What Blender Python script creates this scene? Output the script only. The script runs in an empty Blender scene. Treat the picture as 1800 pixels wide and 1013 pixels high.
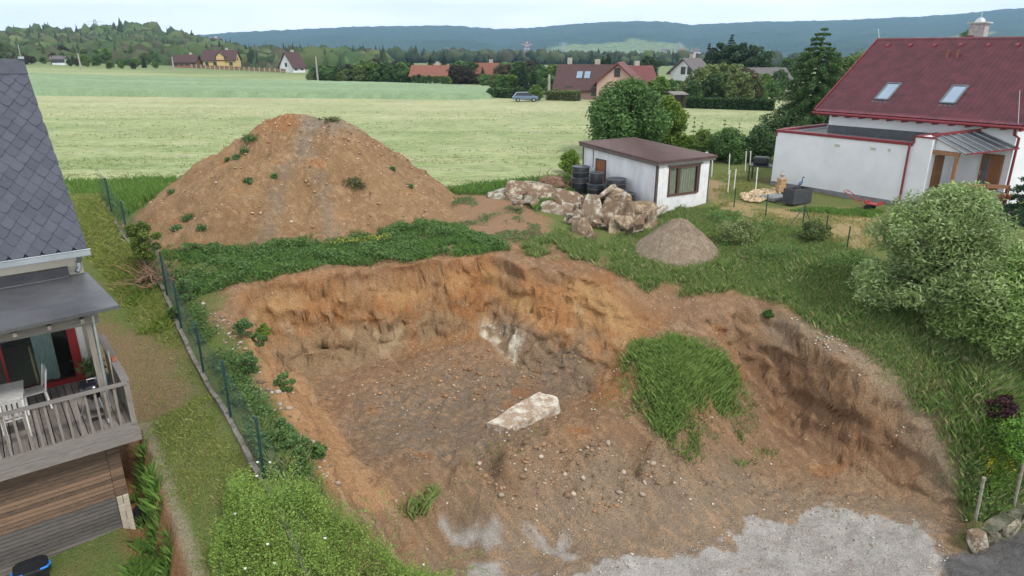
import bpy, bmesh, math, random
import numpy as np
from mathutils import Vector, Matrix
R = math.radians
SC = bpy.context.scene
COL = SC.collection
# ------------------------------------------------------------------ camera, sky, sun, exposure
CAMH = 11.0; PITCH = R(19.3)
cd = bpy.data.cameras.new('camera'); cam = bpy.data.objects.new('camera', cd); COL.objects.link(cam)
cam.location = (0, 0, CAMH); cam.rotation_euler = (R(90) - PITCH, 0, 0)
cd.lens = 24.0; cd.sensor_width = 36.0; cd.clip_start = 0.1; cd.clip_end = 40000
SC.camera = cam
SC.view_settings.view_transform = 'Standard'; SC.view_settings.look = 'None'
SC.view_settings.gamma = 1.0; SC.view_settings.exposure = 0.08
SUN_EL = R(50); SUN_AZ = R(138)      # azimuth measured from +Y towards +X: the sun stands behind right
wd = bpy.data.worlds.new('World'); SC.world = wd; wd.use_nodes = True
nt = wd.node_tree; nt.nodes.clear()
def N(nt, t, **k):
    n = nt.nodes.new(t)
    for a, b in k.items(): setattr(n, a, b)
    return n
out = N(nt, 'ShaderNodeOutputWorld'); bg = N(nt, 'ShaderNodeBackground')
sky = N(nt, 'ShaderNodeTexSky', sky_type='NISHITA', sun_disc=False, sun_elevation=SUN_EL, sun_rotation=SUN_AZ, air_density=1.0, dust_density=1.5)
tc = N(nt, 'ShaderNodeTexCoord'); mp = N(nt, 'ShaderNodeMapping'); mp.inputs['Scale'].default_value = (1, 1, 4.5)
nz = N(nt, 'ShaderNodeTexNoise'); nz.inputs['Scale'].default_value = 3.2; nz.inputs['Detail'].default_value = 7; nz.inputs['Roughness'].default_value = .58
cr = N(nt, 'ShaderNodeValToRGB'); cr.color_ramp.elements[0].position = .36; cr.color_ramp.elements[1].position = .62
cr.color_ramp.elements[0].color = (10.6, 11.0, 11.5, 1); cr.color_ramp.elements[1].color = (13.4, 13.3, 13.2, 1)
mx = N(nt, 'ShaderNodeMixRGB'); mx.inputs[0].default_value = .96
L = nt.links.new
L(tc.outputs['Generated'], mp.inputs[0]); L(mp.outputs[0], nz.inputs['Vector']); L(nz.outputs['Fac'], cr.inputs[0])
sx_ = N(nt, 'ShaderNodeSeparateXYZ'); L(tc.outputs['Generated'], sx_.inputs[0]); hr_ = N(nt, 'ShaderNodeMapRange'); hr_.inputs['From Min'].default_value = .0; hr_.inputs['From Max'].default_value = .45; hr_.inputs['To Min'].default_value = 1.55; hr_.inputs['To Max'].default_value = .85; L(sx_.outputs[2], hr_.inputs['Value'])
cm_ = N(nt, 'ShaderNodeVectorMath', operation='SCALE'); L(cr.outputs[0], cm_.inputs[0]); L(hr_.outputs[0], cm_.inputs['Scale'])      # gradient added: cloud colour brighter near the horizon, dimmer overhead
L(sky.outputs[0], mx.inputs[1]); L(cm_.outputs[0], mx.inputs[2]); L(mx.outputs[0], bg.inputs[0]); bg.inputs[1].default_value = .105
L(bg.outputs[0], out.inputs[0])
sd = bpy.data.lights.new('sun', 'SUN'); sd.energy = 2.6; sd.angle = R(9); sd.color = (1, .95, .88)
sun = bpy.data.objects.new('sun', sd); COL.objects.link(sun)
_d = Vector((math.sin(SUN_AZ) * math.cos(SUN_EL), math.cos(SUN_AZ) * math.cos(SUN_EL), math.sin(SUN_EL)))
sun.rotation_euler = _d.to_track_quat('Z', 'Y').to_euler(); sun.location = (-20, -20, 60)
# ------------------------------------------------------------------ helpers
def ray(u, v):
    r = (u - 900) / 1200; t = (506.5 - v) / 1200
    return (r, math.cos(PITCH) + t * math.sin(PITCH), -math.sin(PITCH) + t * math.cos(PITCH))
def P(u, v, z):
    d = ray(u, v); k = (z - CAMH) / d[2]; return Vector((d[0] * k, d[1] * k, z))
def PY(u, v, y):
    d = ray(u, v); k = y / d[1]; return Vector((d[0] * k, y, CAMH + d[2] * k))
def hash2(ix, iy, s):
    h = (ix.astype(np.int64) * 374761393 + iy.astype(np.int64) * 668265263 + s * 982451653) & 0xffffffff
    h = ((h ^ (h >> 13)) * 1274126177) & 0xffffffff; h = (h ^ (h >> 16)) & 0xffffffff
    return h / 4294967295.0
def vnoise(x, y, s=0):
    ix = np.floor(x); iy = np.floor(y); fx = x - ix; fy = y - iy
    fx = fx * fx * (3 - 2 * fx); fy = fy * fy * (3 - 2 * fy)
    a = hash2(ix, iy, s); b = hash2(ix + 1, iy, s); c = hash2(ix, iy + 1, s); d = hash2(ix + 1, iy + 1, s)
    return (a + (b - a) * fx) * (1 - fy) + (c + (d - c) * fx) * fy
def fbm(x, y, s=0, o=4, g=.5):
    x = np.asarray(x, float); y = np.asarray(y, float)
    t = np.zeros(np.broadcast(x, y).shape); a = 1; n = 0
    for i in range(o):
        t = t + a * (vnoise(x * 2 ** i + 17.3 * i, y * 2 ** i - 9.1 * i, s + i) - .5) * 2; n += a; a *= g
    return t / n
def sstep(a, b, x):
    t = np.clip((x - a) / (b - a), 0, 1); return t * t * (3 - 2 * t)
def inpoly(x, y, poly):
    c = np.zeros(x.shape, bool); n = len(poly)
    for i in range(n):
        x0, y0 = poly[i][:2]; x1, y1 = poly[(i + 1) % n][:2]
        if y0 == y1: continue
        m = ((y0 > y) != (y1 > y)) & (x < (x1 - x0) * (y - y0) / (y1 - y0) + x0)
        c ^= m
    return c
def segd(x, y, pts, closed=True):
    d = np.full(x.shape, 1e9); n = len(pts)
    for i in range(n if closed else n - 1):
        x0, y0 = pts[i][:2]; x1, y1 = pts[(i + 1) % n][:2]
        dx, dy = x1 - x0, y1 - y0; q = dx * dx + dy * dy + 1e-12
        t = np.clip(((x - x0) * dx + (y - y0) * dy) / q, 0, 1)
        d = np.minimum(d, np.hypot(x - x0 - t * dx, y - y0 - t * dy))
    return d
def sdist(x, y, poly):          # positive inside
    d = segd(x, y, poly); return np.where(inpoly(x, y, poly), d, -d)
class RBF:
    def __init__(s, pts, c=1.0):
        s.p = np.array([q[:2] for q in pts], float); z = np.array([q[2] for q in pts], float); s.c = c
        n = len(z); A = np.zeros((n + 3, n + 3)); A[:n, :n] = s.k(s.p[:, 0], s.p[:, 1]) + np.eye(n) * 1e-3
        A[:n, n] = 1; A[:n, n + 1:] = s.p; A[n, :n] = 1; A[n + 1:, :n] = s.p.T
        s.w = np.linalg.solve(A, np.r_[z, 0, 0, 0])
    def k(s, x, y):
        return np.hypot(np.hypot(x[:, None] - s.p[:, 0], y[:, None] - s.p[:, 1]), s.c)
    def __call__(s, x, y):
        sh = x.shape; x = x.ravel(); y = y.ravel(); o = np.empty(len(x)); n = len(s.p)
        for i in range(0, len(x), 40000):
            X, Y = x[i:i + 40000], y[i:i + 40000]
            o[i:i + 40000] = s.k(X, Y) @ s.w[:n] + s.w[n] + s.w[n + 1] * X + s.w[n + 2] * Y
        return o.reshape(sh)
# ---- mesh builders
def link(o, parent=None):
    COL.objects.link(o)
    if parent is not None: o.parent = parent
    return o
def np_mesh(name, V, F, mat=None, col=None, smooth=False, parent=None):
    """V (n,3), F (m,3) or (m,4) index array, col optional (n,3) colour attribute"""
    V = np.asarray(V, np.float32); F = np.asarray(F, np.int32); k = F.shape[1]
    me = bpy.data.meshes.new(name); me.vertices.add(len(V)); me.vertices.foreach_set('co', V.ravel())
    me.loops.add(F.size); me.loops.foreach_set('vertex_index', F.ravel())
    me.polygons.add(len(F)); me.polygons.foreach_set('loop_start', np.arange(0, F.size, k, dtype=np.int32))
    me.polygons.foreach_set('loop_total', np.full(len(F), k, np.int32))
    if smooth: me.polygons.foreach_set('use_smooth', np.ones(len(F), bool))
    me.update(calc_edges=True)
    if col is not None:
        a = me.color_attributes.new('Col', 'FLOAT_COLOR', 'POINT')
        a.data.foreach_set('color', np.c_[col, np.ones(len(V))].astype(np.float32).ravel())
    if mat: me.materials.append(mat)
    return link(bpy.data.objects.new(name, me), parent)
class MB:
    def __init__(s): s.v = []; s.f = []
    def add(s, vs, fs):
        n = len(s.v); s.v += [tuple(q) for q in vs]; s.f += [tuple(i + n for i in f) for f in fs]; return s
    def box(s, c, d, rz=0, rx=0, ry=0):
        M = Matrix.Rotation(rz, 3, 'Z') @ Matrix.Rotation(ry, 3, 'Y') @ Matrix.Rotation(rx, 3, 'X')
        vs = [Vector(c) + M @ Vector((x * d[0] / 2, y * d[1] / 2, z * d[2] / 2)) for z in (-1, 1) for y in (-1, 1) for x in (-1, 1)]
        return s.add(vs, [(0, 2, 3, 1), (4, 5, 7, 6), (0, 1, 5, 4), (2, 6, 7, 3), (0, 4, 6, 2), (1, 3, 7, 5)])
    def bb(s, a, b):
        return s.box([(a[i] + b[i]) / 2 for i in range(3)], [abs(b[i] - a[i]) for i in range(3)])
    def bar(s, a, b, w, h, up=(0, 0, 1)):     # rectangular bar from a to b
        a = Vector(a); b = Vector(b); d = (b - a).normalized(); up = Vector(up)
        if abs(d.dot(up)) > .99: up = Vector((1, 0, 0))
        x = d.cross(up).normalized() * w / 2; y = x.cross(d).normalized() * h / 2
        vs = [p + sx * x + sy * y for p in (a, b) for sx, sy in ((-1, -1), (1, -1), (1, 1), (-1, 1))]
        return s.add(vs, [(0, 1, 2, 3), (7, 6, 5, 4), (0, 4, 5, 1), (1, 5, 6, 2), (2, 6, 7, 3), (3, 7, 4, 0)])
    def tube(s, pts, r, n=8, cap=True):
        pts = [Vector(p) for p in pts]; rs = r if isinstance(r, (list, tuple)) else [r] * len(pts); vs = []; fs = []
        px = None
        for i, p in enumerate(pts):
            d = (pts[min(i + 1, len(pts) - 1)] - pts[max(i - 1, 0)]).normalized()
            if px is None: px = d.orthogonal().normalized()
            px = (px - d * px.dot(d)).normalized(); py = d.cross(px)
            vs += [p + (px * math.cos(2 * math.pi * k / n) + py * math.sin(2 * math.pi * k / n)) * rs[i] for k in range(n)]
        for i in range(len(pts) - 1):
            for k in range(n): fs.append((i * n + k, i * n + (k + 1) % n, (i + 1) * n + (k + 1) % n, (i + 1) * n + k))
        if cap: fs += [tuple(range(n))[::-1], tuple(range((len(pts) - 1) * n, len(pts) * n))]
        return s.add(vs, fs)
    def lathe(s, prof, c=(0, 0, 0), n=24):
        vs = []; fs = []; m = len(prof)
        for k in range(n):
            a = 2 * math.pi * k / n
            vs += [(c[0] + r * math.cos(a), c[1] + r * math.sin(a), c[2] + z) for r, z in prof]
        for k in range(n):
            for i in range(m - 1): fs.append((k * m + i, ((k + 1) % n) * m + i, ((k + 1) % n) * m + i + 1, k * m + i + 1))
        if prof[0][0] > 1e-4: fs.append(tuple(k * m for k in range(n))[::-1])
        if prof[-1][0] > 1e-4: fs.append(tuple(k * m + m - 1 for k in range(n)))
        return s.add(vs, fs)
    def prism(s, poly, ext):       # planar polygon extruded by vector
        n = len(poly); e = Vector(ext); vs = [Vector(p) for p in poly] + [Vector(p) + e for p in poly]
        return s.add(vs, [tuple(range(n))[::-1], tuple(range(n, 2 * n))] + [(i, (i + 1) % n, n + (i + 1) % n, n + i) for i in range(n)])
    def build(s, name, mat, parent=None, smooth=False, bevel=0, loc=None):
        me = bpy.data.meshes.new(name); me.from_pydata(s.v, [], s.f); 
        bm = bmesh.new(); bm.from_mesh(me); bmesh.ops.recalc_face_normals(bm, faces=bm.faces); bm.to_mesh(me); bm.free()
        if smooth: me.polygons.foreach_set('use_smooth', [True] * len(me.polygons))
        me.update()
        if mat: me.materials.append(mat)
        o = link(bpy.data.objects.new(name, me), parent)
        if loc is not None: o.location = loc
        if bevel:
            m = o.modifiers.new('bevel', 'BEVEL'); m.width = bevel; m.segments = 2; m.limit_method = 'ANGLE'
        if smooth:
            m = o.modifiers.new('edges', 'EDGE_SPLIT'); m.split_angle = R(40)
        return o
def tag(o, label=None, cat=None, group=None, kind=None):
    for k, v in (('label', label), ('category', cat), ('group', group), ('kind', kind)):
        if v: o[k] = v
    return o
def empty(name, loc, rz=0, label=None, cat=None, group=None, scale=1):
    o = bpy.data.objects.new(name, None); COL.objects.link(o); o.empty_display_size = .3
    o.location = loc; o.rotation_euler = (0, 0, rz); o.scale = (scale,) * 3 if not isinstance(scale, tuple) else scale
    return tag(o, label, cat, group)
def copy_tree(o, parent=None):
    c = o.copy(); COL.objects.link(c); c.parent = parent
    for ch in list(o.children): copy_tree(ch, c)
    return c
# ---- materials
MATS = {}
def mat(name, col, rough=.8, col2=None, scale=4, bump=0, bscale=None, metal=0, stretch=(1, 1, 1), detail=6, spec=None, contrast=(.35, .65), trans=0, coat=0):
    if name in MATS: return MATS[name]
    m = bpy.data.materials.new(name); m.use_nodes = True; nt = m.node_tree; b = nt.nodes['Principled BSDF']; L = nt.links.new
    b.inputs['Roughness'].default_value = rough; b.inputs['Metallic'].default_value = metal
    if spec is not None: b.inputs['Specular IOR Level'].default_value = spec
    tc = N(nt, 'ShaderNodeTexCoord'); mp = N(nt, 'ShaderNodeMapping'); mp.inputs['Scale'].default_value = stretch
    L(tc.outputs['Object'], mp.inputs[0])
    nz = N(nt, 'ShaderNodeTexNoise'); nz.inputs['Scale'].default_value = scale; nz.inputs['Detail'].default_value = detail; nz.inputs['Roughness'].default_value = .62
    L(mp.outputs[0], nz.inputs['Vector'])
    c2 = col2 if col2 else tuple(c * .75 for c in col)
    r = N(nt, 'ShaderNodeValToRGB'); r.color_ramp.elements[0].color = (*c2, 1); r.color_ramp.elements[1].color = (*col, 1)
    r.color_ramp.elements[0].position, r.color_ramp.elements[1].position = contrast
    L(nz.outputs['Fac'], r.inputs[0]); L(r.outputs[0], b.inputs['Base Color'])
    if bump:
        n2 = N(nt, 'ShaderNodeTexNoise'); n2.inputs['Scale'].default_value = bscale or scale * 4; n2.inputs['Detail'].default_value = 5
        L(mp.outputs[0], n2.inputs['Vector']); bp = N(nt, 'ShaderNodeBump'); bp.inputs['Strength'].default_value = bump; bp.inputs['Distance'].default_value = .02
        L(n2.outputs['Fac'], bp.inputs['Height']); L(bp.outputs[0], b.inputs['Normal'])
    if trans: b.inputs['Transmission Weight'].default_value = trans
    MATS[name] = m; return m
def leafmat(name, tint=(1, 1, 1), sat=1, rough=.55, transl=.3):
    """foliage: colour attribute 'Col', thin-leaf translucency"""
    if name in MATS: return MATS[name]
    m = bpy.data.materials.new(name); m.use_nodes = True; nt = m.node_tree; b = nt.nodes['Principled BSDF']; L = nt.links.new
    a = N(nt, 'ShaderNodeVertexColor', layer_name='Col'); t = N(nt, 'ShaderNodeMixRGB', blend_type='MULTIPLY'); t.inputs[0].default_value = 1
    t.inputs[2].default_value = (*tint, 1); L(a.outputs[0], t.inputs[1]); L(t.outputs[0], b.inputs['Base Color'])
    b.inputs['Roughness'].default_value = rough; b.inputs['Specular IOR Level'].default_value = .35
    tr = N(nt, 'ShaderNodeBsdfTranslucent'); ms = N(nt, 'ShaderNodeMixShader'); ms.inputs[0].default_value = transl
    L(t.outputs[0], tr.inputs[0]); L(b.outputs[0], ms.inputs[1]); L(tr.outputs[0], ms.inputs[2])
    L(ms.outputs[0], nt.nodes['Material Output'].inputs[0])
    MATS[name] = m; return m
rng = np.random.default_rng(7)
# ------------------------------------------------------------------ terrain (one heightfield in world metres)
W = lambda l: [tuple(P(*q)) for q in l]
UP = W([(465, 845, 2.6), (405, 735, 2.8), (325, 595, 3.2), (290, 510, 3.6), (230, 430, 4.2), (175, 350, 5), (260, 720, 2.5), (300, 870, 2.1), (335, 980, 1.9),
        (430, 960, 2.2), (250, 600, 3.1), (200, 480, 3.9), (130, 350, 4.8), (60, 400, 4.6), (560, 470, 4.1), (870, 450, 4.2), (380, 490, 3.9), (400, 560, 3.45),
        (490, 690, 2.75), (560, 790, 2.4), (590, 880, 2.1), (640, 960, 1.3), (700, 400, 4.5), (900, 370, 4.6), (1000, 455, 4.0), (1090, 500, 3.75), (1150, 560, 3.0), (1190, 490, 3.9),
        (1150, 380, 4.3), (1290, 480, 4.0), (1290, 545, 3.5), (1300, 400, 4.4), (1400, 440, 4.3), (1500, 450, 4.3), (1450, 520, 3.9), (1500, 630, 3.0), (1600, 640, 3.1),
        (1700, 650, 3.0), (1650, 760, 1.8), (1720, 790, 1.7), (1780, 860, .9), (1700, 860, .75), (1710, 915, .55), (1790, 890, .6), (1800, 600, 3.6),
        (1352, 325, 4.8), (1590, 362, 4.8), (1700, 400, 4.75), (1290, 365, 4.55), (1250, 300, 4.8), (1024, 300, 4.7)])
UP += [(-22, 31, 5), (-9, 33, 4.9), (0, 34, 4.85), (8, 38, 4.85), (14, 40, 4.85), (24, 24, 4.8), (24, 15, 3.0), (18, 12.5, .7), (-60, 90, 5.3), (-20, 60, 5.0), (20, 60, 4.8), (-3, 104, 4.3),
       (30, 80, 4.5), (-190, 200, 8.6), (-100, 200, 5.2), (-55, 180, 4.0), (-110, 100, 6.5), (0, 150, 4), (60, 100, 4.4), (80, 60, 4.6), (150, 150, 4), (-220, 60, 8), (-60, 30, 5.5), (-30, 12, 3), (60, 25, 4.8),
       (0, 300, 2), (-250, 330, 9), (200, 300, 1), (400, 200, 3), (-400, 200, 12), (-100, 330, 3), (60, 0, 2), (-40, -10, 1), (0, -20, -2)]
upper = RBF(UP)
FL = W([(520, 650, 1.2), (640, 640, 1.2), (730, 615, 1.35), (850, 580, 1.85), (700, 690, 1.15), (650, 780, 1.1), (800, 760, 1.15), (900, 700, 1.2), (920, 655, 1.3), (1030, 690, 1.4),
        (730, 850, 1.2), (620, 830, 1.3), (1000, 780, 1.4), (1080, 720, 1.75), (900, 840, 1.2), (1110, 600, 2.75), (1180, 595, 2.9), (1250, 620, 2.6), (1130, 660, 2.4), (1200, 680, 2.3),
        (1290, 690, 1.55), (1150, 760, 1.4), (1280, 760, .9), (1350, 740, .85), (1450, 800, .4), (1550, 850, .25), (1640, 900, .15), (1300, 850, .3), (1150, 850, .7), (1000, 880, .6),
        (850, 890, .75), (800, 930, .3), (950, 930, .2), (1100, 920, .15), (1300, 920, .08), (1500, 920, .08), (1650, 950, .05), (700, 920, .8), (1000, 1000, .02), (1500, 1000, 0), (1800, 990, 0), (800, 1000, .1)])
FL += [(-3, 10.5, .2), (0, 9, 0), (10, 9, 0), (14, 12, 0), (20, 9, 0), (-6, 8, .3), (30, 20, 0), (40, 30, 0)]
floor_ = RBF(FL, .6)
RIM = W([(405, 562, 3.4), (440, 505, 3.8), (530, 482, 4.0), (660, 466, 4.1), (780, 458, 4.15), (870, 446, 4.25), (925, 456, 4.2), (1000, 468, 4.0), (1060, 492, 3.8), (1095, 535, 3.4), (1125, 530, 3.45),
         (1190, 552, 3.3), (1290, 540, 3.5), (1355, 542, 3.5), (1420, 585, 3.25), (1500, 635, 2.95), (1600, 710, 2.3), (1650, 770, 1.7), (1688, 850, .85), (1698, 915, .5)]) + \
      [tuple(P(1712, 960, 0))[:2] + (0,), tuple(P(1800, 908, 0))[:2] + (0,), (24.5, 23.2, 0), (24, 5, 0), (-3.4, 5, 0), (-3.6, 10.2, .6)] + W([(640, 970, 1.2), (596, 880, 2.0), (556, 790, 2.4), (492, 690, 2.75), (445, 610, 3.1)])
FLO = W([(545, 664, 1.2), (595, 648, 1.2), (660, 640, 1.2), (735, 612, 1.35), (845, 585, 1.7), (872, 612, 1.6), (925, 658, 1.35), (1025, 692, 1.45), (1075, 660, 2.2), (1112, 596, 2.75), (1180, 596, 2.85), (1275, 615, 2.55),
         (1312, 690, 1.4), (1392, 770, .65), (1482, 828, .35), (1582, 870, .2), (1658, 935, .1)]) + [tuple(P(1700, 972, 0))[:2], tuple(P(1800, 919, 0))[:2], (24.2, 22.4), (23, 6), (-2.0, 6), (-2.2, 10.5)] + \
      W([(730, 940, .4), (700, 885, 1.0), (668, 850, 1.1), (618, 785, 1.1), (570, 712, 1.15)])
RIM = [q[:2] for q in RIM]; FLO = [q[:2] for q in FLO]
# the cut beside the house: ground left of this line lies lower
TR = [q[:2] for q in W([(246, 752, 2.4), (262, 792, 2.3), (288, 860, 2.1), (306, 920, 2.0), (332, 1000, 1.9), (345, 1070, 1.8)])] + [(-5.2, 5), (-30, 5), (-30, 12), (-16, 9.5), (-11.5, 12.2), (-9.4, 13.9)]
def height(x, y, detail=True):
    x = np.asarray(x, float); y = np.asarray(y, float)
    z = upper(x, y)
    far = np.hypot(x, y)
    z = z + sstep(260, 1400, far) * (-22 - z) * .9
    near = (x > -20) & (x < 26) & (y > 4) & (y < 36)
    if near.any():
        X = x[near]; Y = y[near]; Z = z[near]
        wob = fbm(X * .9, Y * .9, 5, 4) * .16 + fbm(X * 4, Y * 4, 9, 3) * .07 if detail else 0
        sr = sdist(X, Y, RIM) + wob; sf = sdist(X, Y, FLO) - (wob * .8 if detail else 0)
        a = np.clip(sr, 0, None); b = np.clip(-sf, 0, None)
        t = np.where(sr <= 0, 0, np.where(sf >= 0, 1, a / (a + b + 1e-6)))
        led = 1 if not detail else 1
        tt = 1 - (1 - np.clip((t - .05) / .92, 0, 1)) ** 1.65
        if detail:      # ledges and gullies on the cut faces
            tt = tt + np.sin(t * math.pi) * (fbm(X * 1.4, Y * 1.4, 21, 4) * .20 + fbm(X * 5, Y * 5, 23, 3) * .10 + fbm(X * .5, Y * .5, 25, 2) * .25)
            q = 4.0 + 2 * fbm(X * .6, Y * .6, 27, 2); s = np.clip(tt, 0, 1) * q; st = (np.floor(s) + sstep(.25, .75, s - np.floor(s))) / q
            tt = tt * .55 + st * .45
        tt = np.where((sr <= 0), 0, np.where(sf >= 0, 1, np.clip(tt, 0, 1)))
        Fz = floor_(X, Y)
        if detail:
            Fz = Fz + fbm(X * 1.1, Y * 1.1, 31, 5, .6) * .16 * sstep(10, 13.5, Y) + fbm(X * 6, Y * 6, 33, 4, .7) * .05
            ridge = np.exp(-((Y - (14.7 + .12 * X)) / .9) ** 2) * sstep(-3.5, -1, X) * (1 - sstep(3.5, 6, X))
            Fz = Fz + ridge * (fbm(X * 1.6, Y * 1.6, 37, 4) * .6 - .05)
        Uz = Z
        if detail: Uz = Z + fbm(X * .8, Y * .8, 41, 4) * .07 + fbm(X * 5, Y * 5, 43, 3) * .018 - np.clip(.35 - np.abs(sr), 0, .35) * 0.1
        Z2 = Uz * (1 - tt) + Fz * tt
        s3 = sdist(X, Y, TR) + (fbm(X * 1.5, Y * 1.5, 51, 4) * .14 if detail else 0)
        tw = sstep(-.02, .42, s3); low = .62 + .13 * (Y - 10) + .16 * np.clip(Y - 13.5, 0, 5)
        low = low - np.exp(-((s3 - .5) / .25) ** 2) * .2
        Z2 = Z2 * (1 - tw) + np.minimum(low, Z2) * tw
        z[near] = Z2
    return z
def hz(x, y): return float(height(np.array([x]), np.array([y]), True)[0])
def G(u, v, tmax=400):      # where the sight line of a photo point meets the terrain
    d = np.array(ray(u, v)); k = np.geomspace(8, tmax, 900); X = d[0] * k; Y = d[1] * k; Zr = CAMH + d[2] * k
    h = height(X, Y, False); i = np.argmax(Zr < h)
    if not (Zr < h).any(): i = len(k) - 1
    i = max(i, 1); a = (Zr[i - 1] - h[i - 1]); b = (h[i] - Zr[i]); q = k[i - 1] + (k[i] - k[i - 1]) * a / (a + b + 1e-9)
    return (d[0] * q, d[1] * q, CAMH + d[2] * q)
GP = lambda l: [G(*q)[:2] for q in l]
def axis(a, b, step, lo, hi, g=1.12):
    c = list(np.arange(a, b + 1e-6, step)); s = step; x = c[-1]; up = []
    while x < hi: s = s * g; x += s; up.append(x)
    s = step; x = a; dn = []
    while x > lo: s = s * g; x -= s; dn.append(x)
    return np.array(dn[::-1] + c + up)
GX = axis(-14.5, 14.5, .05, -3000, 3000); GY = axis(9.8, 24.8, .045, -60, 6500, 1.08)
X, Y = np.meshgrid(GX, GY); ZZ = height(X.ravel(), Y.ravel()).reshape(X.shape)
# --- surface colours (soil tones; ramp light and cut shade painted in), areas given as outlines on the ground
def area(poly, soft=.35, s=0, amp=.5, freq=.8):
    d = sdist(xf, yf, poly) + fbm(xf * freq, yf * freq, s, 5, .6) * amp
    return sstep(-soft, soft, d)
xf = X.ravel(); yf = Y.ravel(); zf = ZZ.ravel()
inner = (np.abs(xf) < 40) & (yf < 60) & (yf > 5)
def full(v): o = np.zeros(len(X.ravel())); o[inner] = v; return o
XA, YA = xf, yf
xf = xf[inner]; yf = yf[inner]
zin = zf[inner]; xs = xf + 1.1 * zin; ys = yf - .9 * zin
n1 = fbm(xs * .7, ys * .7, 61, 5); n2 = fbm(xs * 3, ys * 3, 63, 4); n3 = fbm(xs * 9, ys * 9, 65, 3)
def mixc(c, col, w): return c * (1 - w[:, None]) + np.array(col)[None] * w[:, None]
C0 = np.zeros((len(xf), 3)) + np.array((.12, .16, .045))
C0 = mixc(C0, (.17, .15, .06), np.clip(n2 * .8 + .2, 0, 1))            # thin grass ground
# bare brown earth over the whole building plot
PLOT = [q[:2] for q in W([(640, 1080, 0), (600, 900, 1.8), (500, 760, 2.6), (420, 600, 3.3), (370, 500, 3.8)])] + GP([(700, 440), (760, 340), (900, 345), (980, 400), (1050, 450), (1130, 500), (1330, 512), (1430, 545), (1535, 600), (1670, 705), (1708, 850), (1712, 960)]) + [(20, 14), (20, 5), (-3, 5)]
plot = area(PLOT, .4, 71, .8)
brown = np.array((.232, .142, .080)); 
B = np.zeros_like(C0) + brown
B = mixc(B, (.29, .19, .115), np.clip(n1 + .3, 0, 1)); B = mixc(B, (.17, .10, .062), np.clip(n2 * .9, 0, .7))
sr = sdist(xf, yf, RIM); sf = sdist(xf, yf, FLO); wallm = sstep(-.25, .2, sr) * sstep(-.2, .25, -sf)
orange = area(GP([(420, 520), (560, 490), (700, 480), (870, 450), (1060, 500), (1150, 560), (1140, 650), (1080, 700), (1030, 640), (900, 640), (860, 590), (740, 610), (540, 640), (620, 860), (560, 860), (470, 680)]), .5, 73, .6)
B = mixc(B, (.345, .160, .058), orange * .85)
zin = zf[inner]
yell = orange * sstep(2.2, 2.8, zin + n2 * .4) * sstep(4.0, 3.4, zin + n1 * .3) * sstep(-.3, .35, fbm(xs * .9 + 5, ys * .9, 75, 4))
B = mixc(B, (.44, .28, .125), yell * .65)
gryw = wallm * area([(-10, 18.5), (6, 18.5), (6, 24), (-10, 24)], .3, 0, 0) * sstep(2.6, 2.0, zin + n2 * .4 + n1 * .3)
B = mixc(B, (.27, .20, .12), gryw * .8)
palef = wallm * sstep(.5, .75, fbm(xs * 2.2, ys * 2.2, 77, 4) + .35 * sstep(3.2, 2.4, np.abs(zin - .2)))
B = mixc(B, (.55, .44, .28), palef * .35)
spur = area(GP([(860, 540), (900, 560), (1000, 600), (1040, 650), (1030, 690), (920, 660), (870, 610)]), .3, 79, .3)
B = mixc(B, (.20, .14, .095), spur * .8)
chalk = area(GP([(845, 560), (862, 550), (930, 600), (905, 640), (880, 620), (850, 590)]), .12, 80, .25, 2)
B = mixc(B, (.60, .56, .46), chalk * sstep(-.2, .3, n2))
B = mixc(B, (.165, .138, .108), area(GP([(600, 720), (720, 660), (950, 630), (1010, 690), (900, 780), (840, 850), (700, 840), (620, 780)]), .7, 81, 1.1) * (.35 + .45 * np.clip(n2 + .5, 0, 1)))
B = mixc(B, (.30, .13, .05), np.clip(fbm(xf * 1.2, yf * 1.2, 83, 4) * 3 - 1.0, 0, .8) * .8)
B = mixc(B, (.165, .088, .048), area(GP([(1290, 560), (1380, 590), (1480, 640), (1600, 750), (1600, 850), (1480, 820), (1340, 740), (1300, 640)]), .4, 85, .5) * .75)  # right cut face darkened: part of its shade is painted in
B = mixc(B, (.235, .185, .135), area(GP([(820, 900), (1050, 800), (1280, 800), (1480, 850), (1660, 860), (1700, 960), (1500, 1100), (700, 1100)]), .8, 87, .9) * .8)
B = mixc(B, (.30, .25, .19), area(GP([(1330, 540), (1420, 555), (1680, 740), (1700, 900), (1640, 850), (1580, 730), (1420, 610)]), .25, 88, .4) * .65)
B = mixc(B, (.33, .21, .12), np.clip(n3 * 1.2, 0, .6)); B *= (1 + .16 * n3 + .12 * n2)[:, None]
rmp = area(GP([(415, 560), (450, 565), (520, 660), (575, 740), (640, 830), (700, 880), (640, 890), (585, 860), (540, 790), (480, 690), (430, 610)]), .2, 109, .25, 1.5); B = mixc(B, (.40, .235, .12), rmp * .75)  # left ramp painted paler, its sunlit look put into the colour
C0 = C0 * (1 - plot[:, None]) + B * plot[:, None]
gravel = np.clip(area(GP([(1370, 915), (1440, 895), (1560, 915), (1640, 925), (1660, 980), (1640, 1040), (1500, 1100), (1000, 1100), (950, 1020), (1060, 985), (1180, 975), (1290, 960), (1310, 915)]), .07, 91, .5, 2.0)
         + area(GP([(780, 925), (860, 930), (880, 950), (800, 955)]), .15, 93, .35, 2) + .8 * area(GP([(900, 930), (1000, 920), (1010, 990), (920, 980)]), .12, 95, .5, 2.2) * sstep(-.1, .3, n2) + area(GP([(830, 990), (880, 985), (900, 1100), (800, 1100)]), .15, 97, .3, 2), 0, 1)
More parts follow.
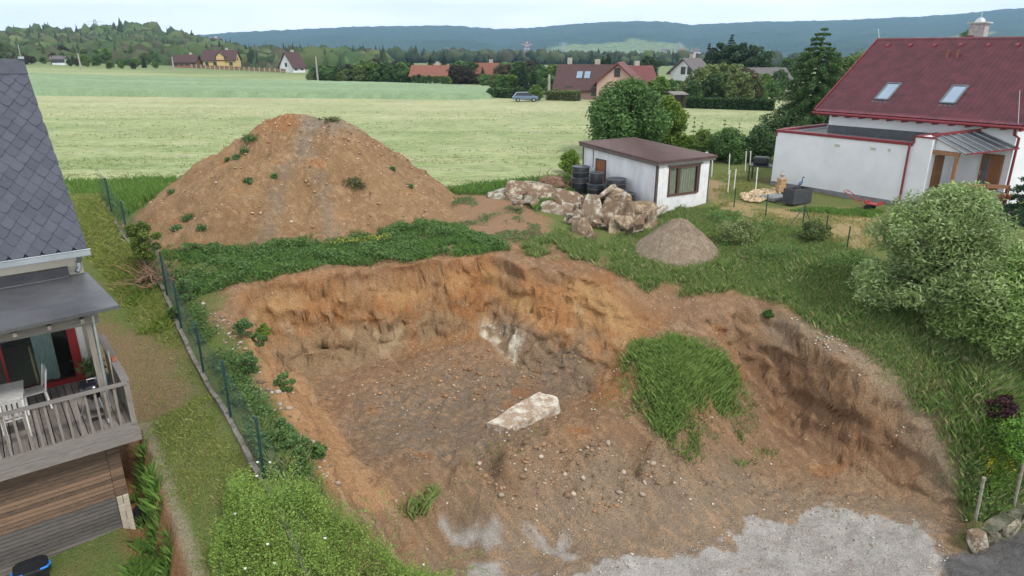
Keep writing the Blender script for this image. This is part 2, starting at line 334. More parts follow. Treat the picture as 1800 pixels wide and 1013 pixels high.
gcol = np.array((.42, .405, .385))[None] * (1 + .22 * n1 + .16 * n2 + .14 * n3)[:, None]; gw = (gravel * (.85 + .15 * n2))[:, None]; C0 = C0 * (1 - gw) + gcol * gw 
ROADP = [P(1655, 1013, 0)[:2], P(1660, 985, 0)[:2], P(1730, 962, 0)[:2], P(1805, 925, 0)[:2], (30, 27), (40, 20), (16, 5), (10, 5), (9.4, 10)]
roadm = area(ROADP, .12, 99, .15, 1.5)
C0 = C0 * (1 - roadm[:, None]) + (np.array((.125, .122, .122))[None] * (1 + .35 * n2 + .3 * n3 + .25 * n1)[:, None]) * roadm[:, None]
# worn earth patches in the lawn left of the fence, path in the neighbour's garden, dry mown lawn
C0 = mixc(C0, (.23, .155, .095), area(GP([(170, 560), (300, 600), (350, 690), (260, 740), (200, 690), (150, 640)]), .5, 101, .9) * .75)
TRF = sdist(xf, yf, TR); C0 = mixc(C0, (.27, .14, .07), sstep(-.1, .05, TRF) * sstep(1.1, .5, TRF))
C0 = mixc(C0, (.30, .26, .19), sstep(.22, .05, np.abs(TRF + .1)) * .7)
C0 = mixc(C0, (.37, .27, .14), area(GP([(1250, 350), (1400, 365), (1560, 375), (1640, 430), (1500, 440), (1340, 400), (1260, 385)]), .5, 103, 1.2) * .8)
C0 = mixc(C0, (.36, .24, .15), area(GP([(1245, 318), (1285, 322), (1360, 312), (1350, 322), (1290, 330), (1262, 350), (1245, 345)]), .3, 105, .3) * .8)
C0 = mixc(C0, (.27, .17, .10), area(GP([(780, 345), (890, 335), (960, 390), (900, 430), (800, 420), (760, 380)]), .6, 107, 1.0) * .9)
# mown hay field
FIELD = [(-15.5, 28.6), (-13, 33.2), (-1.5, 31.8), (2.5, 33.5), (6, 37), (16, 46), (40, 75), (60, 60)]
CC = np.zeros((len(XA), 3)) + np.array((.27, .30, .13)); CC[inner] = C0
def fieldcol(x, y):
    u = x * .94 + y * .34; w = -x * .10 + y       # the swaths run nearly across the view
    s = np.clip(fbm(u * .05, w * .9, 111, 5, .62) * .95 + .5, 0, 1); s = np.clip(s + .16 * np.sin(w * 1.25 + 1.5 * fbm(u * .03, w * .1, 118, 2)), 0, 1); s2 = fbm(u * .25, w * 1.4, 113, 4) * .5 + .5; big = fbm(x * .02, y * .035, 115, 3)
    c = np.array((.215, .295, .105))[None] * (1 - s[:, None]) + np.array((.42, .46, .22))[None] * s[:, None]
    k = np.clip(s2 * 2.2 - 1.0, 0, 1)[:, None] * .55; c = c * (1 - k) + np.array((.52, .50, .30))[None] * k
    dry = (np.exp(-((y - 88) / 22) ** 2) * .42 + .22 * np.clip(big, 0, 1))[:, None]; c = c * (1 - dry) + np.array((.53, .49, .29))[None] * dry
    return c * np.array((.79, .80, .86))
e_y = np.interp(XA, [-60, -22, -15.5, -13, -1.5, 2.5, 6, 16, 30, 60], [30.5, 30.8, 30.2, 33.0, 31.8, 33.5, 38.5, 47, 53, 60])
fm = sstep(-.5, .5, YA - e_y + fbm(XA * .6, YA * .6, 117, 4) * .5)
fc = fieldcol(XA, YA)
rightd = sstep(0, 1, (YA - 60) / 20) 
CC = CC * (1 - fm[:, None]) + fc * fm[:, None]
farm = sstep(150, 240, YA) * fm; CC = CC * (1 - farm[:, None]) + np.array((.16, .21, .09))[None] * farm[:, None]

def groundmat(name, fine=26, pebb=1.0, streak=False):
    m = bpy.data.materials.new(name); m.use_nodes = True; nt = m.node_tree; b = nt.nodes['Principled BSDF']; L = nt.links.new
    b.inputs['Roughness'].default_value = .95; b.inputs['Specular IOR Level'].default_value = .2
    a = N(nt, 'ShaderNodeVertexColor', layer_name='Col'); tc = N(nt, 'ShaderNodeTexCoord'); mp = N(nt, 'ShaderNodeMapping'); L(tc.outputs['Object'], mp.inputs[0])
    if streak: mp.inputs['Scale'].default_value = (.22, 1, 1); mp.inputs['Rotation'].default_value = (0, 0, R(5))
    n1 = N(nt, 'ShaderNodeTexNoise'); n1.inputs['Scale'].default_value = fine; n1.inputs['Detail'].default_value = 6; n1.inputs['Roughness'].default_value = .7; L(mp.outputs[0], n1.inputs['Vector'])
    mr = N(nt, 'ShaderNodeMapRange'); mr.inputs['From Min'].default_value = .3; mr.inputs['From Max'].default_value = .7; mr.inputs['To Min'].default_value = .52; mr.inputs['To Max'].default_value = 1.48; L(n1.outputs['Fac'], mr.inputs['Value'])
    mu = N(nt, 'ShaderNodeMixRGB', blend_type='MULTIPLY'); mu.inputs[0].default_value = 1; L(a.outputs[0], mu.inputs[1]); L(mr.outputs[0], mu.inputs[2])
    last = mu.outputs[0]
    if pebb:
        vo = N(nt, 'ShaderNodeTexVoronoi'); vo.inputs['Scale'].default_value = 17; L(tc.outputs['Object'], vo.inputs['Vector'])
        n3 = N(nt, 'ShaderNodeTexNoise'); n3.inputs['Scale'].default_value = 1.3; L(tc.outputs['Object'], n3.inputs['Vector'])
        r1 = N(nt, 'ShaderNodeMapRange'); r1.inputs['From Min'].default_value = .20; r1.inputs['From Max'].default_value = .12; L(vo.outputs['Distance'], r1.inputs['Value'])
        r2 = N(nt, 'ShaderNodeMapRange'); r2.inputs['From Min'].default_value = .48; r2.inputs['From Max'].default_value = .6; L(n3.outputs['Fac'], r2.inputs['Value'])
        sx = N(nt, 'ShaderNodeSeparateColor'); L(vo.outputs['Color'], sx.inputs[0])
        r3 = N(nt, 'ShaderNodeMath', operation='GREATER_THAN'); r3.inputs[1].default_value = .62; L(sx.outputs[0], r3.inputs[0])
        p = N(nt, 'ShaderNodeMath', operation='MULTIPLY'); L(r1.outputs[0], p.inputs[0]); L(r2.outputs[0], p.inputs[1])
        p2 = N(nt, 'ShaderNodeMath', operation='MULTIPLY'); L(p.outputs[0], p2.inputs[0]); L(r3.outputs[0], p2.inputs[1])
        p3 = N(nt, 'ShaderNodeMath', operation='MULTIPLY'); L(p2.outputs[0], p3.inputs[0]); p3.inputs[1].default_value = .6 * pebb
        m2 = N(nt, 'ShaderNodeMixRGB'); L(p3.outputs[0], m2.inputs[0]); L(last, m2.inputs[1]); m2.inputs[2].default_value = (.46, .40, .32, 1); last = m2.outputs[0]
    L(last, b.inputs['Base Color'])
    n4 = N(nt, 'ShaderNodeTexNoise'); n4.inputs['Scale'].default_value = fine * .5; n4.inputs['Detail'].default_value = 8; n4.inputs['Roughness'].default_value = .7; L(mp.outputs[0], n4.inputs['Vector'])
    bp = N(nt, 'ShaderNodeBump'); bp.inputs['Strength'].default_value = .9; bp.inputs['Distance'].default_value = .10; L(n4.outputs['Fac'], bp.inputs['Height']); L(bp.outputs[0], b.inputs['Normal'])
    return m
M_soil = groundmat('soil'); M_grav = groundmat('gravel_and_asphalt', 40, .25); M_field = groundmat('mown_hay', 5, 0, True)
ny, nx = X.shape
idx = np.arange(nx * ny).reshape(ny, nx); Fq = np.stack([idx[:-1, :-1], idx[:-1, 1:], idx[1:, 1:], idx[1:, :-1]], -1).reshape(-1, 4)
ctr = lambda a: a.reshape(ny, nx)[:-1, :-1].ravel()
fsr = full(sr * 1.0); lab = np.zeros(len(Fq), int)
roadv = full(roadm); gravv = full(gravel)
lab[ctr(fm) > .5] = 3
pitm = np.zeros(len(XA), bool); pitm[inner] = (sr > -.05)
lab[ctr(pitm)] = 1
lab[ctr(gravv) > .55] = 4
lab[ctr(roadv) > .5] = 2
WX = XA.copy(); WY = YA.copy(); wv_ = full(np.clip(sstep(-.15, .15, sr) * sstep(-.25, .25, -sf) + 0, 0, 1)); zz_ = zf
WX += wv_ * (fbm(YA * 1.2 + 3, zz_ * 2.0, 131, 4) * .22 + fbm(XA * 5 + YA * 4, zz_ * 6, 133, 3) * .05); WY += wv_ * (fbm(XA * 1.1, zz_ * 2.2, 135, 5, .6) * .34 + fbm(XA * 5, zz_ * 6.5, 137, 3) * .06 + fbm((XA + YA) * 2.6, zz_ * 3.4, 139, 3) * .13)
GV = np.c_[WX, WY, zf]
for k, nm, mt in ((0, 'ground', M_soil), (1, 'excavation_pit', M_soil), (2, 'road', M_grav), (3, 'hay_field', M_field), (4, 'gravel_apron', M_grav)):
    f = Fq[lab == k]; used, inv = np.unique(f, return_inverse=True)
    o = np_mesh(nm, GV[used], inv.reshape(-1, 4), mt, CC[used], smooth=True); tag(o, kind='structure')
# ------------------------------------------------------------------ heaps
def heap(name, cx, cy, rads, H, base, seed, colf, label, cat, sharp=1.12, nr=90, na=260, flat=.93, peak2=None, amp=1, ridge=0):
    A = np.linspace(0, 2 * math.pi, na, endpoint=False); Rr = np.linspace(0, 1.12, nr)
    aa = np.array([q[0] for q in rads]) * math.pi / 180; rr = np.array([q[1] for q in rads])
    o = np.argsort(aa); aa = aa[o]; rr = rr[o]; rad = np.interp(A, np.r_[aa[-1] - 2 * math.pi, aa, aa[0] + 2 * math.pi], np.r_[rr[-1], rr, rr[0]])
    k = np.ones(9) / 9; rad = np.convolve(np.r_[rad[-4:], rad, rad[:4]], k, 'valid')
    t, a = np.meshgrid(Rr, A); r = t * rad[:, None]; x = cx + r * np.cos(a) + ridge * np.cos(a) * np.clip(1 - t, 0, 1); y = cy + r * np.sin(a)
    t2 = t * (1 + .10 * amp * fbm(x * .45, y * .45, seed, 3))
    h = 1 - t2; h = np.where(h > flat - .12, flat - .12 + (h - flat + .12) * .55, h) 
    hh = H * np.where(h > 0, h, h * .5) / (flat - .12 + .12 * .55 + .066 * 0)
    if peak2 is not None: hh = hh + peak2(x, y)
    gul = fbm(a * 7 + 3, t * 1.2, seed + 3, 4) * .16 * np.sin(np.clip(t, 0, 1) * math.pi)
    z = height(x, y, False) + hh + (fbm(x * .55, y * .55, seed + 11, 3) * .38 * amp * sstep(1.05, .8, t) + gul + fbm(x * 1.3, y * 1.3, seed + 5, 5, .62) * .27 + fbm(x * 6, y * 6, seed + 7, 3) * .05) * amp
    idx = np.arange(t.size).reshape(t.shape); nxt = np.roll(idx, -1, 0)
    F = np.stack([idx[:, :-1], idx[:, 1:], nxt[:, 1:], nxt[:, :-1]], -1).reshape(-1, 4)
    V = np.c_[x.ravel(), y.ravel(), z.ravel()]
    o = np_mesh(name, V - np.array((cx, cy, base)), F, M_soil, colf(x.ravel(), y.ravel(), z.ravel(), t.ravel(), a.ravel()), smooth=True)
    o.location = (cx, cy, base)
    return tag(o, label, cat), V.reshape(t.shape + (3,))
def moundcol(x, y, z, t, a):
    n1 = fbm(x * .8, y * .8 + z, 201, 5); n2 = fbm(x * 3, y * 3 + z * 2, 203, 4); n3 = fbm(x * 9, y * 9 + z, 205, 3)
    c = np.zeros((len(x), 3)) + np.array((.255, .157, .082))
    c = mixc(c, (.31, .205, .112), np.clip(n1 + .3, 0, 1)); c = mixc(c, (.175, .105, .057), np.clip(n2 * .9, 0, .7))
    st = sstep(.5, .12, np.abs(x + 8.55 + (z - 6.5) * -.22 + fbm(y * .5, z * .8, 207, 4) * .8)); st = st * sstep(0, .6, n2 + .6) * (y < 30.5)
    st2 = sstep(.45, .1, np.abs(x + 7.35 + (z - 6.5) * .42 + fbm(y * .6, z, 209, 4) * .7)) * (y < 30)
    c = mixc(c, (.19, .158, .122), st * .6); c = mixc(c, (.21, .175, .14), st2 * .45)
    c = mixc(c, (.23, .20, .155), sstep(7.6, 8.1, z + n2 * .3) * sstep(-8.6, -8, x) * .7)
    c = mixc(c, (.33, .15, .055), sstep(.25, .6, n1) * .6); c = mixc(c, (.31, .14, .055), sstep(7.7, 8.2, z + n2 * .3) * sstep(-8.3, -9, x) * .6)
    return mixc(c, (.36, .25, .15), np.clip(n3 * 1.3 - .15, 0, .7)) * (1 + .15 * n3 + .12 * n2)[:, None]
mound, MV = heap('soil_mound', -8.25, 28.4, [(0, 5.95), (25, 5.9), (60, 5.5), (90, 5.2), (130, 5.9), (165, 7.1), (190, 7.2), (207, 6.8), (230, 6.3), (255, 5.35), (275, 5.0), (300, 5.3), (330, 5.8), (350, 5.9)], 3.65, 4.52, 211, moundcol,
              'tall mound of orange brown soil with grey streaks at the edge of the hay field', 'mound', flat=.985, ridge=1.35)
gxy = G(1190, 455)
def gravcol(x, y, z, t, a):
    n2 = fbm(x * 4, y * 4 + z, 223, 4); n3 = fbm(x * 12, y * 12, 225, 3)
    c = np.zeros((len(x), 3)) + np.array((.225, .175, .125)); c = mixc(c, (.30, .25, .19), np.clip(n3 * 1.5 + .2, 0, .8)); return c * (1 + .2 * n2)[:, None]
gheap, _ = heap('gravel_heap', 5.95, 23.45, [(0, 1.45), (60, 1.5), (120, 1.5), (180, 1.65), (240, 1.85), (270, 1.8), (310, 1.6)], 1.12, 3.95, 221, gravcol,
                'small grey brown heap of fine gravel between the broken concrete and the tall grass', 'heap', nr=40, na=120, amp=.5)
# ------------------------------------------------------------------ standing barley strip beyond the mown field
def slab(name, poly, h, col, step, matl, label=None, cat=None, kind=None, seed=0, col2=None):
    xs = [p[0] for p in poly]; ys = [p[1] for p in poly]; gx = np.arange(min(xs), max(xs) + step[0], step[0]); gy = np.arange(min(ys), max(ys) + step[1], step[1])
    X, Y = np.meshgrid(gx, gy); s = sdist(X, Y, poly) + fbm(X * .08, Y * .2, seed, 4) * .8
    Z = upper(X, Y) - .3 + (h + .3 + fbm(X * .3, Y * .5, seed + 1, 4) * .10 + fbm(X * 2.5, Y * 2.5, seed + 2, 2) * .06) * sstep(-.5, .5, s)
    ny, nx = X.shape; idx = np.arange(X.size).reshape(ny, nx); F = np.stack([idx[:-1, :-1], idx[:-1, 1:], idx[1:, 1:], idx[1:, :-1]], -1).reshape(-1, 4)
    keep = (s.ravel()[F] > -1.2).any(1); F = F[keep]
    c = np.zeros((X.size, 3)) + np.array(col); 
    if col2 is not None: c = mixc(c, col2, np.clip(fbm(X * .03, Y * .15, seed + 5, 4).ravel() * 1.2 + .4, 0, 1))
    c *= (1 + .25 * fbm(X * 1.2, Y * 1.8, seed + 4, 3).ravel())[:, None]; u, inv = np.unique(F, return_inverse=True)
    o = np_mesh(name, np.c_[X.ravel(), Y.ravel(), Z.ravel()][u], inv.reshape(-1, 4), matl, c[u], smooth=True)
    return tag(o, label, cat, None, kind)
M_crop = groundmat('standing_crop', 9, 0)
BARL = [(-95, 88), (-40, 93.5), (-6, 97), (-2.5, 100), (-3.2, 124), (-25, 137), (-60, 142), (-120, 146), (-135, 110)]
slab('barley_field', BARL, .75, (.19, .275, .155), (.5, .5), M_crop, 'strip of standing blue green barley beyond the mown field', 'barley', 'stuff', 231, (.235, .32, .185))
# ------------------------------------------------------------------ hills
def hillsmat(name):
    m = bpy.data.materials.new(name); m.use_nodes = True; nt = m.node_tree; b = nt.nodes['Principled BSDF']; L = nt.links.new
    b.inputs['Roughness'].default_value = 1; b.inputs['Specular IOR Level'].default_value = .05
    a = N(nt, 'ShaderNodeVertexColor', layer_name='Col'); tc = N(nt, 'ShaderNodeTexCoord')
    n1 = N(nt, 'ShaderNodeTexNoise'); n1.inputs['Scale'].default_value = .045; n1.inputs['Detail'].default_value = 8; n1.inputs['Roughness'].default_value = .75; L(tc.outputs['Object'], n1.inputs['Vector'])
    mr = N(nt, 'ShaderNodeMapRange'); mr.inputs['From Min'].default_value = .35; mr.inputs['From Max'].default_value = .65; mr.inputs['To Min'].default_value = .45; mr.inputs['To Max'].default_value = 1.6; L(n1.outputs['Fac'], mr.inputs['Value'])
    mu = N(nt, 'ShaderNodeMixRGB', blend_type='MULTIPLY'); mu.inputs[0].default_value = 1; L(a.outputs[0], mu.inputs[1]); L(mr.outputs[0], mu.inputs[2]); L(mu.outputs[0], b.inputs['Base Color'])
    bp = N(nt, 'ShaderNodeBump'); bp.inputs['Strength'].default_value = 1; bp.inputs['Distance'].default_value = 12; L(n1.outputs['Fac'], bp.inputs['Height']); L(bp.outputs[0], b.inputs['Normal'])
    return m
M_hill = hillsmat('far_forest')
def horizon(r, u, v):   # height that a skyline seen at photo height v has at distance r
    d = ray(u, v); return CAMH + d[2] / math.hypot(d[0], d[1]) * r
def range_mesh(name, r0, r1, rc, sky, u0, u1, nr, na, colf, seed, z0, amp=1.0, back=1.1, pw=1.3):
    us = np.linspace(u0, u1, na); v = np.interp(us, [q[0] for q in sky], [q[1] for q in sky])
    az = np.array([math.atan2(ray(a, b)[0], ray(a, b)[1]) for a, b in zip(us, v)]); zt = np.array([horizon(rc, a, b) for a, b in zip(us, v)])
    r = np.r_[np.linspace(r0, rc, nr), np.linspace(rc * 1.02, r1, 8)]
    RR, AZ = np.meshgrid(r, az); x = RR * np.sin(AZ); y = RR * np.cos(AZ)
    f = np.where(RR <= rc, ((RR - r0) / (rc - r0)) ** pw, np.clip(1 - (RR - rc) / (r1 - rc) * back, -1, 1))
    z = z0 + (zt[:, None] - z0) * f + amp * (fbm(x / 260, y / 260, seed, 4) * 30 * np.sin(np.clip(f, 0, 1) * math.pi) + fbm(x / 25, y / 25, seed + 3, 3) * 5 * sstep(0, .2, f))
    idx = np.arange(z.size).reshape(z.shape); F = np.stack([idx[:-1, :-1], idx[1:, :-1], idx[1:, 1:], idx[:-1, 1:]], -1).reshape(-1, 4)
    U = np.repeat(us[:, None], RR.shape[1], 1)
    o = np_mesh(name, np.c_[x.ravel(), y.ravel(), z.ravel()], F, M_hill, colf(U.ravel(), f.ravel(), x.ravel(), y.ravel()), smooth=True); tag(o, kind='structure'); return o
SKY1 = [(-200, 60), (200, 70), (290, 66), (400, 58), (500, 53), (560, 50), (640, 47), (790, 45), (870, 51), (940, 49), (1000, 43), (1060, 39), (1120, 37), (1170, 38), (1210, 44), (1260, 42), (1330, 38), (1440, 37), (1520, 34), (1600, 30), (1680, 25), (1740, 19), (1800, 14), (2000, 20)]
def hc1(u, f, x, y):
    c = np.zeros((len(u), 3)) + np.array((.030, .058, .024)); n = fbm(x / 160, y / 160, 251, 5, .6)
    c = mixc(c, (.055, .085, .03), np.clip(n, 0, 1))
    p = sstep(.0, .2, n * .5 + .25 - ((u - 1090) / 170) ** 2 - ((f - .28) / .16) ** 2 + .35); c = mixc(c, (.20, .25, .09), p)
    p = sstep(.0, .25, n + .2 - ((u - 770) / 80) ** 2 - ((f - .06) / .07) ** 2 + .1); c = mixc(c, (.17, .20, .09), p)
    p = sstep(.0, .25, n + .3 - ((u - 1660) / 160) ** 2 - ((f - .40) / .05) ** 2); c = mixc(c, (.22, .24, .11), p)
    p = sstep(.1, .3, n + .1 - ((u - 1375 - (f - .7) * 60) / 16) ** 2 - ((f - .75) / .15) ** 2 + .2); c = mixc(c, (.12, .15, .07), p)
    return c
range_mesh('hills', 1500, 5600, 4000, SKY1, -250, 2050, 130, 900, hc1, 241, -40)
SKY2 = [(-200, 66), (0, 74), (60, 72), (130, 72), (185, 66), (215, 62), (260, 66), (300, 72), (340, 80), (400, 96), (450, 106), (520, 118), (600, 128), (700, 140)]
def hc2(u, f, x, y):
    c = np.zeros((len(u), 3)) + np.array((.045, .075, .028)); n = fbm(x / 40, y / 40, 261, 4)
    p = sstep(-.1, .2, n * .5 + .3 - ((u - 320) / 75) ** 2 - ((f - .58) / .10) ** 2); c = mixc(c, (.20, .25, .10), p)
    return c
range_mesh('wooded_hill', 300, 1100, 620, SKY2, -250, 690, 60, 400, hc2, 265, 0, amp=.35)
# ------------------------------------------------------------------ house on the left with roofed terrace
def woodmat(name, c1, c2, sx=(1, 9, 9), rough=.85, c3=None):
    if name in MATS: return MATS[name]
    m = bpy.data.materials.new(name); m.use_nodes = True; nt = m.node_tree; b = nt.nodes['Principled BSDF']; L = nt.links.new
    b.inputs['Roughness'].default_value = rough
    tc = N(nt, 'ShaderNodeTexCoord'); mp = N(nt, 'ShaderNodeMapping'); mp.inputs['Scale'].default_value = sx; L(tc.outputs['Object'], mp.inputs[0])
    n = N(nt, 'ShaderNodeTexNoise'); n.inputs['Scale'].default_value = 4; n.inputs['Detail'].default_value = 8; n.inputs['Roughness'].default_value = .7; L(mp.outputs[0], n.inputs['Vector'])
    ge = N(nt, 'ShaderNodeNewGeometry')
    ad = N(nt, 'ShaderNodeMath', operation='MULTIPLY_ADD'); L(ge.outputs['Random Per Island'], ad.inputs[0]); ad.inputs[1].default_value = .45; L(n.outputs['Fac'], ad.inputs[2])
    r = N(nt, 'ShaderNodeValToRGB'); e = r.color_ramp.elements; e[0].position = .4; e[1].position = .95; e[0].color = (*c1, 1); e[1].color = (*c2, 1)
    if c3: q = e.new(.68); q.color = (*c3, 1)
    L(ad.outputs[0], r.inputs[0]); L(r.outputs[0], b.inputs['Base Color'])
    bp = N(nt, 'ShaderNodeBump'); bp.inputs['Strength'].default_value = .5; bp.inputs['Distance'].default_value = .01; L(n.outputs['Fac'], bp.inputs['Height']); L(bp.outputs[0], b.inputs['Normal'])
    MATS[name] = m; return m
M_greyX = woodmat('weathered_timber', (.085, .077, .072), (.235, .215, .20), (1, 9, 9))
M_greyY = woodmat('weathered_planks', (.10, .088, .08), (.27, .24, .22), (9, 1, 9))
M_greyZ = woodmat('weathered_posts', (.09, .08, .072), (.25, .225, .20), (9, 9, 1))
M_clad_hi = woodmat('brown_boards', (.05, .031, .021), (.19, .118, .074), (1.2, 10, 10), c3=(.10, .066, .044))
M_clad_lo = woodmat('grey_boards', (.04, .038, .038), (.13, .116, .103), (1.2, 10, 10))
M_plaster = mat('cream_plaster', (.72, .68, .58), .9, (.64, .60, .50), 1.5, .15, 60)
M_slate = mat('slate_shingle', (.05, .056, .08), .45, (.035, .04, .058), 6, .25, 90)
M_zinc = mat('zinc', (.42, .46, .50), .4, (.33, .37, .41), 2, metal=.6)
M_tar = mat('bitumen_sheet', (.085, .088, .098), .42, (.05, .052, .06), 1.4, .3, 14, detail=8)
M_red = mat('red_frame', (.27, .012, .018), .45, (.22, .01, .015))
M_white = mat('white_paint', (.78, .78, .76), .5, (.68, .68, .66), 3)
M_mint = mat('mint_wall', (.50, .62, .50), .8, (.46, .58, .46))
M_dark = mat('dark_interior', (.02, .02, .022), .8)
M_blackp = mat('black_plastic', (.014, .015, .018), .38, (.02, .022, .026), 5, .1)
M_black = mat('black_enamel', (.012, .013, .02), .18, (.01, .01, .015))
M_steel = mat('steel', (.6, .62, .64), .3, (.5, .52, .55), metal=.9)
M_glass = bpy.data.materials.new('window_glass'); M_glass.use_nodes = True
_b = M_glass.node_tree.nodes['Principled BSDF']; _b.inputs['Base Color'].default_value = (.75, .85, .83, 1); _b.inputs['Roughness'].default_value = .03; _b.inputs['Transmission Weight'].default_value = 1; _b.inputs['IOR'].default_value = 1.15
TH = R(38); LH = Vector((-7.94, 12.73, 0))
house = empty('slate_roof_house', LH, TH, 'house with blue grey slate roof and roofed timber terrace over board clad basement', 'house')
def l2w(o, x, y, z): return o.location + Matrix.Rotation(o.rotation_euler.z, 3, 'Z') @ Vector((x, y, z))
XL = -7.0
# walls
b = MB(); b.bb((-.12 - .6, 3.15, 3.3), (-.12, 3.45, 6.6)); b.bb((XL, 3.15, 5.6), (-.72, 3.45, 6.6)); b.bb((-.40, 3.45, .2), (-.12, 11.2, 6.6)); b.bb((XL, 10.95, .2), (-.40, 11.2, 6.6)); b.bb((-2.9 + XL + 2.9, 3.15, 3.3), (-3.4, 3.45, 5.6))
b.prism([(-.40, 3.3, 6.6), (-.40, 11.1, 6.6), (-.40, 7.1, 10.3)], (.28, 0, 0))
b.build('wall', M_plaster, house)
b = MB(); b.bb((XL, 3.46, 3.22), (-.41, 10.9, 3.44)); b.build('room_floor', M_greyY, house)
b = MB(); b.bb((XL, 6.6, 3.44), (-1.1, 6.7, 6.5)); b.bb((XL, 3.46, 6.45), (-.41, 10.9, 6.55)); b.build('room_partition', mat('room_wall', (.10, .10, .11), .9), house)
b = MB(); b.bb((-1.15, 3.46, 3.44), (-1.05, 6.6, 6.4)); b.build('room_side_wall', M_mint, house)
# basement cladding: boards
hi = MB(); lo = MB(); z = .34; k = 0
while z < 3.12:
    (lo if z < 1.75 + .02 * (k % 3) else hi).box(((XL - .665) / 2, .365, z + .05), (-.665 - XL, .022, .112), rx=R(-17)); z += .094; k += 1
lo.build('lower_boards', M_clad_lo, house); hi.build('upper_boards', M_clad_hi, house)
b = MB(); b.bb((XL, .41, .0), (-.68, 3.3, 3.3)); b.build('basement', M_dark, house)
b = MB(); z = 1.78
while z < 3.12: b.bb((-.66, .31, z), (-.42, .60, z + .088)); z += .094
b.build('corner_boards', M_clad_hi, house)
b = MB(); z = .30; k = 0
while z < 1.7:
    if k % 2: b.bb((-.655, .30, z), (-.425, .60, z + .2))
    else: b.bb((-.655, .30, z), (-.545, .60, z + .2)); b.bb((-.537, .30, z), (-.425, .60, z + .2))
    z += .207; k += 1
b.build('block_pier', mat('pale_block', (.50, .45, .36), .95, (.36, .32, .26), 5, .5, 40), house, bevel=.008)
b = MB(); b.bb((XL, .42, .1), (-.66, .44, .34)); b.bb((XL, .30, .2), (-.67, .42, .33)); b.build('plinth', mat('plinth_concrete', (.30, .28, .25), .95, (.2, .18, .16), 4), house)
# deck
dk = MB(); x = -.045
while x > -5.2: dk.box((x - .065, 1.62, 3.485), (.125, 3.02, .032)); x -= .142
deck = dk.build('deck_floor', M_greyY, house)
b = MB(); b.bb((-5.2, .02, 3.32), (0.0, .07, 3.55)); b.bb((-5.2, -.02, 3.12), (.02, .035, 3.315)); b.bb((-.05, .08, 3.32), (0, 3.14, 3.55)); b.bb((-.045, .05, 3.12), (.02, 3.14, 3.31)); b.build('deck_fascia', M_greyX, house)
b = MB()
for x in np.arange(-5, -.1, .6): b.bb((x, .08, 3.14), (x + .07, 3.14, 3.46))
b.build('joists', M_greyY, house)
b = MB(); b.box((-2.6, .03, 4.46), (5.1, .11, .045)); b.box((-.06, 1.62, 4.47), (.15, 3.1, .04)); b.build('handrail', M_greyX, house)
x = -.30
while x > -3.4:
    b = MB(); b.box((x, .045, 3.99), (.045, .035, .9)); b.build('baluster', M_greyZ, house); x -= .172
for yy in (.045, 1.2, 2.3):
    b = MB(); b.box((-.065, yy, 3.98), (.10, .10, .93)); b.build('rail_post', M_greyZ, house)
b = MB(); yy = .2
while yy < 3: b.box((-.065, yy, 3.97), (.022, .11, .86)); yy += .145
b.build('side_boards', M_greyZ, house)
# terrace roof
b = MB(); b.add([(-5.2, -.02, 6.02), (.10, .05, 6.14), (-.06, 3.14, 6.08), (-5.2, 3.14, 6.10), (-2.6, 1.5, 6.12)], [(0, 1, 4), (1, 2, 4), (2, 3, 4), (3, 0, 4)])
b.add([(-5.2, -.02, 6.02), (.10, .05, 6.14), (.10, .05, 6.07), (-5.2, -.02, 5.95), (-.06, 3.14, 6.08), (-.06, 3.14, 6.01), (-5.2, 3.14, 6.0)], [(0, 3, 2, 1), (1, 2, 5, 4), (3, 6, 5, 2)])
b.bb((XL, 3.0, 6.09), (-.42, 3.14, 6.30)); b.build('terrace_roof', M_tar, house)
b = MB(); b.tube([(-5, 2.9, 6.115), (-2.5, 2.75, 6.12), (-1.0, 2.85, 6.11), (-.45, 2.95, 6.10)], .022, 6); b.tube([(-5, 2.45, 6.11), (-3, 2.4, 6.12), (-1.9, 2.5, 6.115)], .015, 6); b.build('roof_seam', M_tar, house, smooth=True)
b = MB(); b.bb((-5.2, .34, 5.76), (-.27, .44, 5.985)); b.build('beam', M_greyX, house)
b = MB()
for x in np.arange(-5, -.2, .55): b.bb((x, .1, 5.9), (x + .06, 3.1, 5.985))
b.build('rafters', M_greyY, house)
b = MB(); b.bb((-.52, .34, 3.5), (-.42, .44, 5.76)); b.build('terrace_post', M_greyZ, house)
b = MB(); b.tube([(-.36, .36, 5.93), (-.37, .36, 5.6), (-.40, .34, 3.9)], .03, 10); b.build('rain_pipe', M_zinc, house, smooth=True)
b = MB(); b.bb((-.34, 2.95, 3.5), (-.26, 3.05, 6.0)); b.bb((-.2, 3.02, 3.5), (-.14, 3.1, 6.0)); b.build('corner_boarding', M_greyZ, house)
# terrace doors
df = MB(); df.bb((-.73, 3.05, 3.50), (-.55, 3.22, 5.6)); df.bb((-3.4, 3.05, 3.50), (-.73, 3.22, 3.60)); df.bb((-3.4, 3.05, 5.5), (-.73, 3.22, 5.6))
door = df.build('terrace_door', M_red, house)
b = MB(); b.bb((-2.0, 3.12, 3.60), (-.73, 3.135, 5.5)); b.build('pane', M_glass, door)
b = MB(); b.bb((-2.04, 3.10, 3.6), (-1.99, 3.17, 5.5)); b.build('stile', M_red, door)
b = MB()
for i in range(14):
    x = -1.42 + i * .028; b.bb((x, 3.30 + (i % 2) * .03, 3.6), (x + .03, 3.33 + (i % 2) * .03, 5.45))
b.build('curtain', mat('curtain', (.45, .52, .50), .8, (.25, .3, .3), 6, stretch=(6, 1, 1)), door)
b = MB(); b.bb((-.545, 3.10, 3.5), (-.40, 3.148, 5.9)); b.build('door_surround', M_white, house)
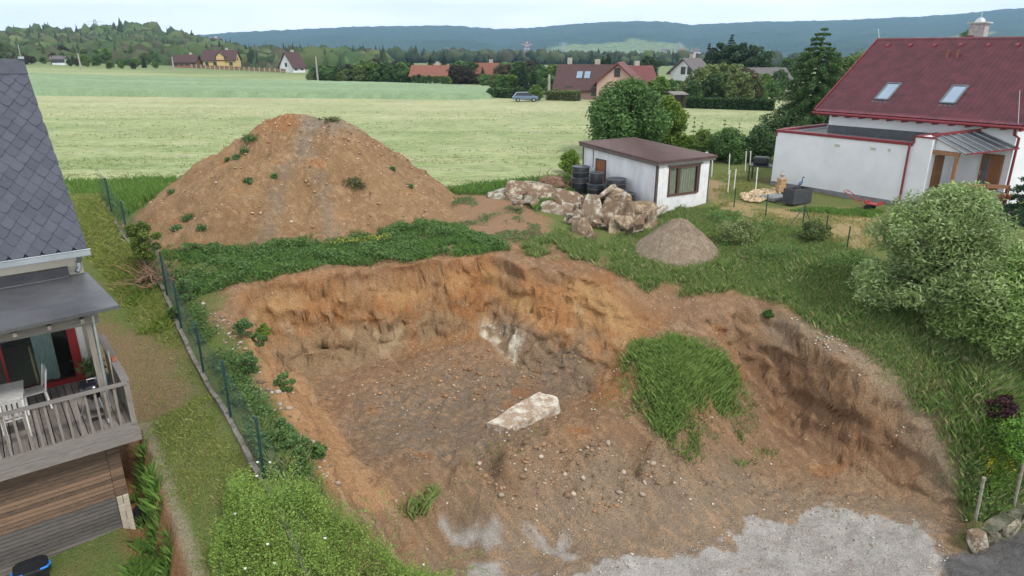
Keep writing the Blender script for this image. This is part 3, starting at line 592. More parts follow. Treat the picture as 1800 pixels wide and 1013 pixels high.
# main roof with slate shingles
s0 = Vector((0, 2.72, 6.72)); s1 = Vector((0, 7.1, 10.72)); sv = (s1 - s0); sl = sv.length; sv.normalize(); nv = Vector((0, -sv.z, sv.y))
b = MB(); q = [s0 - nv * .05, s1 - nv * .05]
b.prism([(XL, q[0].y, q[0].z), (.0, q[0].y, q[0].z), (-.13, q[1].y, q[1].z), (XL, q[1].y, q[1].z)], -nv * .12)
b.prism([(XL, 11.5, 6.72), (-.0, 11.5, 6.72), (-.13, 7.1, 10.67), (XL, 7.1, 10.67)], (0, 0, -.14)); roof = b.build('roof', M_slate, house)
sh = MB(); random.seed(5); row = 0; t = -.12
w = .30; hrow = .225
while t < sl - .05:
    x = XL + (w / 2 if row % 2 else 0)
    while x < .05:
        j = random.uniform(-.004, .004); edge = -.13 * t / sl + .01
        pts = [(-w * .5, hrow), (-w * .30, hrow * .42), (-w * .12, .035), (0, 0), (w * .12, .035), (w * .30, hrow * .42), (w * .5, hrow), (0, hrow * 2.05)]
        vs = []
        for a, c in pts:
            xx = min(x + a, edge); tt = min(max(t + c, 0), sl); lift = .022 * (1 - c / (hrow * 2.05)) + .004 + j
            vs.append(Vector((xx, s0.y, s0.z)) + sv * tt + nv * lift - Vector((0, 0, 0)))
        n = len(vs)
        if max(v.x for v in vs) - min(v.x for v in vs) > .03: sh.add(vs + [v - nv * .012 for v in vs], [tuple(range(n)), tuple(range(n, 2 * n))[::-1]] + [(i, n + i, n + (i + 1) % n, (i + 1) % n) for i in range(n)])
        x += w
    t += hrow; row += 1
sh.build('shingles', woodmat('slate_face', (.036, .041, .060), (.058, .066, .092), (2, 2, 2), .42), roof)
b = MB()
for i in range(24):
    x1 = -.10 - i * .32
    if x1 < XL: break
    b.prism([(x1, 6.93, 10.60), (x1, 7.1, 10.77 + (i % 2) * .004), (x1, 7.27, 10.60), (x1, 7.1, 10.745)], (-.325, 0, 0))
b.prism([(-.1, 6.72, 10.43), (-.1, 6.72, 10.40), (XL, 6.72, 10.40), (XL, 6.72, 10.43)], (0, .28, .255)); b.build('ridge_cap', M_slate, roof)
b = MB(); b.tube([(-.15, 7.1, 10.75), (-.15, 7.1, 11.1)], .008, 6); b.box((-.15, 7.1, 10.79), (.12, .1, .06)); b.build('lightning_rod', M_zinc, roof)
b = MB(); b.bb((XL, 2.60, 6.60), (.05, 2.615, 6.74)); b.bb((XL, 2.60, 6.60), (.05, 2.74, 6.612)); b.tube([(XL, 2.60, 6.745), (.05, 2.60, 6.745)], .014, 6); b.bb((.035, 2.60, 6.60), (.05, 2.74, 6.72)); b.bb((XL, 2.725, 6.60), (.05, 2.745, 6.73)); b.build('gutter', M_zinc, house)
b = MB(); b.tube([(-.19, 2.68, 6.60), (-.19, 2.80, 6.48), (-.19, 3.06, 6.40), (-.20, 3.06, 6.26), (-.27, 2.98, 6.17)], .055, 12); b.build('downpipe', M_zinc, house, smooth=True)
# ---- things on and under the terrace
def on(o_x, o_y, o_z): return l2w(house, o_x, o_y, o_z)
t = empty('kettle_barbecue', on(-.60, .72, 3.50), TH, 'black kettle barbecue on thin steel legs in the terrace corner', 'barbecue')
b = MB(); b.lathe([(.02, -.22), (.14, -.19), (.24, -.10), (.285, 0), (.285, .01), (.27, .01), (.23, -.09), (.02, -.19)], (0, 0, .72), 28); b.build('bowl', M_black, t, smooth=True)
b = MB(); b.lathe([(.290, .0), (.285, .04), (.24, .13), (.15, .19), (.02, .215)], (0, 0, .735), 28); ld = b.build('lid', M_black, t, smooth=True)
b = MB(); b.tube([(-.09, -.1, .90), (-.09, -.1, .99), (.09, -.1, .99), (.09, -.1, .90)], .012, 8); b.build('lid_handle', M_steel, ld, smooth=True)
b = MB(); b.lathe([(.03, 0), (.05, .015), (.03, .02)], (.12, .12, .905), 12); b.build('vent', M_steel, ld)
for k, (a, r2) in enumerate(((-70, .36), (60, .33), (170, .36))):
    b = MB(); b.tube([(.16 * math.cos(R(a)), .16 * math.sin(R(a)), .56), (r2 * math.cos(R(a)), r2 * math.sin(R(a)), .06)], .012, 8); b.build('leg', M_steel, t)
for a in (-70, 60):
    b = MB(); c = (.36 * math.cos(R(a)), .36 * math.sin(R(a)), .075); b.tube([(c[0] - .02, c[1], c[2]), (c[0] + .02, c[1], c[2])], .07, 18); wh = b.build('wheel', M_white, t)
    b = MB(); b.tube([(c[0] - .03, c[1], c[2]), (c[0] + .03, c[1], c[2])], .035, 12); b.build('hub', M_black, wh)
b = MB(); b.lathe([(.0, .30), (.20, .32), (.21, .34), (.0, .33)], (0, 0, 0), 20); b.build('ash_tray', M_steel, t)
b = MB(); b.box((0, 0, .16), (.4, .36, .02)); b.build('rack', M_greyX, t)
t = empty('garden_table', on(-2.20, 1.65, 3.50), TH + R(-4), 'weathered white slatted table on the terrace', 'table')
b = MB()
for i in range(9): b.box((0, -.42 + i * .105, .72), (.86, .095, .025))
b.build('tabletop', mat('chalky_white_wood', (.55, .54, .52), .8, (.38, .37, .36), 7, stretch=(1, 5, 1)), t)
b = MB(); b.box((0, -.40, .66), (.74, .03, .07)); b.box((0, .40, .66), (.74, .03, .07)); b.build('apron', M_white, t)
for sx in (-1, 1):
    for sy in (-1, 1):
        b = MB(); b.box((sx * .37, sy * .40, .35), (.06, .06, .70)); b.build('leg', M_white, t)
def chair(p, rz, lab):
    t = empty('garden_chair', p, rz, lab, 'chair', 'white chairs around the terrace table'); mw = MATS['chalky_white_wood']
    b = MB(); b.box((0, 0, .44), (.42, .42, .025)); b.build('seat', mw, t)
    b = MB()
    for i in range(4): b.box((-.13 + i * .087, -.235 - .03, .70), (.06, .018, .38), rx=R(10))
    b.box((0, -.30, .90), (.42, .025, .07), rx=R(10)); b.build('backrest', mw, t)
    for sx in (-1, 1):
        b = MB(); b.bar((sx * .19, .19, 0), (sx * .19, .18, .44), .035, .035); b.build('leg', M_white, t)
        b = MB(); b.bar((sx * .19, -.24, 0), (sx * .19, -.20, .44), .035, .035); b.bar((sx * .19, -.20, .44), (sx * .19, -.30, .93), .035, .03); b.build('leg', M_white, t)
chair(on(-1.62, 2.05, 3.50), TH + R(95), 'white chair at the house side end of the terrace table')
chair(on(-2.05, 1.0, 3.50), TH + R(8), 'white chair on the railing side of the terrace table')
t = empty('crate_rack', on(-.95, 3.9, 3.44), TH, 'light wooden slatted rack just inside the red framed terrace door', 'rack')
for sx in (-.16, .16):
    for sy in (-.25, .25):
        b = MB(); b.box((sx, sy, .42), (.035, .035, .84)); b.build('leg', woodmat('pale_pine', (.32, .24, .13), (.55, .44, .27), (3, 3, 3)), t)
for z in (.12, .38, .62):
    b = MB()
    for i in range(5): b.box((-.14 + i * .07, 0, z), (.05, .54, .018))
    b.build('shelf', MATS['pale_pine'], t)
t.location = on(-.88 - .45, 3.72, 3.44)
t = empty('potted_plant', on(-.42, 2.6, 3.50), 0, 'leafy green pot plant beside the red door frame', 'plant')
b = MB(); b.lathe([(.10, 0), (.14, .22), (.12, .22), (.0, .2)], (0, 0, 0), 16); b.build('pot', mat('terracotta', (.42, .16, .08), .8, (.33, .12, .06)), t)
PLANT_ROOT = t
b = MB(); b.tube([(0, 0, 0), (.02, .01, 1.28)], .014, 8); o = b.build('broomstick', mat('pale_stick', (.5, .46, .4), .7), None, loc=on(-.17, 1.25, 3.50)); tag(o, 'thin pale stick leaning at the side rail of the terrace', 'stick')
b = MB(); b.bb((-.05, -.1, 0), (.05, .1, .06)); o = b.build('brick', mat('brick_red', (.38, .14, .08), .9), None, loc=on(-.06, 1.35, 4.492), bevel=.005); o.rotation_euler[2] = TH; tag(o, 'red brick lying on the side rail of the terrace', 'brick')
t = empty('storage_bin', on(-2.38, -.02, .30), TH, 'black plastic bin with two bright blue handles against the board wall', 'bin')
b = MB(); b.prism([(-.27, -.2, 0), (.27, -.2, 0), (.25, .22, 0), (-.25, .22, 0)], (0, 0, .72)); b.build('body', M_blackp, t, bevel=.03)
b = MB(); b.prism([(-.32, -.25, 0), (.32, -.25, 0), (.30, .16, 0), (.20, .26, 0), (-.20, .26, 0), (-.30, .16, 0)], (0, 0, .05)); o = b.build('lid', M_blackp, t, bevel=.02); o.location = (0, 0, .73)
for i in (-1, 1):
    b = MB(); b.tube([(i * .15, -.27, .79), (i * .27, -.27, .80), (i * .32, -.20, .80), (i * .325, -.09, .79)], .022, 8); b.build('handle', mat('blue_plastic', (.02, .22, .75), .35, (.02, .19, .66)), t, smooth=True)
for i in range(3):
    b = MB(); b.bar((-.2, -.215 - .015 * i, .66 - .1 * i), (.2, -.215 - .015 * i, .66 - .1 * i), .02, .025); b.build('rib', M_blackp, t)
b = MB(); pts = [(0, 0, .95), (.02, -.02, .62), (.10, -.06, .34), (.22, -.1, .16)]
b.tube(pts, [.075, .08, .085, .09], 14)
for i in range(8):
    k = i / 8; q = Vector(pts[0]).lerp(Vector(pts[1]), k) if k < .5 else Vector(pts[1]).lerp(Vector(pts[2]), (k - .5) * 2); b.tube([q, q + Vector((.004, -.002, -.025))], .095, 14)
o = b.build('drain_pipe', M_blackp, None, smooth=True, loc=on(-.32, .42, .28)); o.rotation_euler[2] = TH; tag(o, 'black ribbed drain pipe bending down beside the block pier', 'pipe')
# ------------------------------------------------------------------ white house with red tiled roof on the right
def plane(o, th, u, v, axis, val):      # sight line of a photo point met with a facade plane of a building frame
    f = (math.cos(th), math.sin(th)); s = (-math.sin(th), math.cos(th)); n = f if axis == 0 else s; d = ray(u, v)
    k = (val + o[0] * n[0] + o[1] * n[1]) / (d[0] * n[0] + d[1] * n[1]); x, y = d[0] * k - o[0], d[1] * k - o[1]
    return Vector((x * f[0] + y * f[1], x * s[0] + y * s[1], CAMH + d[2] * k))
M_wht = mat('white_render', (.72, .74, .78), .9, (.60, .62, .66), 1.1, .25, 70, contrast=(.22, .62))
M_rtile = mat('red_tile', (.150, .034, .048), .40, (.085, .020, .030), 2.2, .15, 50, detail=9)
M_trim = mat('dark_red_trim', (.20, .02, .03), .4, (.16, .018, .026))
M_grav2 = mat('roof_gravel', (.27, .30, .30), .95, (.19, .21, .215), 3, .4, 60)
M_greyc = mat('grey_concrete', (.24, .24, .25), .9, (.17, .17, .18), 5, .2, 40)
M_brown = woodmat('brown_door_wood', (.10, .040, .015), (.24, .11, .045), (6, 6, 1))
M_beam = woodmat('brown_beam_wood', (.16, .075, .035), (.32, .17, .09), (3, 3, 3))
RH = Vector((14.35, 33, 0)); RT = R(-53.1)
rh = empty('red_roof_house', RH, RT, 'white rendered house with dark red tiled roof and flat roofed side wing', 'house')
YR, ZR, SL = 4.87, 11.42, .65
def rz_(y): return 8.22 + SL * y if y < YR else 8.22 + SL * (2 * YR - y)
b = MB(); b.bb((.35, .5, 4.3), (8.0, .8, 8.2)); b.bb((.35, .8, 4.3), (.65, 9.3, 8.2)); b.bb((7.7, .8, 4.3), (8.0, 9.3, 8.2)); b.bb((.65, 9.0, 4.3), (7.7, 9.3, 8.2))
for x in (.36, 7.71): b.prism([(x, .8, 8.2), (x, YR * 2 - .8, 8.2), (x, YR, 10.95)], (.28, 0, 0))
b.build('wall', M_wht, rh)
# tiled sheet with waves and steps
xs = np.arange(-.15, 8.32, .035); rowl = .30; sl = math.hypot(YR + .05, SL * (YR + .05)); cy, sy = 1 / math.hypot(1, SL), SL / math.hypot(1, SL)
def tiles(front):
    V = []; nr = int(sl / rowl) + 1; rows = []
    for i in range(nr):
        for t, lift in ((i * rowl, .045), (min((i + 1) * rowl - .004, sl), .012)): rows.append((t, lift))
    for t, lift in rows:
        w = .022 * np.abs(np.sin(xs * math.pi / .19)) ** .8
        yy = t * cy; zz = 8.22 + t * sy
        y_ = np.full(len(xs), yy) - sy * (lift + w); z_ = zz + cy * (lift + w)
        if not front: y_ = 2 * YR - y_
        V.append(np.c_[xs, y_, z_])
    V = np.array(V); idx = np.arange(V.shape[0] * V.shape[1]).reshape(V.shape[:2]); F = np.stack([idx[:-1, :-1], idx[:-1, 1:], idx[1:, 1:], idx[1:, :-1]], -1).reshape(-1, 4)
    if not front: F = F[:, ::-1]
    return V.reshape(-1, 3), F
Va, Fa = tiles(True); Vb, Fb = tiles(False)
roof = np_mesh('roof', np.r_[Va, Vb], np.r_[Fa, Fb + len(Va)], M_rtile, parent=rh)
b = MB(); b.prism([(-.12, 0, 8.13), (-.12, YR, 8.13 + SL * YR), (-.12, 2 * YR, 8.13), (-.12, 2 * YR, 8.21), (-.12, YR, 8.21 + SL * YR), (-.12, 0, 8.21)], (8.42, 0, 0)); b.build('roof_underside', M_trim, roof)
b = MB(); x = -.16
while x < 8.3: b.tube([(x, YR, ZR + .0), (x + .36, YR, ZR + .01)], [.095, .08], 10); x += .34
b.build('ridge_tiles', M_rtile, roof)
for x in (-.17, 8.31):
    b = MB()
    for s in (0, 1):
        a = Vector((x, 0 if not s else 2 * YR, 8.26)); c = Vector((x, YR, 8.26 + SL * YR)); b.bar(a, c, .05, .13)
    b.build('verge', M_trim, roof)
b = MB(); b.tube([(-.2, -.06, 8.17), (8.35, -.06, 8.17)], .06, 10); b.build('gutter', M_trim, rh, smooth=True)
b = MB()
for x in np.arange(.1, 8.3, .62): b.bb((x, .0, 8.03), (x + .09, .5, 8.13))
b.build('rafter_ends', M_trim, rh)
def rp(x, y, h=0): return Vector((x, y - sy * h, 8.22 + SL * y + cy * h))
for x0, x1 in ((2.14, 2.72), (4.86, 5.44)):
    b = MB(); y0, y1 = .90, 1.92; q = [rp(x0, y0, .06), rp(x1, y0, .06), rp(x1, y1, .06), rp(x0, y1, .06)]; nv = Vector((0, -sy, cy))
    for i in range(4):
        b.bar(q[i], q[(i + 1) % 4], .07, .10, nv)
    b.bar(rp(x0 - .06, y0 - .10, .04), rp(x1 + .06, y0 - .10, .04), .16, .02, nv)
    f = b.build('skylight', mat('skylight_frame', (.13, .15, .16), .35, (.1, .11, .12), metal=.3), roof)
    b = MB(); e = .03; b.prism([rp(x0 + e, y0 + e, .07), rp(x1 - e, y0 + e, .07), rp(x1 - e, y1 - e, .07), rp(x0 + e, y1 - e, .07)], nv * .012)
    b.build('pane', mat('sky_glass', (.33, .42, .52), .06, (.26, .35, .46), .8, spec=1.0, metal=.55), f)
for x in (.62, 1.68, 2.75, 3.84, 4.95, 6.05, 7.2):
    b = MB(); p = rp(x, 4.38, .07); b.prism([p + Vector((-.07, -.07, -.05)), p + Vector((.07, -.07, -.05)), p + Vector((.07, .05, .03)), p + Vector((-.07, .05, .03))], (0, 0, .08)); b.build('roof_vent', M_trim, roof)
for x in (3.66, 4.08):
    p = rp(x, 3.62, 0); b = MB(); b.tube([p, p + Vector((0, 0, .33))], .045, 10); q = b.build('vent_pipe', mat('brown_red_pipe', (.22, .08, .05), .6, (.17, .06, .04)), roof, smooth=True)
    b = MB(); b.tube([p + Vector((0, 0, .33)), p + Vector((0, 0, .38))], .085, 12); b.build('cap', MATS['brown_red_pipe'], q)
b = MB(); b.bb((3.75, 5.15, 11.0), (4.38, 5.65, 12.08)); ch = b.build('chimney', mat('chimney_stone', (.42, .40, .40), .9, (.28, .25, .25), 9, .4, 60), roof, bevel=.01)
b = MB(); b.bb((3.74, 5.14, 11.0), (4.0, 5.16, 11.58)); b.build('flashing', M_trim, ch)
b = MB(); b.bb((3.66, 5.06, 12.08), (4.47, 5.74, 12.14)); b.build('chimney_cap', mat('pale_cap', (.5, .5, .5), .7), ch)
b = MB(); b.lathe([(.21, 0), (.20, .06), (.14, .15), (.05, .20), (0, .21)], (4.06, 5.4, 12.14), 16); b.tube([(4.06, 5.4, 12.3), (4.06, 5.4, 12.62)], .012, 6); b.build('cowl', M_steel, ch, smooth=True)
b = MB(); b.tube([(-.1, YR, 11.5), (-.24, YR + .05, 11.95)], .012, 6); b.build('lightning_rod', M_steel, roof)
b = MB(); b.tube([(8.1, .02, 8.32), (7.4, 1.6, 9.45)], .012, 6); b.build('lightning_wire', M_steel, roof)
# side wing with flat roof
b = MB(); b.bb((-1.02, -1.5, 4.2), (5.15, -1.28, 7.36)); b.bb((-1.02, -1.28, 4.2), (-.80, 2.6, 7.40)); b.bb((-.8, 2.4, 4.2), (.35, 2.6, 7.40)); b.bb((5.15, -1.5, 4.2), (5.85, .5, 7.64)); w = b.build('wing_wall', M_wht, rh)
b = MB(); b.bb((-.8, -1.28, 7.0), (5.15, .5, 7.24)); b.bb((-.8, .5, 7.0), (.35, 2.4, 7.24)); b.build('flat_roof', M_grav2, rh)
b = MB(); b.prism([(.36, .492, 7.25), (5.85, .492, 7.25), (5.85, .492, 7.66), (2.6, .492, 7.64), (.36, .492, 7.62)], (0, -.02, 0)); b.build('roof_upstand', mat('dark_upstand', (.10, .11, .125), .8), rh)
b = MB(); b.bb((-1.06, -1.55, 7.30), (5.145, -1.24, 7.41)); b.bb((-1.06, -1.24, 7.34), (-.76, 2.64, 7.44)); b.bb((-1.06, -1.55, 7.12), (-.98, -1.24, 7.30)); b.bb((5.15, -1.54, 7.64), (5.89, -1.40, 7.70)); b.bb((5.13, -1.54, 7.40), (5.19, .49, 7.70)); b.bb((5.2, .30, 7.64), (5.89, .49, 7.69)); b.bb((5.83, -1.40, 7.64), (5.89, .3, 7.72)); b.build('parapet_trim', M_trim, rh)
b = MB(); b.tube([(5.05, -1.60, 7.34), (5.05, -1.60, 6.9), (5.05, -1.58, 4.6)], .045, 10); b.build('downpipe', M_trim, rh, smooth=True)
b = MB(); b.tube([(8.06, -.03, 8.12), (8.05, .05, 7.9), (8.12, .40, 7.75), (8.12, .42, 4.9)], .05, 10); b.build('downpipe', M_trim, rh, smooth=True)
b = MB(); b.bb((-1.05, -1.53, 4.2), (5.88, -1.505, 4.98)); b.build('plinth', M_greyc, rh)
for (u, v) in ((1472, 256), (1535, 262), (1563, 264)):
    p = plane(RH, RT, u, v, 1, -1.5); b = MB(); s = .11 if u < 1560 else .05; b.bb((p.x - s, -1.525, p.z - .055), (p.x + s, -1.502, p.z + .055)); b.build('wall_vent', mat('beige_vent', (.52, .50, .42), .7), rh)
# porch
b = MB(); b.bb((5.86, -1.3, 5.42), (8.2, .5, 5.62)); b.bb((5.9, -1.2, 4.3), (8.1, .4, 5.42)); b.build('porch_floor', M_greyc, rh)
q = [Vector((5.72, -1.3, 7.72)), Vector((6.72, .47, 7.90)), Vector((8.18, .47, 7.36)), Vector((7.05, -1.3, 7.15))]
b = MB(); b.prism(q, (0, 0, -.02)); can = b.build('porch_canopy', mat('smoked_polycarbonate', (.10, .11, .12), .25, (.075, .08, .09), 2, spec=.8), rh)
for i in range(7):
    a = q[0].lerp(q[1], i / 6); c = q[3].lerp(q[2], i / 6); b = MB(); b.bar(a + Vector((0, 0, .02)), c + Vector((0, 0, .02)), .045 if i else .07, .03); b.build('glazing_bar', M_zinc, can)
b = MB(); b.bar(q[0] + Vector((0, 0, .04)), q[1] + Vector((0, 0, .04)), .10, .09); b.bar(q[3], q[2], .06, .05); b.build('canopy_trim', M_trim, can)
b = MB(); b.prism([(5.86, -1.2, 7.62), (5.86, -1.2, 7.2), (6.9, -1.2, 7.18)], (0, .05, 0)); b.build('canopy_cheek', M_wht, can)
b = MB(); b.bar((5.80, -1.28, 7.12), (6.82, -1.28, 7.10), .12, .16); b.build('porch_beam', M_beam, rh)
b = MB(); b.bb((6.68, -1.33, 4.6), (6.80, -1.21, 7.02)); b.build('porch_post', M_beam, rh)
def dr(axis, val, u0, u1, zb, zt, name='front_door'):
    pass
b = MB(); b.bb((5.852, -1.02, 5.62), (5.93, -.28, 6.95)); d1 = b.build('porch_door', M_brown, rh)
b = MB(); b.bb((5.93, -.95, 5.7), (5.94, -.35, 5.75)); b.bb((5.93, -.95, 6.2), (5.94, -.35, 6.24)); b.build('door_rail', M_beam, d1)
b = MB(); b.bb((7.02, .42, 5.62), (7.78, .498, 7.05)); d2 = b.build('front_door', M_brown, rh)
b = MB(); b.bb((7.14, .408, 5.7), (7.30, .418, 6.95)); b.build('door_glass', mat('grey_glass', (.12, .14, .16), .1), d2)
b = MB(); b.tube([(7.08, .40, 6.2), (7.08, .37, 6.2), (7.08, .37, 6.35), (7.08, .40, 6.35)], .012, 6); b.build('door_handle', M_steel, d2)
b = MB(); b.bb((7.30, .412, 5.64), (7.33, .419, 7.0)); b.bb((7.74, .412, 5.64), (7.77, .419, 7.0)); b.build('door_frame', M_beam, d2)
# planter rack in front of the porch
A = plane(RH, RT, 1684, 342, 1, -1.25); B = plane(RH, RT, 1775, 330, 1, -.1)
ra = l2w(rh, A.x, A.y, 4.75); rb = l2w(rh, B.x, B.y, 4.75); dv = rb - ra; rl = dv.length
rk = empty('planter_rack', ra, math.atan2(dv.y, dv.x), 'brown wooden balustrade rack holding two rows of flower pots', 'planter rack')
for k, z in enumerate((1.20, .80, .42)):
    b = MB(); b.bb((-.05, -.03, z - .07), (rl, .03, z + .07)); b.build('rail', M_beam, rk)
    if k: 
        b = MB(); b.bb((.1, -.26, z - .10), (rl - .25, -.03, z - .07)); b.build('shelf', M_beam, rk)
for x in (0, rl * .5, rl - .06):
    b = MB(); b.bb((x, -.03, -.6), (x + .07, .04, 1.25)); b.build('post', M_beam, rk)
M_terra = MATS['terracotta']
POTS = []
for k, z in enumerate((.72, .34)):
    for i in range(5):
        x = .38 + i * .36
        p = l2w(rk, x, -.14, z); t = empty('flower_pot', p, 0, None, 'flower pot', 'terracotta pots on the planter rack')
        t['label'] = 'round terracotta pot with a small green plant, %s of the %s row' % (('leftmost', 'second', 'middle', 'fourth', 'rightmost')[i], ('upper', 'lower')[k])
        b = MB(); b.lathe([(.07, 0), (.13, .05), (.155, .13), (.15, .20), (.13, .20), (.0, .18)], (0, 0, 0), 14); b.build('pot', M_terra, t, smooth=True); POTS.append(t)
b = MB()
for i in range(3): b.bb((0, i * -.3, -.6), (1.1, i * -.3 + .29, .50 - i * .17))
st = b.build('porch_steps', M_greyX, None); st.location = l2w(rk, rl * .45, -.45, 0); st.rotation_euler[2] = rk.rotation_euler.z; tag(st, 'weathered grey timber steps below the rack of flower pots', 'steps')
# ------------------------------------------------------------------ white shed
SH = Vector((6.04, 28.4, 0)); ST = R(30)
shed = empty('shed', SH, ST, 'white plank shed with low brown roof beside the broken concrete', 'shed')
def seamwall(name, base, dirt):
    m = mat(name, base, .85, dirt, 2.2, .2, 30, stretch=(1, 1, .35)); return m
M_shed = seamwall('white_shed_boards', (.72, .75, .80), (.58, .60, .64))
M_dtrim = woodmat('dark_trim', (.03, .025, .025), (.11, .09, .085), (4, 4, 1))
b = MB()
y = 0
while y < 5.25: b.bb((0, y, 4.0), (.06 + (.006 if int(y * 10) % 2 else 0), min(y + .298, 5.25), 6.62 + .035 * y)); y += .3
b.bb((2.94, 0, 4.0), (3.0, 5.25, 6.6)); b.bb((.06, 5.2, 4.0), (2.94, 5.25, 6.75))
b.build('side_wall', M_shed, shed)
b = MB(); x = .05
while x < 2.95:
    if .55 < x < 2.3: b.bb((x, -.02, 4.0), (min(x + .298, 2.95), .04, 5.06)); b.bb((x, -.02, 6.33), (min(x + .298, 2.95), .04, 6.56))
    else: b.bb((x, -.02 - (.005 if int(x * 10) % 2 else 0), 4.0), (min(x + .298, 2.95), .04, 6.56))
    x += .3
b.build('front_wall', mat('white_front_boards', (.74, .755, .77), .85, (.62, .63, .64), 3, .2, 30), shed)
b = MB(); b.bb((-.035, -.04, 4.0), (.06, .05, 6.6)); b.build('corner_trim', M_dtrim, shed)
b = MB(); b.bb((2.95, -.03, 4.0), (3.02, .05, 6.6)); b.build('corner_trim', M_dtrim, shed)
b = MB(); b.bb((-.02, 5.2, 4.2), (.05, 5.28, 6.8)); b.build('corner_trim', M_dtrim, shed)
q = [(-.16, -.18, 6.56), (3.22, -.18, 6.58), (3.22, 5.45, 6.76), (-.16, 5.45, 6.78)]
b = MB(); b.prism(q, (0, 0, .07)); rf = b.build('roof', mat('brown_roof_felt', (.115, .068, .062), .75, (.085, .05, .048), 2, .4, 40), shed)
b = MB()
for i in range(27): x = -.10 + i * .122; b.bar((x, -.19, 6.632), (x, 5.46, 6.832), .03, .02)
b.build('roof_ribs', MATS['brown_roof_felt'], rf)
b = MB(); b.bb((-.12, -.14, 6.44), (3.18, -.10, 6.56)); b.bar((-.13, -.1, 6.50), (-.13, 5.42, 6.71), .03, .15); b.bar((3.19, -.1, 6.50), (3.19, 5.42, 6.71), .03, .12); b.build('fascia', mat('grey_brown_fascia', (.17, .15, .145), .9, (.09, .075, .07), 9), rf)
b = MB(); b.tube([(3.1, .6, 6.60), (3.55, .75, 6.62)], .05, 8); b.build('roof_gutter', mat('pale_blue_pvc', (.35, .42, .50), .5), shed)
b = MB(); b.bb((.62, -.06, 5.06), (.70, .03, 6.33)); b.bb((2.24, -.06, 5.06), (2.32, .03, 6.33)); b.bb((.70, -.06, 5.06), (2.24, .03, 5.14)); b.bb((.70, -.06, 6.25), (2.24, .03, 6.33)); b.bb((1.12, -.055, 5.14), (1.26, .03, 6.25)); wn = b.build('window', woodmat('window_brown', (.05, .025, .02), (.12, .06, .045), (3, 3, 3)), shed)
b = MB(); b.bb((.55, -.10, 6.34), (2.5, .0, 6.39)); b.build('window_hood', M_dtrim, wn)
b = MB(); b.bb((.70, .0, 5.14), (2.24, .008, 6.25)); b.build('pane', M_glass, wn)
b = MB()
for i in range(22): x = .71 + i * .0695; b.bb((x, .035 + (i % 2) * .02, 5.10), (x + .0695, .045 + (i % 2) * .02, 6.3))
b.build('curtain', mat('beige_curtain', (.52, .46, .36), .9, (.42, .37, .29), 5), wn)
b = MB(); b.bb((-.03, 3.50, 4.3), (.0, 4.15, 6.13)); dd = b.build('door', woodmat('rust_brown_door', (.13, .045, .02), (.33, .12, .05), (3, 3, 1)), shed)
b = MB(); b.bb((-.045, 3.44, 4.3), (0, 3.5, 6.2)); b.bb((-.045, 4.15, 4.3), (0, 4.21, 6.2)); b.bb((-.045, 3.5, 6.13), (0, 4.15, 6.2)); b.build('door_frame', M_dtrim, dd)
b = MB(); b.tube([(-.02, 4.45, 6.55), (-.02, 4.42, 5.9), (-.03, 4.46, 5.75)], .012, 6); b.build('cable', M_black, shed)
# ------------------------------------------------------------------ black drums by the shed
M_drum = mat('black_drum', (.018, .022, .030), .40, (.028, .030, .036), 3, .1)
M_drumt = mat('blue_grey_drum_top', (.085, .105, .13), .5, (.05, .06, .075), 4)  # lids paler and bluer than the drum bodies
def drum(name, u, v, x, r, h, z, lab, ribs=2, lidr=1.0, cat='drum'):
    p = plane(SH, ST, u, v, 0, x); w = l2w(shed, p.x, p.y, z); t = empty(name, w, 0, lab, cat, 'black drums stacked beside the shed')
    b = MB(); b.lathe([(0, 0), (r * .97, 0), (r, .03), (r, h - .03), (r * .97, h)], (0, 0, 0), 28); b.build('body', M_drum, t, smooth=True)
    for i in range(ribs):
        zz = h * (i + .5) / ribs if ribs > 1 else h * .5
        b = MB(); b.lathe([(r, -.02), (r + .028, -.012), (r + .028, .012), (r, .02)], (0, 0, zz), 28); b.build('rib', mat('rib_grey', (.10, .085, .075), .6, (.05, .045, .045), 6), t, smooth=True)
    b = MB(); b.lathe([(r * lidr + .02, -.05), (r * lidr + .03, 0), (r * lidr - .02, .012), (r * lidr - .06, -.015), (0, -.012)], (0, 0, h + .012), 28); b.build('lid', M_drumt, t, smooth=True)
    return t, w
zA = 4.42
_, wA = drum('drum', 1020, 330, -.72, .40, .92, zA, 'wide ribbed black drum at the bottom of the left stack')
t, _ = drum('drum', 1020, 330, -.72, .40, .48, zA + .94, 'flat topped black drum on top of the left stack by the shed', 1)
_, wB = drum('drum', 1047, 345, -.72, .40, .86, zA - .05, 'wide black drum carrying the small drum in the middle')
t, _ = drum('drum', 1047, 345, -.72, .30, .48, zA + .83, 'small black drum set on the middle wide drum', 0)
_, wC = drum('drum', 1081, 355, -.62, .42, .86, zA - .05, 'lower black drum of the stack in front of the shed wall')
t, _ = drum('drum', 1081, 355, -.62, .43, .40, zA + .82, 'broad shallow black drum with blue grey lid on the right hand stack', 1)
_, wD = drum('drum', 1103, 345, -.50, .30, .80, zA - .10, 'narrow black drum standing alone closest to the shed corner')
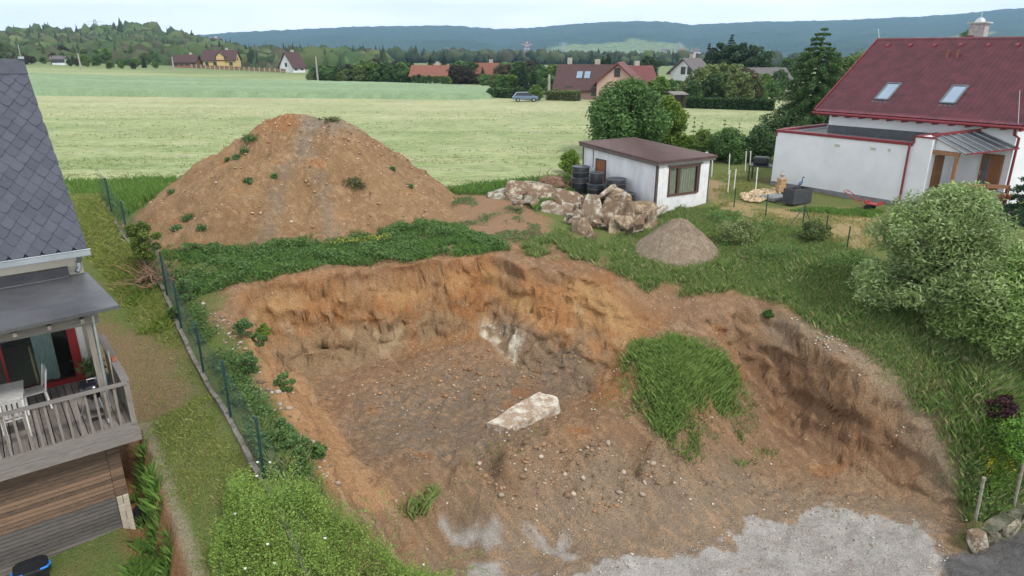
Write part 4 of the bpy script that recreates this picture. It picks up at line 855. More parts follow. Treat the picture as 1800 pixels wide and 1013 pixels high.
# ------------------------------------------------------------------ broken concrete
from mathutils import noise as mn
def rockmesh(name, dims, seed, e=5.0, cuts=7, amp=.16, jag=.10, taper=0):
    bm = bmesh.new(); bmesh.ops.create_cube(bm, size=2); bmesh.ops.subdivide_edges(bm, edges=bm.edges, cuts=cuts, use_grid_fill=True)
    rnd = random.Random(seed); off = Vector((seed * 3.17, seed * 1.3, seed * .7))
    planes = []
    for _ in range(8):
        n = Vector((rnd.uniform(-1, 1), rnd.uniform(-1, 1), rnd.uniform(-.6, .6))).normalized(); planes.append((n, rnd.uniform(.66, .95)))
    m = max(dims)
    for v in bm.verts:
        p = v.co.copy(); k = (abs(p.x) ** e + abs(p.y) ** e + abs(p.z) ** e) ** (1 / e); p /= k
        if taper: p.y *= 1 + taper * p.x; p.z *= 1 - taper * .3 * p.x
        for n, d in planes:
            q = p.dot(n) - d
            if q > 0: p -= n * q
        w = Vector((p.x * dims[0] / m, p.y * dims[1] / m, p.z * dims[2] / m))
        d = mn.noise(w * 1.6 + off) * amp * .5 + mn.noise(w * 4 + off) * amp * .6 + abs(mn.noise(w * 9 + off)) * jag * 1.3
        side = max(abs(p.x), abs(p.y)) 
        nrm = p.normalized(); mm = Vector((dims[0], dims[1], dims[2])) / 2
        p = p + nrm * d * (.35 + .8 * sstep(.6, 1, side))
        v.co = Vector((p.x * mm.x, p.y * mm.y, p.z * mm.z))
    me = bpy.data.meshes.new(name); bmesh.ops.recalc_face_normals(bm, faces=bm.faces); bm.to_mesh(me); bm.free(); return me
def concmat(name, pale, soil, amt):
    m = bpy.data.materials.new(name); m.use_nodes = True; nt = m.node_tree; b = nt.nodes['Principled BSDF']; L = nt.links.new; b.inputs['Roughness'].default_value = .95
    tc = N(nt, 'ShaderNodeTexCoord'); oi = N(nt, 'ShaderNodeObjectInfo'); ad = N(nt, 'ShaderNodeVectorMath', operation='ADD'); L(tc.outputs['Object'], ad.inputs[0]); L(oi.outputs['Random'], ad.inputs[1])
    n1 = N(nt, 'ShaderNodeTexNoise'); n1.inputs['Scale'].default_value = 2.6; n1.inputs['Detail'].default_value = 9; n1.inputs['Roughness'].default_value = .7; L(ad.outputs[0], n1.inputs['Vector'])
    n2 = N(nt, 'ShaderNodeTexNoise'); n2.inputs['Scale'].default_value = 22; n2.inputs['Detail'].default_value = 7; L(ad.outputs[0], n2.inputs['Vector'])
    r = N(nt, 'ShaderNodeValToRGB'); e = r.color_ramp.elements; e[0].position = amt - .06; e[1].position = amt + .07; e[0].color = (*soil, 1); e[1].color = (*pale, 1); L(n1.outputs['Fac'], r.inputs[0])
    mr = N(nt, 'ShaderNodeMapRange'); mr.inputs['From Min'].default_value = .3; mr.inputs['From Max'].default_value = .7; mr.inputs['To Min'].default_value = .62; mr.inputs['To Max'].default_value = 1.15; L(n2.outputs['Fac'], mr.inputs['Value'])
    mu = N(nt, 'ShaderNodeMixRGB', blend_type='MULTIPLY'); mu.inputs[0].default_value = 1; L(r.outputs[0], mu.inputs[1]); L(mr.outputs[0], mu.inputs[2]); L(mu.outputs[0], b.inputs['Base Color'])
    bp = N(nt, 'ShaderNodeBump'); bp.inputs['Strength'].default_value = .8; bp.inputs['Distance'].default_value = .03; L(n2.outputs['Fac'], bp.inputs['Height']); L(bp.outputs[0], b.inputs['Normal']); return m
MC = {'p': concmat('pale_concrete', (.52, .49, .42), (.21, .15, .10), .53), 'b': concmat('soiled_concrete', (.50, .45, .36), (.19, .125, .08), .55),
      't': concmat('tan_concrete', (.43, .35, .24), (.20, .14, .09), .52), 'g': concmat('grey_concrete_slab', (.44, .42, .37), (.17, .14, .09), .5)}
PCS = [  # photo spot, height, size, tilt xyz, kind, label
 (905, 343, 4.75, (1.9, .6, .28), (10, -8, 25), 'g', 'long grey slab at the far left end of the broken concrete'),
 (945, 330, 4.95, (1.5, .7, .22), (-5, 8, -12), 'g', 'grey slab lying topmost over the left group of concrete'),
 (942, 347, 4.75, (1.9, .9, .30), (42, 6, -8), 'b', 'mossy brown underside of a tipped slab in the left group'),
 (915, 360, 4.45, (1.5, .7, .35), (15, 14, -22), 'b', 'jagged soil covered chunk below the long grey slab'),
 (888, 350, 4.55, (.6, .5, .4), (20, 30, 10), 'p', 'pale lump at the leftmost tip of the concrete row'),
 (988, 354, 4.65, (1.2, .7, .30), (30, 10, -38), 'b', 'slanting soil flecked chunk right of the mossy slab'),
 (962, 362, 4.40, (1.2, .5, .35), (10, -12, -15), 'p', 'flat pale edged chunk below the mossy slab'),
 (1000, 375, 4.45, (1.7, .6, .32), (22, 4, -6), 'p', 'long jagged pale topped slab linking both groups of rubble'),
 (1008, 391, 4.25, (1.5, .6, .42), (25, -20, 30), 'b', 'brown soil caked slab sloping left from the upright block'),
 (1054, 345, 5.05, (1.3, .85, .22), (-42, -20, 35), 'p', 'white faced slab propped topmost before the drums'),
 (1083, 350, 4.95, (1.1, .8, .80), (12, 10, -20), 't', 'crumbly tan lump topmost between white slab and drums'),
 (1040, 386, 4.50, (.75, .40, 1.35), (-18, 12, 15), 'p', 'upright slab with soil streaked pale face at the middle of the pile'),
 (1066, 388, 4.45, (.55, .40, 1.2), (-16, 22, -10), 'b', 'dark brown upright slab behind the slim pale bar'),
 (1085, 376, 4.65, (.22, .20, 1.25), (-20, 24, 0), 'p', 'slim pale concrete bar leaning across the middle of the pile'),
 (1120, 369, 4.70, (1.3, .8, .42), (8, -4, 8), 't', 'tan crumbly slab lying flat near the shed corner'),
 (1149, 378, 4.55, (.9, .3, .16), (0, -22, 35), 'p', 'thin plate resting against the foot of the shed corner'),
 (1094, 392, 4.35, (.95, .45, .28), (6, 3, 6), 'p', 'rounded whitish block lying across the pile front'),
 (1125, 389, 4.35, (.9, .5, .30), (12, -8, -5), 'b', 'soiled block below the flat tan slab'),
 (1092, 413, 4.10, (.85, .5, 1.0), (-14, 4, 8), 't', 'squat tan block in the grass at the front of the pile'),
 (1025, 417, 4.10, (.62, .45, 1.0), (-12, -4, -8), 't', 'narrow pale tan block standing in grass at the pile front left'),
 (1124, 402, 4.20, (.5, .3, .55), (-25, 15, 20), 'p', 'small pale block left of the long leaning plate'),
 (1138, 402, 4.20, (.25, .35, 1.05), (-18, 28, 10), 'p', 'long pale plate leaning at the right end beside the gravel heap'),
 (1014, 402, 4.20, (.42, .35, .55), (-20, -14, 0), 'g', 'small grey block tucked behind the narrow tan block'),
 (1076, 362, 4.72, (.6, .45, .3), (10, 30, 50), 'b', 'dark wedge under the crumbly tan lump'),
 (1046, 366, 4.62, (1.1, .5, .35), (20, 32, 20), 'b', 'brown block bearing the white faced slab'),
 (1112, 398, 4.15, (.5, .4, .35), (15, 10, 70), 'p', 'small pale lump at the foot of the pile right of centre'),
]
for i, (u, v, z, d, rt, k, lab) in enumerate(PCS):
    me = rockmesh('concrete_chunk', [q * (1.2 if i in (9, 10) else 1.36) for q in d], i + 3, 9 if min(d) / max(d) < .5 else 6, taper=.12 * ((i % 3) - 1)); me.materials.append(MC[k])
    o = link(bpy.data.objects.new('concrete_chunk', me)); o.location = P(u, v, z) + Vector((0, -.1, -.06 if i in (9, 10) else .10)); o.rotation_euler = [R(a) for a in rt]; tag(o, lab, 'rubble', 'broken concrete pieces heaped by the shed')
    m = o.modifiers.new('es', 'EDGE_SPLIT'); m.split_angle = R(30)
rnd = random.Random(21)
for i in range(30):
    u = rnd.uniform(1000, 1148) if i > 8 else rnd.uniform(890, 1010); v = rnd.uniform(372, 415) if i > 8 else rnd.uniform(350, 372); q = G(u, v + 8); d = [rnd.uniform(.3, .75), rnd.uniform(.25, .5), rnd.uniform(.12, .35)]
    me = rockmesh('concrete_fragment', d, 300 + i, 9, 5, .12, .14); me.materials.append(MC['pbtg'[i % 4]]); o = link(bpy.data.objects.new('concrete_fragment', me)); o.location = (q[0], q[1], q[2] + rnd.uniform(.05, .5)); o.rotation_euler = [rnd.uniform(-.9, .9), rnd.uniform(-.9, .9), rnd.uniform(0, 6)]
    tag(o, ('small pale concrete fragment wedged in the rubble by the shed' if i % 2 else 'small soil stained concrete fragment wedged in the rubble by the shed') if i > 8 else 'small broken concrete fragment among the grey slabs at the left', 'rubble', 'small fragments in the rubble heap' if i > 8 else 'small fragments among the left slabs')
OUT = [(856, 744), (893, 753), (935, 735), (984, 712), (980, 698), (948, 690), (905, 712)]; tp = [P(u, v, G(915, 722)[2] + .30) for u, v in OUT]; cen = sum(tp, Vector()) / len(tp)
bm = bmesh.new(); vs = [bm.verts.new(q - cen) for q in tp]; f = bm.faces.new(vs); ex = bmesh.ops.extrude_face_region(bm, geom=[f]); bmesh.ops.translate(bm, verts=[q for q in ex['geom'] if isinstance(q, bmesh.types.BMVert)], vec=(.03, .04, -.42))
bmesh.ops.subdivide_edges(bm, edges=bm.edges, cuts=5, use_grid_fill=True); bmesh.ops.triangulate(bm, faces=bm.faces); bmesh.ops.subdivide_edges(bm, edges=[e for e in bm.edges if e.calc_length() > .12], cuts=1); bmesh.ops.recalc_face_normals(bm, faces=bm.faces)
for q in bm.verts: w = q.co; n_ = mn.noise(w * 3) * .035 + mn.noise(w * 11) * .02; q.co = w + Vector((mn.noise(w * 5 + Vector((9, 0, 0))) * .03, mn.noise(w * 5 + Vector((0, 9, 0))) * .03, n_))
me = bpy.data.meshes.new('concrete_slab'); bm.to_mesh(me); bm.free(); me.materials.append(concmat('stained_slab', (.62, .58, .50), (.36, .27, .19), .50))
o = link(bpy.data.objects.new('concrete_slab', me)); o.location = cen; tag(o, 'long whitish broken concrete slab lying alone in the pit', 'slab')
# brushwood of roots
def brush(name, p, n, L, lab, seed, w=1.0):
    rnd = random.Random(seed); b = MB()
    for i in range(n):
        q = Vector((rnd.gauss(0, .32) * w, rnd.gauss(0, .25), rnd.uniform(0, .35))); d = Vector((rnd.uniform(-1, 1), rnd.uniform(-1, 1), rnd.uniform(-.1, .9))).normalized(); pts = [q]
        for k in range(4): d = (d + Vector([rnd.uniform(-.45, .45) for _ in range(3)])).normalized(); pts.append(pts[-1] + d * L * rnd.uniform(.15, .3))
        r = rnd.uniform(.008, .035); b.tube(pts, [r, r * .8, r * .6, r * .45, r * .3], 5)
    o = b.build(name, woodmat('dry_root', (.10, .055, .035), (.30, .19, .12), (3, 3, 3)), None, loc=p); return tag(o, lab, 'brushwood')
brush('root_pile', Vector(G(966, 335)), 70, 1.0, 'heap of dug out roots and dry branches behind the left concrete slabs', 3, 1.4)
brush('root_pile', Vector(G(992, 330)), 30, .7, 'small tangle of roots at the foot of the left drum stack', 5)
me = rockmesh('root_clod', (1.2, .8, .7), 41, 2.6, 7, .25, .2); me.materials.append(concmat('root_soil', (.30, .19, .12), (.16, .09, .055), .5)); o = link(bpy.data.objects.new('root_clod', me)); q = G(972, 333); o.location = (q[0], q[1], q[2] + .25); tag(o, 'brown clod of earth held together by torn tree roots', 'root clod')
# ------------------------------------------------------------------ left boundary: kerb and wire fence
FLN = [q[:2] for q in W([(545, 985, 2.1), (465, 845, 2.6), (405, 735, 2.8), (325, 595, 3.2), (290, 510, 3.6), (230, 430, 4.2), (175, 350, 5)])]
def along(pts, s):
    for i in range(len(pts) - 1):
        a = Vector(pts[i]); c = Vector(pts[i + 1]); l = (c - a).length
        if s <= l or i == len(pts) - 2: return a + (c - a) * (s / l)
        s -= l
TL = sum((Vector(FLN[i + 1]) - Vector(FLN[i])).length for i in range(len(FLN) - 1))
M_fence = mat('green_blue_coating', (.015, .055, .065), .5, (.012, .04, .05)); M_kerb = mat('pale_kerb', (.27, .25, .22), .95, (.12, .11, .09), 5, .4, 40)
base0 = along(FLN, 0); fz = hz(base0.x, base0.y)
fence = empty('wire_fence', (base0.x, base0.y, 0), 0, 'dark green wire mesh fence with steel posts along the left edge of the plot', 'fence')
def fpt(s, h=0, dx=0): p = along(FLN, s); return Vector((p.x - base0.x + dx, p.y - base0.y, hz(p.x, p.y) + h))
s = 2.6 * .97; posts = []; s = (Vector(FLN[1]) - Vector(FLN[0])).length
while s > 0: s -= 2.6
s += 2.6
while s < TL:
    b = MB(); b.tube([fpt(s, -.1), fpt(s, 1.5)], .028, 10); q = fpt(s, 1.5); b.lathe([(.032, 0), (.03, .015), (0, .02)], (q.x, q.y, q.z), 10); b.build('post', M_fence, fence, smooth=True); s += 2.6
b = MB(); step = .10; S = np.arange(0, TL, step); PB = [fpt(q, .04, .03) for q in S]; Hh = 1.36; k = int(Hh / step)
Vw = []; Fw = []
def wire(pa, pb, r=.0015):
    d = (pb - pa).normalized(); x = d.cross(Vector((.8, .6, 0))).normalized() * r; y = d.cross(x).normalized() * r; n = len(Vw)
    for p in (pa, pb):
        for q in (x, -x * .5 + y * .87, -x * .5 - y * .87): Vw.append(p + q)
    for i in range(3): Fw.append((n + i, n + (i + 1) % 3, n + 3 + (i + 1) % 3, n + 3 + i))
for i in range(len(S)):
    for sg in (1, -1):
        j = 0
        while j < k:
            i0 = i + sg * j; 
            j2 = min(j + 6, k); i1 = i + sg * j2
            if 0 <= i1 < len(S) and 0 <= i0 < len(S): wire(PB[i0] + Vector((0, 0, j * step)), PB[i1] + Vector((0, 0, j2 * step)))
            j = j2
for h in (.04, .7, 1.38):
    for i in range(0, len(S) - 8, 8): wire(PB[i] + Vector((0, 0, h - .04)), PB[i + 8] + Vector((0, 0, h - .04)), .004)
np_mesh('wire_mesh', np.array([tuple(v) for v in Vw]), np.array(Fw), M_fence, parent=fence)
b = MB(); s = 0
while s < TL - .6:
    a = along(FLN, s); c = along(FLN, s + .98); za = hz(a.x, a.y); zc = hz(c.x, c.y); dz = .05 * math.sin(s * 3)
    b.bar((a.x - .05, a.y, (za - .06 + dz)), (c.x - .05, c.y, (zc - .06 + dz * .6)), .11, .30); s += 1.0
o = b.build('concrete_kerb', M_kerb, None, bevel=.01); tag(o, 'row of pale concrete kerb blocks at the foot of the left wire fence', 'kerb')
# ------------------------------------------------------------------ garden fence, washing posts and garden things on the right
M_gp = mat('green_post', (.02, .07, .04), .5, (.015, .055, .03))
GFP = [(1290, 365, 331), (1345, 383, 342), (1410, 400, 360), (1451, 410, 378), (1487, 446, 398), (1535, 505, 455)]
gp = [G(u, v) for u, v, _ in GFP]; gf = empty('garden_fence', gp[0], 0, 'low green post and wire fence between the wild bank and the garden', 'fence')
tops = []
for (u, v, vt), p in zip(GFP, gp):
    t = PY(u, vt, p[1]); l = Vector(p) - Vector(gp[0]); tops.append(Vector((l.x, l.y, min(t.z, p[2] + 1.35) - gp[0][2])))
    b = MB(); b.tube([l + Vector((0, 0, -.2)), tops[-1]], .026, 8); b.build('post', M_gp, gf, smooth=True)
b = MB(); l = Vector(gp[2]) - Vector(gp[0]); b.tube([l + Vector((0, 0, .85)), l + Vector((-.75, -.35, .02))], .02, 6); b.tube([l + Vector((0, 0, .75)), l + Vector((.35, -.25, .0))], .02, 6); b.build('brace', M_gp, gf)
b = MB()
for i in range(len(gp) - 1):
    a = Vector(gp[i]) - Vector(gp[0]); c = Vector(gp[i + 1]) - Vector(gp[0])
    for k in (.3, .6, .95): b.tube([a.lerp(tops[i], k), c.lerp(tops[i + 1], k)], .004, 4)
b.build('wire', M_gp, gf)
WP = [(1251, 311, 275), (1281, 307, 272), (1279, 341, 301), (1290, 333, 299), (1310, 302, 267), (1318, 302, 267), (1328, 337, 296)]
WL = ['white pole nearest the shed roof corner', 'tall white pole in front of the middle bush', 'white pole standing nearest the bank of tall grass', 'white pole just behind the nearest one by the path', 'left one of the two white poles far back by the dark bushes', 'right one of the two white poles far back by the dark bushes', 'white pole by the path closest to the white wing']
for (u, v, vt), lb in zip(WP, WL):
    p = G(u, v); t = PY(u + (4 if v > 330 else 2), vt, p[1]); b = MB(); b.tube([(0, 0, -.1), (t.x - p[0], .02, t.z - p[2])], .026, 8); b.lathe([(.03, 0), (.03, .03), (0, .03)], (t.x - p[0], .02, t.z - p[2]), 8); o = b.build('white_pole', M_white, None, loc=p); tag(o, lb, 'pole', 'white poles of the neighbouring garden')
p = G(1343, 318); t = empty('garden_table', p, R(-30), 'dark garden table at the far corner of the white wing', 'table'); b = MB(); b.bb((-.75, -.5, .72), (.75, .5, .77)); b.build('tabletop', M_blackp, t, bevel=.01)
for sx in (-1, 1):
    for sy in (-1, 1): b = MB(); b.bb((sx * .68 - .03, sy * .43 - .03, 0), (sx * .68 + .03, sy * .43 + .03, .72)); b.build('leg', M_blackp, t)
b = MB(); b.bb((-.62, -.08, .77), (.1, .4, 1.15)); b.build('covered_grill', M_blackp, t, bevel=.08)
p = P(1400, 356, 4.75); t = empty('planter_trough', p, R(28), 'dark rectangular trough in front of the long white wall', 'planter')
L2 = .55; b = MB(); b.bb((-L2, -.3, 0), (L2, .3, .04)); b.bb((-L2, -.3, .04), (L2, -.26, .62)); b.bb((-L2, .26, .04), (L2, .3, .62)); b.bb((-L2, -.26, .04), (-L2 + .04, .26, .62)); b.bb((L2 - .04, -.26, .04), (L2, .26, .62)); b.build('trough', mat('slate_black', (.035, .04, .05), .6, (.06, .065, .075), 5), t)
b = MB(); b.bb((-L2 + .04, -.26, .3), (L2 - .04, .26, .52)); b.build('soil', mat('potting_soil', (.07, .045, .03), .95), t)
hp = p + Vector((.12, .1, .52)); t = empty('heron_figure', hp, R(20), 'small blue heron figure standing in the dark trough', 'figure'); M_her = mat('heron_blue', (.06, .12, .26), .5, (.045, .09, .2))
b = MB(); b.tube([(-.14, 0, .20), (-.05, 0, .27), (.04, 0, .34), (.07, 0, .44), (.05, 0, .52), (.09, 0, .55), (.19, 0, .53)], [.02, .07, .055, .022, .02, .03, .004], 10); b.build('body', M_her, t, smooth=True)
b = MB(); b.tube([(-.04, -.02, .24), (-.03, -.02, 0)], .009, 6); b.build('leg', M_her, t); b = MB(); b.tube([(-.03, .03, .24), (-.05, .03, 0)], .009, 6); b.build('leg', M_her, t)
p = P(1362, 350, 4.70); b = MB(); b.bb((-.55, -.45, 0), (.55, .45, .12)); b.bb((-.5, -.4, .12), (.5, .4, .15)); o = b.build('paving_slab', M_greyc, None, loc=p, bevel=.01); o.rotation_euler[2] = R(28); tag(o, 'grey stepping slab between stone edging and dark trough', 'slab')
p = P(1371, 337, 4.8); t = empty('stone_fountain', p, R(10), 'little tan stone pillar with a pale urn at the corner of the white wall', 'fountain'); M_tan = mat('tan_stone', (.48, .31, .17), .9, (.36, .22, .12), 6, .3, 30)
b = MB(); b.box((0, 0, .16), (.36, .32, .32)); b.box((.02, 0, .44), (.30, .28, .24), rz=.2); b.box((.02, 0, .585), (.36, .34, .05)); b.build('pillar', M_tan, t, bevel=.02)
b = MB(); b.lathe([(.05, 0), (.04, .05), (.11, .13), (.12, .2), (.09, .2), (0, .16)], (.02, 0, .61), 14); b.tube([(.02, 0, .8), (.0, 0, 1.0)], .015, 6); b.build('urn', mat('pale_stone', (.5, .45, .38), .9), t, smooth=True)
# stone edging: many little stones
def stones(name, pts, smin, smax, cols, seed, lab=None, cat=None, sink=.3, flat=.6):
    rn = np.random.default_rng(seed); n = len(pts); t = (1 + 5 ** .5) / 2
    ico = np.array([(-1, t, 0), (1, t, 0), (-1, -t, 0), (1, -t, 0), (0, -1, t), (0, 1, t), (0, -1, -t), (0, 1, -t), (t, 0, -1), (t, 0, 1), (-t, 0, -1), (-t, 0, 1)]) / 1.9
    fc = np.array([(0, 11, 5), (0, 5, 1), (0, 1, 7), (0, 7, 10), (0, 10, 11), (1, 5, 9), (5, 11, 4), (11, 10, 2), (10, 7, 6), (7, 1, 8), (3, 9, 4), (3, 4, 2), (3, 2, 6), (3, 6, 8), (3, 8, 9), (4, 9, 5), (2, 4, 11), (6, 2, 10), (8, 6, 7), (9, 8, 1)])
    s = smin * (smax / smin) ** (rn.random(n) ** 2.2); V = ico[None] * (1 + rn.uniform(-.28, .28, (n, 12, 1))) * (s[:, None] * np.c_[rn.uniform(.8, 1.4, n), rn.uniform(.7, 1.1, n), rn.uniform(.4, .8, n) * flat / .6])[:, None, :]
    a = rn.uniform(0, 6.28, n); ca, sa = np.cos(a)[:, None], np.sin(a)[:, None]; x = V[:, :, 0] * ca - V[:, :, 1] * sa; y = V[:, :, 0] * sa + V[:, :, 1] * ca
    V = np.stack([x + pts[:, 0:1], y + pts[:, 1:2], V[:, :, 2] + pts[:, 2:3] + (s * .25)[:, None]], -1)
    F = fc[None] + (np.arange(n) * 12)[:, None, None]; c = np.array(cols)[rn.integers(0, len(cols), n)] * rn.uniform(.7, 1.15, (n, 1))
    o = np_mesh(name, V.reshape(-1, 3), F.reshape(-1, 3), leafmat('stone_face', rough=.9, transl=0), np.repeat(c, 12, 0)); return tag(o, lab, cat, None, 'stuff')
def scatter(poly, n, seed, dens=None):
    rn = np.random.default_rng(seed); xs = [q[0] for q in poly]; ys = [q[1] for q in poly]; x = rn.uniform(min(xs), max(xs), n * 3); y = rn.uniform(min(ys), max(ys), n * 3); k = inpoly(x, y, poly)
    if dens is not None: k &= rn.random(n * 3) < dens(x, y)
    x = x[k][:n]; y = y[k][:n]; return np.c_[x, y, height(x, y)]
pl = GP([(1296, 345), (1320, 338), (1352, 334), (1372, 332), (1378, 338), (1350, 350), (1335, 358), (1310, 357)]); q = scatter(pl, 420, 3); q[:, 2] += .05
stones('stone_edging', q, .05, .13, [(.52, .40, .26), (.45, .33, .2), (.58, .48, .34)], 4, 'bank of loose tan stones at the left of the dark trough', 'stones')
p = G(1528, 370); t = empty('hand_truck', p, R(-50), 'red two wheeled hand truck lying back by the white wall', 'hand truck'); M_rt = mat('red_tube', (.35, .05, .05), .5)
for y in (-.2, .2):
    b = MB(); b.tube([(-.1, y, .15), (-1.0, y, .62), (-1.12, y * .5, .68)], .018, 8); b.build('frame_tube', M_rt, t, smooth=True)
    b = MB(); b.tube([(0, y - .03 * (1 if y > 0 else -1), .14), (0, y + .06 * (1 if y > 0 else -1), .14)], .14, 16); b.build('wheel', M_blackp, t); 
    b = MB(); b.tube([(-.15, y, .2), (-.18, y, 0)], .014, 6); b.build('foot', M_rt, t)
b = MB(); b.bb((-.15, -.25, .28), (.42, .25, .31)); b.bb((-.15, -.25, .31), (-.12, .25, .42)); b.bb((.39, -.25, .31), (.42, .25, .42)); b.build('tray', M_rt, t); b = MB(); b.tube([(-.5, -.2, .35), (-.5, .2, .35)], .012, 6); b.tube([(-1.0, -.2, .62), (-1.0, .2, .62)], .012, 6); b.build('crossbar', M_rt, t)
# ------------------------------------------------------------------ stone wall by the road, lower right
wa = P(1712, 962, 0); wb = P(1800, 906, 0); wd_ = (wb - wa); wl = 7.5; t = empty('garden_wall', (wa.x, wa.y, 0), math.atan2(wd_.y, wd_.x), 'low weathered stone and concrete retaining wall beside the road', 'wall')
for i in range(9):
    d = (.92 if i % 2 else .80, .34, .42 + .05 * (i % 3)); me = rockmesh('block', d, 100 + i, 7, 7, .05, .06); me.materials.append(concmat('wall_block_%d' % (i % 2), (.36, .32, .24) if i % 2 else (.28, .25, .2), (.10, .09, .06), .47) if i < 2 else bpy.data.materials['wall_block_%d' % (i % 2)]); o = link(bpy.data.objects.new('block', me), t); o.location = (.28 + i * .84, -.14, .24)
b = MB()
for i in range(7): b.box((.5 + i * 1.02, -.10, .52 + .01 * (i % 2)), (1.0, .30, .09), rz=.01 * (i % 3 - 1))
b.build('coping', concmat('mossy_coping', (.17, .16, .12), (.06, .07, .035), .5), t, bevel=.015)
me = rockmesh('end_block', (.42, .5, .6), 131, 6, 7, .06, .05); me.materials.append(MC['p']); o = link(bpy.data.objects.new('end_block', me), t); o.location = (-.12, -.1, .24)
M_gpost = mat('weathered_fence_post', (.33, .30, .26), .9, (.20, .18, .15), 8, .3, 40)
for (u, v, vt, uu, lb) in ((1717, 914, 840, 1730, 'grey leaning post at the end of the stone wall by the road'), (1783, 893, 812, 1800, 'grey post at the photo edge behind the stone wall')):
    p = P(u, v, .55); tt = PY(uu, vt, p.y); b = MB(); b.tube([(0, 0, -.5), tuple(tt - p)], .035, 7); b.tube([tuple((tt - p) * .95), tuple((tt - p) * 1.0 + Vector((.0, 0, .01)))], .045, 7); o = b.build('fence_post', M_gpost, None, loc=p); tag(o, lb, 'post')
p = PY(1738, 863, 14.3); b = MB(); b.tube([(0, 0, -.02), (.01, 0, .05), (.0, .01, .12)], [.035, .045, .02], 8); b.tube([(0, 0, .12), (0, .02, .2)], .008, 5); o = b.build('blue_tag', mat('bright_blue_tag', (.01, .10, .55), .4), None, loc=p); tag(o, 'small bright blue plastic tag hanging in yellow green weeds', 'tag')
# ------------------------------------------------------------------ plants
M_leaf = leafmat('foliage'); M_grass = leafmat('grass_blades', transl=.25, rough=.6); M_bark = woodmat('bark', (.05, .04, .03), (.16, .13, .10), (4, 4, 1))
def pick(rn, cols, n, var=.18):
    c = np.array(cols)[rn.integers(0, len(cols), n)]; c2 = np.array(cols)[rn.integers(0, len(cols), n)]; w = rn.random((n, 1))
    return (c * w + c2 * (1 - w)) * rn.uniform(1 - var, 1 + var, (n, 1))
def blades(name, pts, h0, h1, wd, cols, seed, lean=.35, label=None, cat='grass', parent=None, kind='stuff', hmod=None):
    rn = np.random.default_rng(seed); n = len(pts); a = rn.uniform(0, 2 * np.pi, n); h = rn.uniform(h0, h1, n)
    if hmod is not None: h = h * hmod
    w = wd * rn.uniform(.6, 1.3, n); px, py = np.cos(a) * w / 2, np.sin(a) * w / 2; b = rn.uniform(0, 2 * np.pi, n); ln = h * lean * rn.random(n) * 1.6
    z0 = pts[:, 2] - .02
    V = np.empty((n, 4, 3)); V[:, 0] = np.c_[pts[:, 0] - px, pts[:, 1] - py, z0]; V[:, 1] = np.c_[pts[:, 0] + px, pts[:, 1] + py, z0]
    mx_, my_ = pts[:, 0] + np.cos(b) * ln * .35, pts[:, 1] + np.sin(b) * ln * .35
    V[:, 2] = np.c_[mx_ + px * .7, my_ + py * .7, z0 + h * .62]; V[:, 3] = np.c_[pts[:, 0] + np.cos(b) * ln, pts[:, 1] + np.sin(b) * ln, z0 + h]
    F = np.array([(0, 1, 2), (0, 2, 3)])[None] + (np.arange(n) * 4)[:, None, None]
    c = pick(rn, cols, n); o = np_mesh(name, V.reshape(-1, 3), F.reshape(-1, 3), M_grass, np.repeat(c, 4, 0), parent=parent)
    return tag(o, label, cat if label else None, None, kind)
def leafverts(rn, C, size, aspect=.5, up=.25, droop=0):
    n = len(C); d = rn.normal(size=(n, 3)); d[:, 2] = d[:, 2] * .6 - droop; d /= np.linalg.norm(d, axis=1)[:, None]
    nr = rn.normal(size=(n, 3)); nr[:, 2] = np.abs(nr[:, 2]) + up; s = np.cross(d, nr); s /= np.linalg.norm(s, axis=1)[:, None] + 1e-9
    L_ = (size * rn.uniform(.6, 1.35, n))[:, None]; V = np.empty((n, 4, 3)); V[:, 0] = C - d * L_ * .5; V[:, 1] = C + s * L_ * aspect * .5; V[:, 2] = C + d * L_ * .5; V[:, 3] = C - s * L_ * aspect * .5
    return V
def leafmesh(name, C, size, cols, seed, aspect=.5, up=.25, droop=0, parent=None, tintvar=None, mat_=None):
    rn = np.random.default_rng(seed); V = leafverts(rn, C, size, aspect, up, droop); n = len(C); F = np.arange(n * 4).reshape(n, 4)
    c = pick(rn, cols, n)
    if tintvar is not None: c = c * tintvar[:, None]
    return np_mesh(name, V.reshape(-1, 3), F, mat_ or M_leaf, np.repeat(c, 4, 0), parent=parent)
def zone(px, n, seed, dens=None, soft=.28):
    pl = GP(px)
    def dd(x, y):
        e = np.clip(sdist(x, y, pl) / soft + fbm(x * 1.7, y * 1.7, 399, 3) * .9, 0, 1) ** 1.5; return e * (dens(x, y) if dens is not None else 1)
    return scatter(pl, n, seed, dd)
def patch(s, f=1.0, lo=-.1, hi=.2): return lambda x, y: sstep(lo, hi, fbm(x * f, y * f, s, 4))
GR_TALL = [(.17, .25, .075), (.21, .29, .085), (.13, .20, .06), (.29, .33, .14), (.40, .36, .20)]; GR_LUSH = [(.14, .26, .05), (.18, .31, .06), (.10, .20, .045)]
GR_LAWN = [(.22, .27, .06), (.26, .31, .08), (.17, .24, .05), (.34, .33, .13)]; GR_WEED = [(.10, .19, .065), (.13, .23, .075), (.075, .15, .055)]
EX = {}
def clear(x, y):     # nothing grows inside buildings or heaps
    m = np.ones(len(x))
    for (cx, cy, r) in ((5.95, 23.45, 1.2), (-8.7, 28.4, 5.2)): m *= (np.hypot(x - cx, y - cy) > r)
    return m
BANK = [(1160, 366), (1260, 368), (1330, 388), (1400, 402), (1470, 434), (1540, 462), (1800, 530), (1850, 560), (1850, 905), (1706, 918), (1680, 840), (1632, 762), (1560, 676), (1480, 606), (1415, 566), (1350, 534), (1290, 520), (1270, 500), (1255, 400)]
